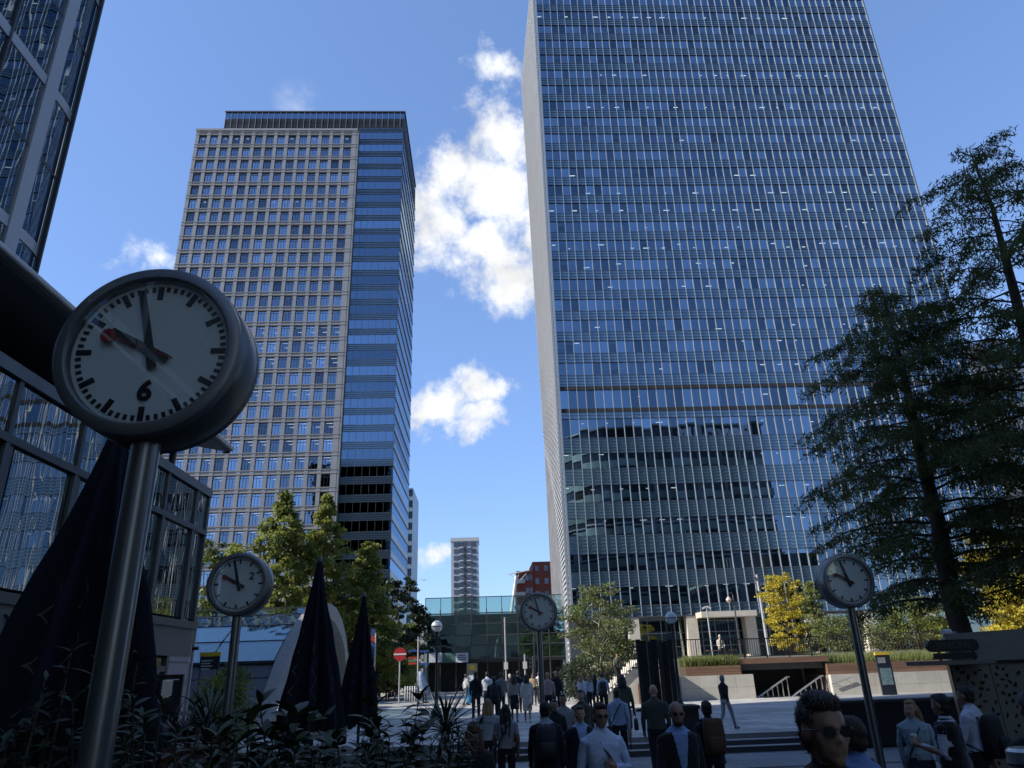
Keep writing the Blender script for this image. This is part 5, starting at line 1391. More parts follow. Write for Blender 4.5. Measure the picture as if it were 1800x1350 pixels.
# feathery dark conifers on the right
def conifer(label, base, top, nbranch, reach, seed, tr=.22, dens=1.0, zmin=.16):
    rng = np.random.default_rng(seed); rr = random.Random(seed)
    t = thing('bald_cypress', label, 'tree', base)
    B = Vector(base); H = Vector(top) - B
    pts = [Vector((0, 0, -.1))] + [H * s + Vector((rr.gauss(0, .06), rr.gauss(0, .06), 0)) for s in (.15, .3, .45, .6, .75, .88, 1)]
    tk = MB().tube(pts, [tr * k for k in (1.25, 1, .85, .7, .55, .38, .2, .05)], 10)
    tips = []; dirs = []
    def trunk_at(s):
        k = min(6, int(s * 7)); return pts[k].lerp(pts[k + 1], s * 7 - k)
    for i in range(nbranch):
        s = zmin + (1 - zmin) * ((i + rr.random()) / nbranch)
        s = min(.985, s); p0 = trunk_at(s)
        a = i * 2.399 + rr.uniform(-.5, .5); L_ = reach * min((1 - s) ** .65 + .09, .42 + 1.5 * (s - zmin)) * rr.uniform(.6, 1.15)
        d = Vector((math.cos(a), math.sin(a), 0)); side = Vector((-d.y, d.x, 0))
        br = [p0]
        for q in (.25, .5, .75, 1):
            br.append(p0 + d * (L_ * q) + Vector((0, 0, L_ * (.26 * q - .38 * q * q))) + side * rr.gauss(0, .05) * L_ * q)
        r0 = .012 + .05 * (1 - s)
        tk.tube(br, [r0, r0 * .8, r0 * .6, r0 * .4, .006], 5, caps=False)
        ns = max(4, int(L_ * 6))
        for j in range(ns):
            q = .18 + .82 * (j + rr.random()) / ns; k = min(3, int(q * 4)); c = br[k].lerp(br[k + 1], q * 4 - k)
            sl = L_ * .24 * rr.uniform(.5, 1.2) * (1.15 - .5 * q); sg = 1 if j % 2 else -1
            e = c + (d * rr.uniform(.25, .7) + side * sg * rr.uniform(.5, 1)) * sl + Vector((0, 0, -sl * rr.uniform(.1, .75)))
            tk.tube([c, c.lerp(e, .5) + Vector((0, 0, .05 * sl)), e], [.008, .006, .003], 3, caps=False)
            nl = int(50 * dens * (.6 + sl))
            f = rng.uniform(.1, 1.05, nl)[:, None]; c_, e_ = np.array(c), np.array(e)
            P = c_ + (e_ - c_) * f + rng.normal(0, .075, (nl, 3)) + np.array([[0, 0, -.05]])
            tips.append(P)
    P = np.concatenate(tips)
    V, Q = leaf_quads(P, .15, rng, aspect=.20, droop=.45)
    place('crown', np_mesh('crown', V, Q, m_lf_cy), t)
    tk.build('trunk', m_bark, t, local=True, smooth=True)
    return t
Y = 17.0
b0 = onY(1688, 1100, Y); tp = onY(1552, 505, Y)
conifer('dark feathery cypress with thick trunk rising behind the kiosk', (b0.x, Y, UP - .45), (tp.x, Y, tp.z), 78, 5.0, 31, .26, 1.0, .27)
Y = 15.0
b0 = onY(1830, 900, Y); tp = onY(1705, 265, Y)
conifer('tall dark cypress leaning in beside the sunlit pale building', (b0.x + .6, Y, 0), (tp.x, Y, tp.z), 82, 6.2, 32, .26, .85, .22)

# ------------------------------------------------------------------ planting in the foreground
m_leaf1 = M('rhododendron_leaf', (.030, .044, .024), .55, var=.3, nscale=8, obj_var=.35, spec=.5)
m_leaf2 = M('broad_leaf', (.036, .054, .022), .55, var=.3, nscale=6, obj_var=.35, spec=.5)
m_stem = M('green_stem', (.05, .045, .03), .7)
m_cord = M('dark_red_blade', (.035, .020, .022), .5, var=.3, nscale=5, obj_var=.3)
m_blade = M('green_blade', (.055, .075, .03), .5, var=.3, nscale=4, obj_var=.3)
def leaf_mesh(name, mat, w, curl, fold=.25, n=5):
    vs = []; fs = []
    for i in range(n + 1):
        u = i / n; hw = w * math.sin(math.pi * min(1, u * .93 + .04)) ** .8 * (1 - .25 * u); z = -curl * u * u
        vs += [(-hw, u, z + fold * hw), (0, u, z), (hw, u, z + fold * hw)]
    for i in range(n):
        a = 3 * i; fs += [(a, a + 1, a + 4, a + 3), (a + 1, a + 2, a + 5, a + 4)]
    me = bpy.data.meshes.new(name); me.from_pydata(vs, [], fs); me.materials.append(mat)
    me.polygons.foreach_set('use_smooth', [True] * len(me.polygons)); me.update()
    return me
LEAF1 = leaf_mesh('narrow_leaf', m_leaf1, .17, .22); LEAF2 = leaf_mesh('wide_leaf', m_leaf2, .27, .3)
BLADE1 = leaf_mesh('sword_blade', m_cord, .035, .38, .5, 6); BLADE2 = leaf_mesh('green_sword_blade', m_blade, .028, .42, .5, 6)
def orient(p, d, s, roll=0.0):
    d = Vector(d).normalized(); q = d.to_track_quat('Y', 'Z')
    return Matrix.LocRotScale(Vector(p), q @ Matrix.Rotation(roll, 3, 'Y').to_quaternion(), Vector((s, s, s)))
def shrub(name, label, base, stems, mesh, lsize, seed, spread, height, per=9, step=.075, group=None):
    rr = random.Random(seed); t = thing(name, label, 'plant', base, group=group); st_ = MB(); ml = []
    for k in range(stems):
        a = rr.uniform(0, 6.28); q = spread * math.sqrt(rr.random()); h = height * rr.uniform(.62, 1.0)
        p0 = Vector((q * .5 * math.cos(a), q * .5 * math.sin(a), 0)); p1 = Vector((q * math.cos(a) + rr.gauss(0, .04), q * math.sin(a) + rr.gauss(0, .04), h))
        mid = p0.lerp(p1, .5) + Vector((rr.gauss(0, .03), rr.gauss(0, .03), 0)); st_.tube([p0, mid, p1], [.014, .010, .004], 6, caps=False)
        n = int(per * rr.uniform(.8, 1.2)); az = rr.uniform(0, 6.28)
        for i in range(n):
            u = 1 - (i * step) / max(h, .3)
            if u < .15: break
            c = p0.lerp(mid, u * 2) if u < .5 else mid.lerp(p1, u * 2 - 1)
            for w in range(2 if i else 3):
                az += 2.399; el = rr.uniform(-.15, .5) + (.6 if i == 0 else 0)
                ml.append(orient(c, (math.cos(az) * math.cos(el), math.sin(az) * math.cos(el), math.sin(el)), lsize * rr.uniform(.7, 1.25), rr.uniform(-.5, .5)))
    st_.build('stems', m_stem, t, local=True)
    for m in ml[:300]: place('leaf', mesh, t, m)
    return t
def spiky(name, label, base, n, L_, mesh, seed, up=.55):
    rr = random.Random(seed); t = thing(name, label, 'plant', base)
    MB().tube([(0, 0, 0), (0, 0, .12)], [.05, .03], 8).build('stem', m_stem, t, local=True)
    for k in range(n):
        a = rr.uniform(0, 6.28); el = rr.uniform(up - .5, 1.45)
        place('blade', mesh, t, orient((0, 0, .08), (math.cos(a) * math.cos(el), math.sin(a) * math.cos(el), math.sin(el)), L_ * rr.uniform(.6, 1.1), rr.uniform(-.4, .4)))
    return t
m_corten = M('rust_brown_planter', (.115, .045, .025), .6, var=.3, nscale=3, stretch=(3, 3, .3), bump=.1, obj_var=.12)
def planter(label, x0, x1, y0, y1, ztop, ground=0.0, mat=None):
    t = thing('timber_planter', label, 'planter', ((x0 + x1) / 2, (y0 + y1) / 2, ground)); mat = mat or m_corten
    n = max(3, int((x1 - x0) / .16)); w_ = (x1 - x0) / n
    for i in range(n): MB().box(x0 + i * w_ + .003, x0 + (i + 1) * w_ - .003, y0, y0 + .03, ground, ztop).build('board', mat, t)
    n = max(2, int((y1 - y0) / .16)); w_ = (y1 - y0) / n
    for i in range(n): MB().box(x1 - .03, x1, y0 + .032 + i * w_ + .003, y0 + .03 + (i + 1) * w_ - .003, ground, ztop).build('board', mat, t)
    MB().box(x0 + .01, x1 - .032, y0 + .032, y1, ground, ztop - .06).build('soil', M('soil', (.06, .045, .03), .9), t)
    return t
p0, p1 = onY(288, 1325, 11.4), onY(390, 1302, 11.4)
planter('rust brown timber planter holding dark red sword plants', p0.x - .6, p1.x - .02, 11.35, 12.2, (p0.z + p1.z) / 2)
zt = (p0.z + p1.z) / 2 - .06
for i, px in enumerate((295, 330, 362)):
    c = onY(px, 1300, 11.7); spiky('sword_plant', ['dark red sword plant at the planter end by the menu stand', 'dark red sword plant in the middle of the rust planter', 'dark red sword plant beside the clock post'][i], (c.x, 11.7, zt), 46, .62, BLADE1, 40 + i)
c = onY(380, 1240, 24.0); spiky('yucca_plant', 'large pale green spiky yucca in front of the round hedge', (c.x - .2, 24.0, UP + .55), 120, 1.55, BLADE2, 50, .3)
b, h = T(400, 1172, 26); b = (b[0] + .1, b[1], b[2]); tree('hedge_shrub', 'clipped round hedge beside the bicycles', b, h, .9, .9, 'round', 6500, .1, m_lf_y, m_bark, 51, .05, 60, low=.02, cs=.35, mat2=m_lf_g)
# raised beds hold the near shrubs
planter('long dark planter in front of the big clock', -4.2, -.95, 3.7, 5.6, 1.45, NEAR, M('planter_dark', (.035, .033, .032), .7, obj_var=.15))
planter('low dark planter beside the walking woman in black', -2.6, -.42, 6.2, 8.6, 1.30, NEAR, M('planter_dark', (.035, .033, .032), .7, obj_var=.15))
near = [  # px, py of the top, Y, stems, leaf mesh, leaf length, label
    (112, 1128, 4.0, 3, LEAF1, .135, 'upright glossy shrub with whorled leaves before the clock pole'),
    (40, 1230, 4.1, 8, LEAF1, .13, 'low glossy shrub at the foot of the large parasol'),
    (165, 1205, 4.1, 8, LEAF1, .125, 'glossy shrub crowding the big clock pole'),
    (232, 1155, 4.4, 4, LEAF1, .12, 'taller leafy shoots rising beside the big clock pole'),
    (255, 1235, 4.0, 9, LEAF1, .12, 'dense glossy shrub between clock pole and rust planter'),
    (70, 1275, 3.8, 9, LEAF1, .12, 'bushy glossy shrub below the parasol hem'),
    (330, 1285, 4.0, 9, LEAF1, .11, 'dense low shrub in front of the rust planter'),
    (440, 1262, 5.0, 7, LEAF2, .20, 'broad leaved shrub right of the second clock post'),
    (545, 1228, 5.3, 4, LEAF2, .24, 'large lobed leaf plant in front of the middle parasol'),
    (500, 1275, 4.8, 9, LEAF2, .17, 'dense broad leaved shrub below the middle parasol'),
    (400, 1305, 4.2, 9, LEAF1, .12, 'low glossy shrub hiding the clock post foot'),
    (600, 1258, 5.2, 8, LEAF2, .18, 'spreading broad leaved shrub below the small parasol'),
    (690, 1232, 6.6, 6, LEAF2, .24, 'open dark broad leaved plant before the sunlit paving'),
    (655, 1285, 4.9, 10, LEAF1, .13, 'dense dark shrub at the middle of the bed'),
    (560, 1310, 4.4, 10, LEAF1, .12, 'low dark shrub at the front of the bed'),
    (725, 1290, 5.0, 9, LEAF1, .13, 'dark shrub at the bed end by the lamp post'),
    (785, 1250, 7.2, 14, LEAF1, .12, 'leafy bush beside the blonde walking woman'),
    (765, 1272, 6.6, 14, LEAF1, .12, 'lower half of the leafy bush beside the path'),
]
for i, (px, py, Y, ns, me, ls, lab) in enumerate(near):
    p = onY(px, py, Y); zb = 1.4 if Y < 5.7 else 1.25
    zb = min(zb, p.z - .45)
    shrub('glossy_shrub' if me is LEAF1 else 'broad_leaf_plant', lab, (p.x, Y, zb), ns, me, ls * (.74 if me is LEAF1 else .68), 60 + i, .34 if ns > 3 else .12, p.z - zb, per=17, step=.042)
c = onY(783, 1232, 7.4); spiky('sword_grass', 'spiky green grass crown on top of the leafy bush', (c.x, 7.4, c.z - .35), 60, .5, BLADE2, 90, .5)
# undergrowth between the shrubs
rng = np.random.default_rng(77)
P = []
for (x0, x1, y0, y1, z0, z1, n) in ((-4.1, -1.0, 3.75, 5.5, 1.45, 1.98, 15000), (-2.5, -.5, 6.3, 8.4, 1.25, 1.85, 9000)):
    X = rng.uniform(x0, x1, n); Yy = rng.uniform(y0, y1, n)
    top = z0 + (z1 - z0) * (.55 + .45 * np.sin(X * 5.1 + Yy * 3.3) * np.sin(Yy * 4.7 - X * 2.1))
    P.append(np.stack([X, Yy, z0 + (top - z0) * rng.uniform(0, 1, n) ** .6], 1))
V, Q = leaf_quads(np.concatenate(P), .085, rng, aspect=.45)
o = place('undergrowth', np_mesh('undergrowth', V, Q, m_leaf1)); tag(o, 'dark leafy undergrowth filling the raised beds', 'undergrowth', kind='stuff')
# ------------------------------------------------------------------ people
SK = {'fair': (.42, .25, .18), 'tan': (.30, .165, .11), 'brown': (.14, .07, .045), 'dark': (.055, .030, .022)}
HAIRC = {'black': (.010, .009, .009), 'brown': (.035, .020, .013), 'fair': (.30, .19, .09), 'grey': (.25, .24, .23), 'white': (.5, .49, .47), 'auburn': (.07, .025, .013)}
def cloth(col):
    key = 'cloth_%02d_%02d_%02d' % tuple(int(c * 99) for c in col)
    return M(key, col, .85, var=.16, nscale=7, bump=.25, bscale=45, spec=.25, sheen=.15)
def skin_m(k): return M('skin_' + k, SK[k], .5, var=.08, nscale=12, bump=.03, bscale=120)
def hair_m(k): return M('hair_' + k, HAIRC[k], .45, var=.35, nscale=30, stretch=(4, 4, .6), bump=.5, bscale=60)
def ring_loft(rings, n=20):
    """closed loft of ellipses: (x, y, z, rx, ry)"""
    vs = []; fs = []
    for (x, y, z, rx, ry) in rings:
        for k in range(n):
            a = 2 * math.pi * k / n; c_, s_ = math.cos(a), math.sin(a)
            e = .85
            vs.append((x + rx * math.copysign(abs(c_) ** e, c_), y + ry * math.copysign(abs(s_) ** e, s_), z))
    m = len(rings)
    for i in range(m - 1):
        for k in range(n): fs.append((i * n + k, i * n + (k + 1) % n, (i + 1) * n + (k + 1) % n, (i + 1) * n + k))
    fs.append(tuple(range(n - 1, -1, -1))); fs.append(tuple(range((m - 1) * n, m * n)))
    return vs, fs
def ellipsoid(c, r, n=14, m=10, rot=None):
    vs = []; fs = []
    for i in range(m + 1):
        t = math.pi * i / m
        for k in range(n):
            a = 2 * math.pi * k / n
            v = Vector((r[0] * math.sin(t) * math.cos(a), r[1] * math.sin(t) * math.sin(a), -r[2] * math.cos(t)))
            if rot is not None: v = rot @ v
            vs.append(v + Vector(c))
    for i in range(m):
        for k in range(n): fs.append((i * n + k, i * n + (k + 1) % n, (i + 1) * n + (k + 1) % n, (i + 1) * n + k))
    return vs, fs
def limb(pts, rs, n=12):
    mb = MB(); pts = [Vector(p) for p in pts]
    d0 = (pts[0] - pts[1]).normalized(); d1 = (pts[-1] - pts[-2]).normalized()
    P = [pts[0] + d0 * rs[0] * .55] + pts + [pts[-1] + d1 * rs[-1] * .8]
    mb.tube(P, [rs[0] * .45] + list(rs) + [rs[-1] * .45], n)
    return mb.v, mb.f
def remesh(parts, voxel, smooth=2):
    mb = MB()
    for vs, fs in parts: mb.add(vs, fs)
    me = bpy.data.meshes.new('tmp'); me.from_pydata(mb.v, [], mb.f)
    bm = bmesh.new(); bm.from_mesh(me); bmesh.ops.remove_doubles(bm, verts=bm.verts[:], dist=1e-5); bmesh.ops.recalc_face_normals(bm, faces=bm.faces[:]); bm.to_mesh(me); bm.free()
    ob = bpy.data.objects.new('tmp', me)
    r = ob.modifiers.new('r', 'REMESH'); r.mode = 'VOXEL'; r.voxel_size = voxel
    if smooth:
        s = ob.modifiers.new('s', 'SMOOTH'); s.factor = .5; s.iterations = smooth
    out = evaluated(ob)
    bpy.data.objects.remove(ob); bpy.data.meshes.remove(me)
    return out
def hand_parts(wrist, d, palm_n, s, curl, thumb_side):
    """palm and five bent fingers; d points along the hand, palm_n out of the palm"""
    d = Vector(d).normalized(); nrm = Vector(palm_n); nrm = (nrm - d * nrm.dot(d)).normalized(); side = d.cross(nrm) * thumb_side
    W = Vector(wrist); parts = []
    parts.append(limb([W - d * .01 * s, W + d * .045 * s, W + d * .082 * s], [(.024 * s), (.034 * s), (.034 * s)], 10))
    for i, (ln, o) in enumerate(((.072, .029), (.082, .010), (.077, -.010), (.060, -.028))):
        p = W + d * .085 * s + side * o * s; pts = [p]; a = 0
        for k, fr in enumerate((.45, .32, .23)):
            a += curl * (.8 if k == 0 else 1.0)
            p = p + (d * math.cos(a) + nrm * math.sin(a)) * ln * fr * s; pts.append(p)
        parts.append(limb(pts, [.0098 * s, .009 * s, .0083 * s, .007 * s], 8))
    p = W + d * .025 * s + side * .030 * s
    q = p + (d * .7 + side * .6 + nrm * .3).normalized() * .035 * s; r = q + (d * .85 + side * .1 + nrm * (.3 + .4 * curl)).normalized() * .032 * s
    parts.append(limb([p, q, r], [.0135 * s, .011 * s, .009 * s], 8))
    return parts
PN = [0]
def displace(me, s, fn):
    n = len(me.vertices); co = np.empty(n * 3, dtype=np.float32); nr = np.empty(n * 3, dtype=np.float32)
    me.vertices.foreach_get('co', co); me.vertices.foreach_get('normal', nr); co = co.reshape(-1, 3); nr = nr.reshape(-1, 3)
    w = np.array([fn(q, i) for i, q in enumerate((co / s).tolist())], dtype=np.float32)
    me.vertices.foreach_set('co', (co + nr * w[:, None]).ravel()); me.update()
def person(label, px, pytop, Y, ground, face, top, bottom, skin='fair', hair='brown', style='short', height=None, pose='walk', sleeve='long', inner=None, skirt=None,
           shoe=(.02, .02, .02), glasses=False, near=False, arms=None, beard=False, build=1.0, group='people crossing the plaza', coat=0.0, turn=0.0, vest=None, stride=None, lean=0.0):
    """face: heading in degrees, 0 = walking away (+Y), 180 = towards the photographer, 90 = to +X"""
    PN[0] += 1; rr = random.Random(100 + PN[0]); p = onY(px, pytop, Y)
    h = height or max(1.5, min(1.98, p.z - ground)); s = h / 1.762
    t = thing('person', label, 'person', (p.x, Y, ground), rotz=-rad(face), group=group)
    vox = (.0095 if near else .014) * s if Y < 14 else (.013 * s if Y < 21 else .020 * s)
    parts = []; tags = []
    def add(pt, tg): parts.append(pt); tags.append(tg)
    S = lambda v: Vector((v[0] * s, v[1] * s, v[2] * s))
    bw = build
    st = rr.uniform(.2, .34) * (1 if rr.random() < .5 else -1) if stride is None else stride
    if pose in ('stand', 'sit'): st = .03
    hipz = .93
    # torso
    hip = (0, 0, hipz * s)
    T_ = [(0, 0, .86, .155 * bw, .105), (0, 0, .93, .172 * bw, .118), (0, .0, 1.03, .160 * bw, .112 * bw), (0, .005, 1.14, .156 * bw, .112 * bw), (0, .012, 1.26, .176 * bw, .122 * bw), (0, .005, 1.36, .188 * bw, .118 * bw), (0, -.01, 1.435, .165 * bw, .095), (0, -.012, 1.475, .10, .072), (0, -.008, 1.51, .062, .06)]
    def lz(z): return lean * max(0, z - .9) * .9
    add(ring_loft([(x * s, (y + lz(z)) * s, z * s, rx * s, ry * s) for (x, y, z, rx, ry) in T_]), 'top')
    if coat:
        add(ring_loft([(0, lz(z) * s, z * s, rx * bw * s, ry * bw * s) for (z, rx, ry) in ((.93 - coat, .20 + coat * .08, .15), (.95, .192, .142), (1.10, .182, .134), (1.26, .194, .138), (1.38, .198, .126), (1.44, .17, .10))]), 'top')
    if skirt:
        add(ring_loft([(0, 0, z * s, rx * s, ry * s) for (z, rx, ry) in ((skirt, .185, .16), (.75, .19, .15), (.90, .178, .125), (1.02, .158, .113))]), 'bottom')
    # head
    hx, hy, hz = 0, .018 + lz(1.6), 1.628
    tr_ = Matrix.Rotation(-rad(turn), 3, 'Z')
    def HP(v): return S(Vector((hx, hy, hz)) + tr_ @ Vector(v))
    def hell(c, r, tg, n=14, m=10, rx=0):
        vs, fs = ellipsoid((0, 0, 0), r, n, m); R_ = Matrix.Rotation(rx, 3, 'X'); add(([HP(Vector(c) + R_ @ v) for v in vs], fs), tg)
    add(limb([S((0, -.01 + lz(1.46), 1.46)), S((0, .005 + lz(1.58), 1.58))], [.056 * s * bw ** .5, .054 * s], 12), 'skin')
    hell((0, -.006, .022), (.074, .094, .098), 'skin', 20, 14)
    hell((0, .030, -.045), (.058, .060, .072), 'skin', 16, 12)
    hell((0, .062, -.098), (.027, .024, .022), 'skin')
    if near or Y < 20:
        hell((0, .094, -.030), (.0135, .017, .013), 'skin', 10, 8)
        hell((0, .086, -.006), (.009, .014, .030), 'skin', 10, 8, -.25)
        hell((0, .074, .022), (.048, .016, .012), 'skin', 12, 8)
        for sx in (-1, 1):
            hell((sx * .044, .052, -.028), (.022, .020, .020), 'skin', 10, 8)
            hell((sx * .077, -.006, -.010), (.010, .021, .033), 'skin', 10, 8)
        hell((0, .079, -.066), (.024, .011, .0065), 'lip', 10, 8); hell((0, .077, -.075), (.021, .011, .007), 'lip', 10, 8)
    add(ring_loft([(0, (-.012 + lz(1.47)) * s, 1.452 * s, .098 * s, .082 * s), (0, (-.010 + lz(1.48)) * s, 1.478 * s, .080 * s, .074 * s), (0, (-.008 + lz(1.5)) * s, 1.498 * s, .070 * s, .068 * s)]), 'collar')
    # legs
    for sx in (-1, 1):
        a = st * sx
        hipp = Vector((sx * .09, 0, hipz))
        if pose == 'sit':
            knee = Vector((sx * .11, .42, .50)); ank = Vector((sx * .11, .44, .09)); hipp = Vector((sx * .09, 0, .52 + .0))
        else:
            knee = Vector((sx * .095, .45 * math.sin(a * .75 + .12), hipz - .45 * math.cos(a * .75 + .12)))
            ank = knee + Vector((0, .42 * math.sin(a * 1.05 - .14), -.41 * math.cos(a * 1.05 - .14)))
        if pose != 'sit' : ank.z = max(.085, ank.z)
        bare = skirt is not None
        rs = (.088, .070, .060, .052) if not bare else (.082, .056, .052, .034)
        dirn = (ank - knee).normalized(); calf = knee.lerp(ank, .35) + Vector((0, -.012, 0))
        add(limb([S(hipp), S(hipp.lerp(knee, .5) + Vector((sx * .004, .012, 0))), S(knee), S(calf), S(ank)], [rs[0] * s * bw ** .6, .080 * s * bw ** .5 if not bare else .07 * s, rs[1] * s, rs[2] * s, rs[3] * s], 12), 'skin' if bare else 'bottom')
        tilt = -.5 if (a < -.1 and pose == 'walk') else 0
        ft = Matrix.Rotation(tilt, 3, 'X')
        heel = ank + ft @ Vector((0, -.045, -.05)); toe = ank + ft @ Vector((sx * .015, .165, -.062))
        add(limb([S(heel), S(ank.lerp(toe, .45) + Vector((0, 0, -.03))), S(toe)], [.040 * s, .044 * s, .030 * s], 10), 'shoe')
    # arms
    hands = []; ARM = {}
    for sx in (-1, 1):
        sh = Vector((sx * .172 * bw, -.004 + lz(1.4), 1.392)); mode = (arms or {}).get('R' if sx > 0 else 'L', 'swing')
        sw = -st * sx * .8
        if mode == 'swing':
            el = sh + Vector((sx * .05, .27 * math.sin(sw), -.275 * math.cos(sw))); wr = el + Vector((sx * .00, .24 * math.sin(sw + .35), -.24 * math.cos(sw + .35))); pn = Vector((-sx, 0, 0))
        elif mode == 'strap':   # forearm up across the chest, holding a strap
            el = sh + Vector((sx * .09, .03, -.27)); wr = Vector((sx * .07, .21 + lz(1.2), 1.15)); pn = Vector((-sx, -.6, 0))
        elif mode == 'cup':
            el = sh + Vector((sx * .05, .02, -.28)); wr = el + Vector((sx * .02, .22, .08)); pn = Vector((-sx, 0, 0))
        elif mode == 'bag':
            el = sh + Vector((sx * .06, -.02, -.28)); wr = el + Vector((sx * .02, .03, -.25)); pn = Vector((-sx, 0, 0))
        elif mode == 'bent':
            el = sh + Vector((sx * .11, -.08, -.26)); wr = el + Vector((-sx * .10, .20, .02)); pn = Vector((-sx, 0, .3))
        elif mode == 'lap':
            el = sh + Vector((sx * .04, .05, -.27)); wr = el + Vector((-sx * .05, .22, -.06)); pn = Vector((0, 0, -1))
        m1 = sh.lerp(el, .5)
        cut = {'long': 1.0, 'roll': .55, 'short': .32, 'none': 0.0}[sleeve]
        full = [sh, m1, el, el.lerp(wr, .5), wr]; R_ = [.058 * bw, .053 * bw ** .7, .047, .043, .033]
        if cut in (.55, .32): R_ = [.060 * bw, .058 * bw ** .7, .052, .041, .033]
        add(limb([S(v) for v in full], [r * s for r in R_], 12), 'armR' if sx > 0 else 'armL'); ARM['armR' if sx > 0 else 'armL'] = (S(sh), S(el), S(wr), cut)
        d = (wr - el).normalized()
        if mode == 'strap': d = (d + Vector((-sx * .4, 0, .4))).normalized()
        hands.append((S(wr), d, pn, sx, .75 if mode in ('strap', 'cup', 'bag') else .32))
    if pose == 'sit':     # drop the upper body on to the seat
        dz = -.42 * s
        fixed = []
        for (vs, fs), tg in zip(parts, tags):
            if tg in ('bottom', 'shoe') or (tg == 'skin' and skirt): fixed.append((vs, fs))
            else: fixed.append(([Vector(v) + Vector((0, 0, dz)) for v in vs], fs))
        parts = fixed; hands = [(w + Vector((0, 0, dz)), d, pn, sx, cu) for (w, d, pn, sx, cu) in hands]
    me = remesh(parts, vox)
    # colours by the nearest source surface
    n_src = sum(len(v) for v, _ in parts); kd = KDTree(n_src); src = []
    i = 0
    for (vs, _), tg in zip(parts, tags):
        for v in vs: kd.insert(v, i); src.append(tg); i += 1
    kd.balance()
    mats = [skin_m(skin), cloth(top), cloth(bottom), M('shoe_leather_%d' % int(shoe[0] * 99), shoe, .4), M('lip_' + skin, tuple(c * .75 for c in SK[skin]), .5), cloth(inner or top), cloth(vest or top)]
    for m in mats: me.materials.append(m)
    code = {'armL': 1, 'armR': 1, 'collar': 5, 'skin': 0, 'top': 1, 'sleeve': 1, 'bottom': 2, 'shoe': 3, 'lip': 4}
    zoff = -.42 * s if pose == 'sit' else 0
    mi = []
    for pl_ in me.polygons:
        c = pl_.center; _, ix, _ = kd.find(c); tg = src[ix]; k = code[tg]; z = (c.z - zoff) / s; x = c.x / s; y = c.y / s
        if tg in ARM:
            a_, b_, w_, cut = ARM[tg]; cc = c - Vector((0, 0, zoff)); L1 = (b_ - a_).length; L2 = (w_ - b_).length
            u1 = (cc - a_).dot(b_ - a_) / L1 / L1; u2 = (cc - b_).dot(w_ - b_) / L2 / L2
            u = .5 * min(1, u1) if u2 < 0 or u1 < .8 else .5 + .5 * u2
            k = 1 if u < cut + .02 else 0
            if vest is not None and u < .08: k = 6
        if tg in ('top', 'sleeve'):
            if inner is not None and y > .03 and abs(x) < .010 + .075 * max(0, (z - 1.02) / .45) and z > .95 and tg == 'top': k = 5
            elif inner is not None and z > 1.462: k = 5
            if vest is not None and tg == 'top': k = 6
        if skirt and tg in ('top', 'bottom') and pose != 'sit': k = 2 if z < 1.0 else 1
        if tg == 'top' and not coat and z < .965 and not skirt and pose != 'sit': k = 2
        mi.append(k)
    me.polygons.foreach_set('material_index', mi)
    # cloth folds
    amp = .0075 * s
    if Y < 16:
        vm = [0] * len(me.vertices)
        for pl_, k in zip(me.polygons, mi):
            for v in pl_.vertices: vm[v] = max(vm[v], 1 if k in (1, 2, 5, 6) else 0)
        def folds(q, i):
            if not vm[i]: return 0.0
            w = mnoise.noise(Vector((q[0] * 9 + PN[0], q[1] * 9, q[2] * 13))) + .6 * mnoise.noise(Vector((q[0] * 20, q[1] * 20 + PN[0], q[2] * 26 + q[0] * 14)))
            w += .8 * max(0, mnoise.noise(Vector((q[0] * 5, q[1] * 5 + PN[0], q[2] * 5)))) * math.sin(q[2] * 70 + q[0] * 40 * (1 if q[0] > 0 else -1) + 8 * mnoise.noise(Vector((q[0] * 6, q[1] * 6, q[2] * 6 + PN[0]))))
            return w * amp
        displace(me, s, folds)
    me.polygons.foreach_set('use_smooth', [True] * len(me.polygons)); me.update()
    # hands: five separate fingers, joined into the same body mesh
    if Y < 30:
        hb = MB()
        for (w, d, pn, sx, cu) in hands:
            for vs, fs in hand_parts(w, d, pn, s, cu, sx * (1 if True else 1)): hb.add(vs, fs)
        hm_ = hb.mesh('hands', skin_m(skin), smooth=True)
        bm = bmesh.new(); bm.from_mesh(me); bm.from_mesh(hm_); bm.to_mesh(me); bm.free(); bpy.data.meshes.remove(hm_)
    me.name = 'body'
    body = place('body', me, t)
    # hair
    hp = []
    zo = Vector((0, 0, zoff))
    def he(c, r, n=16, m=12):
        vs, fs = ellipsoid((0, 0, 0), r, n, m); hp.append(([HP(Vector(c) + v) + zo for v in vs], fs))
    if style != 'bald':
        he((0, -.022, .034), (.079, .094, .093)); he((0, .026, .084), (.062, .058, .034)); he((0, -.045, -.025), (.073, .063, .070))
        if style == 'quiff': he((0, .044, .096), (.054, .046, .028)); he((.008, .0, .108), (.058, .066, .027))
        if style in ('long', 'verylong', 'bob'):
            ln = {'bob': .20, 'long': .34, 'verylong': .46}[style]
            for sx in (-1, 0, 1):
                vs, fs = limb([HP((sx * .055, -.035, .02)), HP((sx * .072, -.06 if sx else -.085, -.08)), HP((sx * .075, -.085 if sx else -.10, -.16)), HP((sx * .06, -.10, -ln))], [.045 * s, .048 * s, .045 * s, .026 * s], 10)
                hp.append(([Vector(v) + zo for v in vs], fs))
        if style == 'tied':
            he((0, -.11, .03), (.035, .035, .035)); vs, fs = limb([HP((0, -.11, .02)), HP((0, -.15, -.08)), HP((0, -.13, -.2))], [.022 * s, .03 * s, .012 * s], 10); hp.append(([Vector(v) + zo for v in vs], fs))
        if style == 'bun': he((0, -.08, .11), (.045, .045, .04))
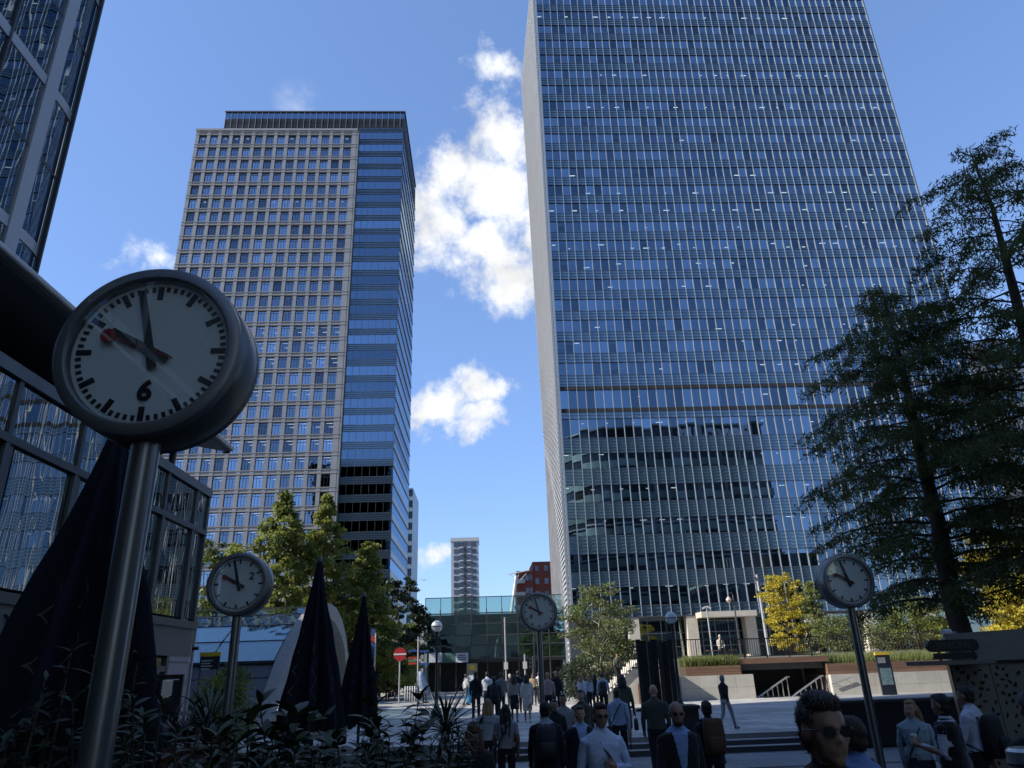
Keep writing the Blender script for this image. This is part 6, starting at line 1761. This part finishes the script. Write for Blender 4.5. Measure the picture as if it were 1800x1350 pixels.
    if hp:
        hv = .0085 * s if near else (.012 * s if Y < 14 else .018 * s)
        hm2 = remesh(hp, hv, 1); hm2.materials.append(hair_m(hair))
        displace(hm2, s, lambda q, i: (.0035 if near else .006) * s * mnoise.noise(Vector((q[0] * 55, q[1] * 40, q[2] * 14))) + .0035 * s * mnoise.noise(Vector((q[0] * 120, q[1] * 100, q[2] * 30))))
        hm2.polygons.foreach_set('use_smooth', [True] * len(hm2.polygons)); hm2.update()
        if near:       # loose strands lying over the surface
            V_ = [tuple(v.co) for v in hm2.vertices]; F_ = [tuple(f.vertices) for f in hm2.polygons]; cen_ = [(f.center.copy(), f.normal.copy()) for f in hm2.polygons]
            for _ in range(1800):
                c_, n_ = rr.choice(cen_); flow = Vector((rr.gauss(0, .35), rr.gauss(-.15, .35), -1 if style not in ('quiff',) else rr.gauss(-.2, .6)))
                flow = (flow - n_ * flow.dot(n_)).normalized() + n_ * rr.uniform(.0, .12); ln_ = rr.uniform(.015, .038) * s; sd = flow.cross(n_).normalized() * .0016 * s
                a_ = c_ - n_ * .002; b_ = len(V_); m_ = a_ + flow * ln_ * .6 + n_ * .003 * s; e_ = a_ + flow * ln_
                V_ += [tuple(a_ - sd), tuple(a_ + sd), tuple(m_ + sd), tuple(m_ - sd), tuple(e_)]; F_ += [(b_, b_ + 1, b_ + 2, b_ + 3), (b_ + 3, b_ + 2, b_ + 4)]
            h3 = bpy.data.meshes.new('hair'); h3.from_pydata(V_, [], F_); h3.materials.append(hair_m(hair)); h3.polygons.foreach_set('use_smooth', [True] * len(h3.polygons)); h3.update(); hm2 = h3
        place('hair', hm2, t)
    if beard:
        bp = []
        vs, fs = ellipsoid((0, 0, 0), (.056, .052, .045)); bp.append(([HP(Vector((0, .042, -.085)) + v) + zo for v in vs], fs))
        bm2 = remesh(bp, .010 * s, 1); bm2.materials.append(hair_m(hair)); bm2.polygons.foreach_set('use_smooth', [True] * len(bm2.polygons)); place('beard', bm2, t)
    if near and not glasses:
        for sx in (-1, 1):
            vs, fs = ellipsoid((0, 0, 0), (.0115, .0105, .0085), 12, 10)
            MB().add([HP(Vector((sx * .031, .067, .0)) + v) + zo for v in vs], fs).build('eye', M('eye_white', (.32, .29, .27), .25), t, local=True, smooth='all')
            vs, fs = ellipsoid((0, 0, 0), (.0065, .003, .0065), 10, 6)
            MB().add([HP(Vector((sx * .031, .0765, .0)) + v) + zo for v in vs], fs).build('iris', M('iris_dark', (.02, .012, .008), .1), t, local=True, smooth='all')
    if glasses:
        gl = MB()
        for sx in (-1, 1):
            gl.add([HP((sx * .032 + .0245 * math.cos(a), .096 - .06 * abs(sx * .032 + .0245 * math.cos(a)) * .5, -.002 + .0195 * math.sin(a))) for a in [2 * math.pi * k / 18 for k in range(18)]] +
                   [HP((sx * .032 + .0245 * math.cos(a), .091 - .06 * abs(sx * .032 + .0245 * math.cos(a)) * .5, -.002 + .0195 * math.sin(a))) for a in [2 * math.pi * k / 18 for k in range(18)]],
                   [tuple(range(18)), tuple(range(35, 17, -1))] + [(k, (k + 1) % 18, (k + 1) % 18 + 18, k + 18) for k in range(18)])
        g1 = gl.build('sunglasses', M('sunglass_lens', (.006, .006, .007), .08, spec=.8), t, local=True)
        fr = MB().tube([HP((-.012, .094, .006)), HP((0, .098, .009)), HP((.012, .094, .006))], .0022 * s, 6)
        for sx in (-1, 1): fr.tube([HP((sx * .056, .090, .006)), HP((sx * .077, .06, .006)), HP((sx * .083, -.005, .002))], .0022 * s, 6)
        fr.build('glasses_frame', M('glasses_metal', (.1, .09, .08), .3, metal=.8), g1, local=True)
    INFO = dict(root=t, s=s, S=S, hands=hands, loc=Vector((p.x, Y, ground)), rot=Matrix.Rotation(-rad(face), 4, 'Z'))
    return INFO
def W(info, v): return info['loc'] + info['rot'].to_3x3() @ Vector(v)
def backpack(info, label, col, size=(.30, .17, .46), z=1.20):
    s = info['s']; o = thing('backpack', label, 'backpack', W(info, (0, -.21 * s, (z - size[2] / 2) * s)), group='bags carried by people')
    o.rotation_euler = info['root'].rotation_euler; OFF[o.name] = Vector((0, 0, 0))
    w, d, h = [q * s for q in size]
    m = M('bag_%02d%02d%02d' % tuple(int(c * 99) for c in col), col, .75, var=.18, nscale=8, bump=.15, bscale=60)
    def rb(mb, c, q, top=.82):
        vs, fs = ring_loft([(c[0], c[1] + q[1] * .1 * (1 - u), c[2] + u * q[2], q[0] / 2 * k, q[1] / 2 * k2) for (u, k, k2) in ((0, .8, .8), (.06, .97, 1), (.5, 1.0, 1.0), (.85, .95, .85), (.97, top, .6), (1, top * .8, .4))], 24)
        return mb.add(vs, fs)
    rb(MB(), (0, 0, 0), (w, d, h)).build('main_compartment', m, o, local=True, smooth='all')
    rb(MB(), (0, -d * .5, h * .08), (w * .75, d * .45, h * .42)).build('front_pocket', m, o, local=True, smooth='all')
    for sx in (-1, 1):
        MB().tube([(sx * w * .3, d * .35, h * .92), (sx * w * .34, d * .8 + .02 * s, h * .98), (sx * w * .42, d * .75 + .20 * s, h * .80), (sx * w * .5, d * .7 + .17 * s, h * .35), (sx * w * .45, d * .35, h * .12)], [(.022 * s, .006 * s)] * 5, 8).build('strap', m, o, local=True)
    return o
def shoulder_bag(info, label, col, side=1, z=.95, size=(.30, .12, .26), cross=True, x=.24, y=-.02, name='shoulder_bag', slen=None):
    s = info['s']; o = thing(name, label, 'bag', W(info, (side * x * s, y * s, (z - size[2]) * s)), group='bags carried by people')
    o.rotation_euler = info['root'].rotation_euler; OFF[o.name] = Vector((0, 0, 0))
    w, d, h = [q * s for q in size]
    m = M('bag_%02d%02d%02d' % tuple(int(c * 99) for c in col), col, .6, var=.18, nscale=8, bump=.1, bscale=60)
    vs, fs = ring_loft([(0, 0, u * h, d / 2 * k, w / 2 * k) for (u, k) in ((0, .85), (.08, 1.0), (.6, .97), (.95, .85), (1, .7))], 20)
    MB().add(vs, fs).build('bag_body', m, o, local=True, smooth='all')
    b = Vector((side * x * s, y * s, (z - size[2]) * s))
    if cross:
        pf = [Vector((-side * .10, -.03, 1.487)), Vector((-side * .04, .105, 1.38)), Vector((side * .06, .158, 1.2)), Vector((side * .155, .13, 1.02)), Vector((side * x * .98, y + size[0] * .3, z - .02))]
        pb = [Vector((-side * .10, -.03, 1.487)), Vector((-side * .05, -.122, 1.38)), Vector((side * .06, -.142, 1.2)), Vector((side * .15, -.138, 1.02)), Vector((side * x * .98, y - size[0] * .3, z - .02))]
        for pp in (pf, pb): MB().tube([p_ * s - b for p_ in pp], [(.021 * s, .005 * s)] * 5, 8).build('strap', m, o, local=True)
    else:
        top = slen or .26
        MB().tube([(0, -w * .3, h * .9), (0, -w * .22, h + top * s * .7), (0, 0, h + top * s), (0, w * .22, h + top * s * .7), (0, w * .3, h * .9)], .011 * s, 6).build('handle', m, o, local=True)
    return o

DARK = (.012, .013, .017); NAVY = (.012, .016, .032); BLUE = (.30, .42, .66); WHITE = (.62, .65, .70); JEAN = (.05, .07, .11); GREY = (.16, .17, .18)
A = {}
def gz(Y): return NEAR if Y < 13 else max(0.0, NEAR * (19 - Y) / 6)
# nearest row, standing on the ground in front of the photographer
A['p1'] = person('man in round sunglasses and dark shirt turning his head, cut off at the chest', 1432, 1213, 3.15, .45, 174, DARK, DARK, 'tan', 'brown', 'quiff', glasses=True, near=True, pose='stand', turn=0)
A['p2'] = person('man in blue shirt with dark bag strap walking away behind the sunglasses man', 1486, 1228, 5.4, gz(5.4), -25, (.14, .22, .45), DARK, 'tan', 'brown', 'short', near=True, height=1.83)
shoulder_bag(A['p2'], 'dark messenger bag of the man in the blue shirt', (.015, .016, .02), -1)
A['p3'] = person('woman with long fair hair in pale blue sweatshirt walking towards the steps wall', 1596, 1228, 10.5, gz(10.5), 200, (.27, .36, .43), (.02, .026, .04), 'fair', 'fair', 'verylong', near=True, turn=30)
shoulder_bag(A['p3'], 'thin black crossbody bag of the woman in the pale sweatshirt', (.012, .012, .014), 1, z=.98, size=(.2, .07, .15), x=.2, y=.08)
A['p4'] = person('woman in black padded vest over striped shirt holding a paper cup', 1650, 1217, 9.2, gz(9.2), -40, (.45, .48, .58), DARK, 'tan', 'black', 'short', near=True, sleeve='roll', vest=(.008, .008, .01), coat=.12, arms={'L': 'cup', 'R': 'swing'}, pose='stand')
A['p5'] = person('man in white shirt carrying a black backpack beside the kiosk', 1694, 1203, 10.2, gz(10.2), -35, (.50, .54, .66), DARK, 'tan', 'brown', 'short', near=True, build=1.05)
backpack(A['p5'], 'large black backpack on the man in white by the kiosk', (.010, .010, .012), (.34, .24, .50), 1.16)
A['p6'] = person('person in dark coat at the kiosk corner, half out of view', 1806, 1212, 6.0, NEAR, 10, DARK, DARK, 'tan', 'black', 'short', coat=.2)
A['p7'] = person('bald bearded man in sunglasses, dark suit and open blue shirt', 1186, 1230, 8.6, gz(8.6), 182, (.012, .013, .018), (.012, .013, .018), 'tan', 'brown', 'bald', glasses=True, near=True, beard=True, inner=(.22, .32, .56), coat=.08)
A['p8'] = person('man in dark suit seen from behind with a brown backpack', 1240, 1230, 11.5, gz(11.5), -3, NAVY, DARK, 'tan', 'black', 'short', near=True, coat=.06)
backpack(A['p8'], 'brown canvas backpack on the man in the dark suit', (.075, .034, .018), (.33, .17, .50), 1.26)
A['p9'] = person('bald man in olive grey jumper walking away towards the steps', 1147, 1202, 16.5, gz(16.5), 12, (.055, .062, .058), (.014, .014, .016), 'fair', 'grey', 'bald', build=1.12, near=True)
A['p11'] = person('man in white shirt and sunglasses gripping his shoulder strap', 1053, 1234, 8.7, gz(8.7), 172, (.50, .57, .74), (.03, .04, .06), 'tan', 'brown', 'quiff', glasses=True, near=True, arms={'L': 'strap', 'R': 'swing'}, build=1.04)
shoulder_bag(A['p11'], 'dark shoulder bag of the man gripping his strap', (.010, .012, .02), -1, x=.26)
A['p12'] = person('man in navy suit and pale blue shirt behind the strap gripping man', 1018, 1238, 11.5, gz(11.5), 176, NAVY, NAVY, 'fair', 'brown', 'short', near=True, inner=(.30, .40, .62), coat=.08)
A['p13'] = person('woman in olive jacket with tied hair walking towards the photographer', 1020, 1211, 18.5, gz(18.5), 188, (.06, .065, .05), DARK, 'fair', 'brown', 'tied', near=True, coat=.04)
A['p14'] = person('young man in grey shirt with a dark backpack strap', 989, 1218, 17.5, gz(17.5), 185, (.24, .26, .28), DARK, 'tan', 'black', 'short', sleeve='short')
A['p15'] = person('person in dark top walking in front of the young man in grey', 974, 1228, 16.5, gz(16.5), 180, DARK, DARK, 'tan', 'brown', 'short')
A['p16'] = person('man in black suit with cropped hair seen from behind', 957, 1231, 11.5, gz(11.5), 2, (.010, .011, .016), (.010, .011, .016), 'dark', 'black', 'short', near=True, coat=.10, build=1.05, inner=(.3, .34, .42))
backpack(A['p16'], 'dark backpack on the man in the black suit', (.010, .011, .016), (.3, .16, .44), 1.22)
A['p17'] = person('woman with short fair hair in a light grey top and dark bag', 857, 1227, 16.5, gz(16.5), 4, (.36, .38, .41), DARK, 'fair', 'fair', 'bob', near=True)
shoulder_bag(A['p17'], 'dark tote bag of the woman in the light grey top', (.02, .02, .026), 1, z=1.12, cross=False, size=(.3, .1, .34), x=.25)
A['p18'] = person('woman with very long dark hair in a patterned pale top', 888, 1236, 14.5, gz(14.5), 3, (.26, .25, .27), DARK, 'brown', 'black', 'verylong', near=True, sleeve='short')
shoulder_bag(A['p18'], 'small black crossbody bag of the woman with very long hair', (.012, .012, .014), -1, z=1.0, size=(.2, .08, .16))
A['p19'] = person('woman in black coat with long auburn hair walking beside the planting', 832, 1266, 8.8, gz(8.8), -6, DARK, DARK, 'fair', 'auburn', 'long', near=True, coat=.25)
shoulder_bag(A['p19'], 'pale grey tote bag of the woman in the black coat', (.22, .24, .28), 1, z=1.0, cross=False, size=(.34, .1, .34), x=.26)
A['p20'] = person('man in pale blue shirt with diagonal dark strap walking away', 1083, 1208, 19.5, gz(19.5), 14, (.32, .42, .60), (.016, .018, .03), 'fair', 'brown', 'short', near=True, sleeve='long')
shoulder_bag(A['p20'], 'dark satchel of the man in the pale blue shirt', (.012, .014, .02), -1)
t = thing('stone_kerb', 'low stone kerb under the man in round sunglasses', 'kerb', (1.3, 3.1, NEAR))
MB().box(.7, 2.6, 2.85, 3.55, NEAR, .45).build('kerb_stone', m_wall, t, bevel=.01)
# on the upper plaza
U_ = UP
A['u1'] = person('man in black jumper and pale jeans striding towards the subway stairs', 1268, 1186, 24.6, U_, 62, (.010, .011, .013), (.30, .32, .33), 'fair', 'grey', 'short', stride=.36)
A['u2'] = person('woman in olive dress with long dark hair carrying a black handbag', 1092, 1184, 22.0, .30, 10, (.09, .095, .07), (.09, .095, .07), 'brown', 'black', 'long', skirt=.45, arms={'R': 'bag'})
shoulder_bag(A['u2'], 'black handbag in the hand of the woman in the olive dress', (.010, .010, .012), 1, z=.66, cross=False, size=(.3, .12, .26), x=.28, name='handbag', slen=.14)
A['u3'] = person('man in light shirt with a dark rucksack near the stair railing', 1058, 1181, 31.0, U_, 8, (.42, .48, .58), DARK, 'fair', 'brown', 'short')
backpack(A['u3'], 'dark rucksack on the man near the stair railing', (.012, .013, .016), (.3, .2, .5), 1.15)
A['u4'] = person('woman in black trouser suit walking alone across the plaza', 836, 1180, 33.0, U_, 4, DARK, DARK, 'brown', 'black', 'bun', shoe=(.5, .5, .5))
A['u5'] = person('broad man in dark jacket with a black rucksack', 868, 1188, 29.5, U_, 2, DARK, DARK, 'dark', 'black', 'short', build=1.15, coat=.06)
backpack(A['u5'], 'black rucksack on the broad man in the dark jacket', (.008, .008, .01), (.3, .2, .46), 1.2)
A['u6'] = person('man in white shirt ahead of the broad man', 856, 1180, 37.0, U_, -3, WHITE, DARK, 'tan', 'black', 'short')
A['u7'] = person('woman in beige jumper and dark skirt with long dark hair', 903, 1186, 31.5, U_, 2, (.30, .28, .25), DARK, 'brown', 'black', 'long', skirt=.48)
A['u8'] = person('woman in white jacket and pale dress with dark hair', 925, 1184, 31.0, U_, 6, (.62, .60, .57), (.50, .47, .42), 'tan', 'black', 'long', skirt=.42, shoe=(.5, .5, .5))
A['u9'] = person('man in navy jacket between the beige and white dressed women', 910, 1178, 37.0, U_, 0, NAVY, DARK, 'tan', 'black', 'short', coat=.05)
A['u10'] = person('person in tan top far across the plaza', 937, 1182, 44.0, U_, 5, (.35, .25, .14), DARK, 'fair', 'brown', 'bob')
A['u11'] = person('person in white shirt far across the plaza', 946, 1181, 46.0, U_, -8, WHITE, DARK, 'tan', 'black', 'short')
A['u12'] = person('person in pink shirt behind the clock post', 962, 1181, 30.0, U_, 10, (.40, .26, .27), DARK, 'fair', 'fair', 'short', sleeve='roll')
A['u13'] = person('person in dark clothes right of the clock post', 976, 1178, 33.0, U_, 175, DARK, DARK, 'fair', 'brown', 'bald', coat=.06)
A['u14'] = person('fair haired woman in white blouse by the stair foot', 1021, 1184, 34.0, U_, 40, WHITE, JEAN, 'fair', 'fair', 'long')
A['u15'] = person('woman in pale blue top standing at the stair foot', 1034, 1186, 35.5, U_, -30, (.42, .48, .56), DARK, 'fair', 'fair', 'long', pose='stand')
A['u16'] = person('dark haired person in black beside the stair railing', 1044, 1184, 36.5, U_, 20, DARK, DARK, 'tan', 'black', 'long', pose='stand')
A['u18'] = person('man in grey jacket with rucksack walking ahead of the crowd', 880, 1181, 35.0, U_, 4, GREY, DARK, 'tan', 'brown', 'short', coat=.05)
A['u19'] = person('man in black with pale cap near the bridge entrance', 896, 1184, 42.0, U_, 2, DARK, DARK, 'tan', 'white', 'short')
A['u20'] = person('person in dark coat standing in front of the red van', 682, 1189, 58.0, U_, 180, DARK, DARK, 'tan', 'brown', 'short', pose='stand', coat=.1)
A['u21'] = person('person in dark clothes walking beside the red van', 698, 1191, 58.0, U_, 100, DARK, (.05, .06, .07), 'tan', 'black', 'short')
A['u22'] = person('person crouching over a dark bag by the flag', 735, 1197, 52.0, U_, 90, DARK, DARK, 'tan', 'black', 'short', height=1.35, pose='stand')
A['u23'] = person('person in brown coat beside the pale blue flag', 747, 1193, 52.0, U_, 200, (.05, .035, .028), DARK, 'tan', 'brown', 'bob', coat=.35, pose='stand')
A['u24'] = person('person in pale jacket crossing before the bridge entrance', 819, 1184, 47.0, U_, 60, (.35, .35, .36), JEAN, 'fair', 'brown', 'short')
A['u25'] = person('seated white haired person behind the grass planter', 1268, 1143, WY + 2.6, TER, 180, (.45, .42, .36), DARK, 'fair', 'white', 'short', pose='sit', height=1.7, arms={'L': 'lap', 'R': 'lap'})
A['u26'] = person('person leaning on the stair rail in dark cap', 1085, 1168, WY - 1.0, UP + .9, 150, (.12, .12, .10), DARK, 'tan', 'black', 'short', pose='stand', height=1.7)
# paper cup in the vest woman's hand
i = A['p4']; w, d, pn, sx, cu = i['hands'][0]
c = W(i, w + Vector(d) * .085 * i['s'] + Vector((.035, .0, .03)))
t = thing('paper_cup', 'white paper coffee cup held by the woman in the vest', 'cup', c)
MB().lathe([(.027, -.05), (.037, .045), (.0, .045)], (0, 0, 0), 20).build('cup_wall', M('paper_white', (.62, .60, .57), .6), t, local=True, smooth=True)
MB().lathe([(.039, .045), (.039, .055), (.034, .062), (0, .062)], (0, 0, 0), 20).build('lid', M('lid_white', (.7, .69, .67), .4), t, local=True, smooth=True)
# bench under the seated person
p = A['u25']['loc']
t = thing('terrace_bench', 'low timber bench under the seated white haired person', 'bench', (p.x, p.y, TER))
for k in range(3): MB().box(-.9, .9, -.22 + .15 * k, -.09 + .15 * k, .37, .41).build('slat', m_deckw, t, local=True)
for x in (-.7, .7): MB().box(x - .04, x + .04, -.2, .2, 0, .368).build('leg', m_black, t, local=True)
# a gull over the street
c = onY(745, 1020, 90); t = thing('gull', 'small gull gliding over the far end of the street', 'bird', c)
q = MB(); vs, fs = ellipsoid((0, 0, 0), (.09, .22, .08)); q.add(vs, fs).build('body', M('gull_grey', (.3, .3, .31), .7), t, local=True, smooth='all')
for sx in (-1, 1):
    o = MB().add([(0, .08, .02), (0, -.08, .02), (sx * .3, -.07, .14), (sx * .3, .09, .14), (sx * .62, -.08, .05), (sx * .62, -.02, .05)], [(0, 1, 2, 3), (3, 2, 4, 5)]).build('wing', M('gull_grey', (.3, .3, .31), .7), t, local=True)
    o.modifiers.new('thick', 'SOLIDIFY').thickness = .015

bpy.data.scenes.remove(BENCH)
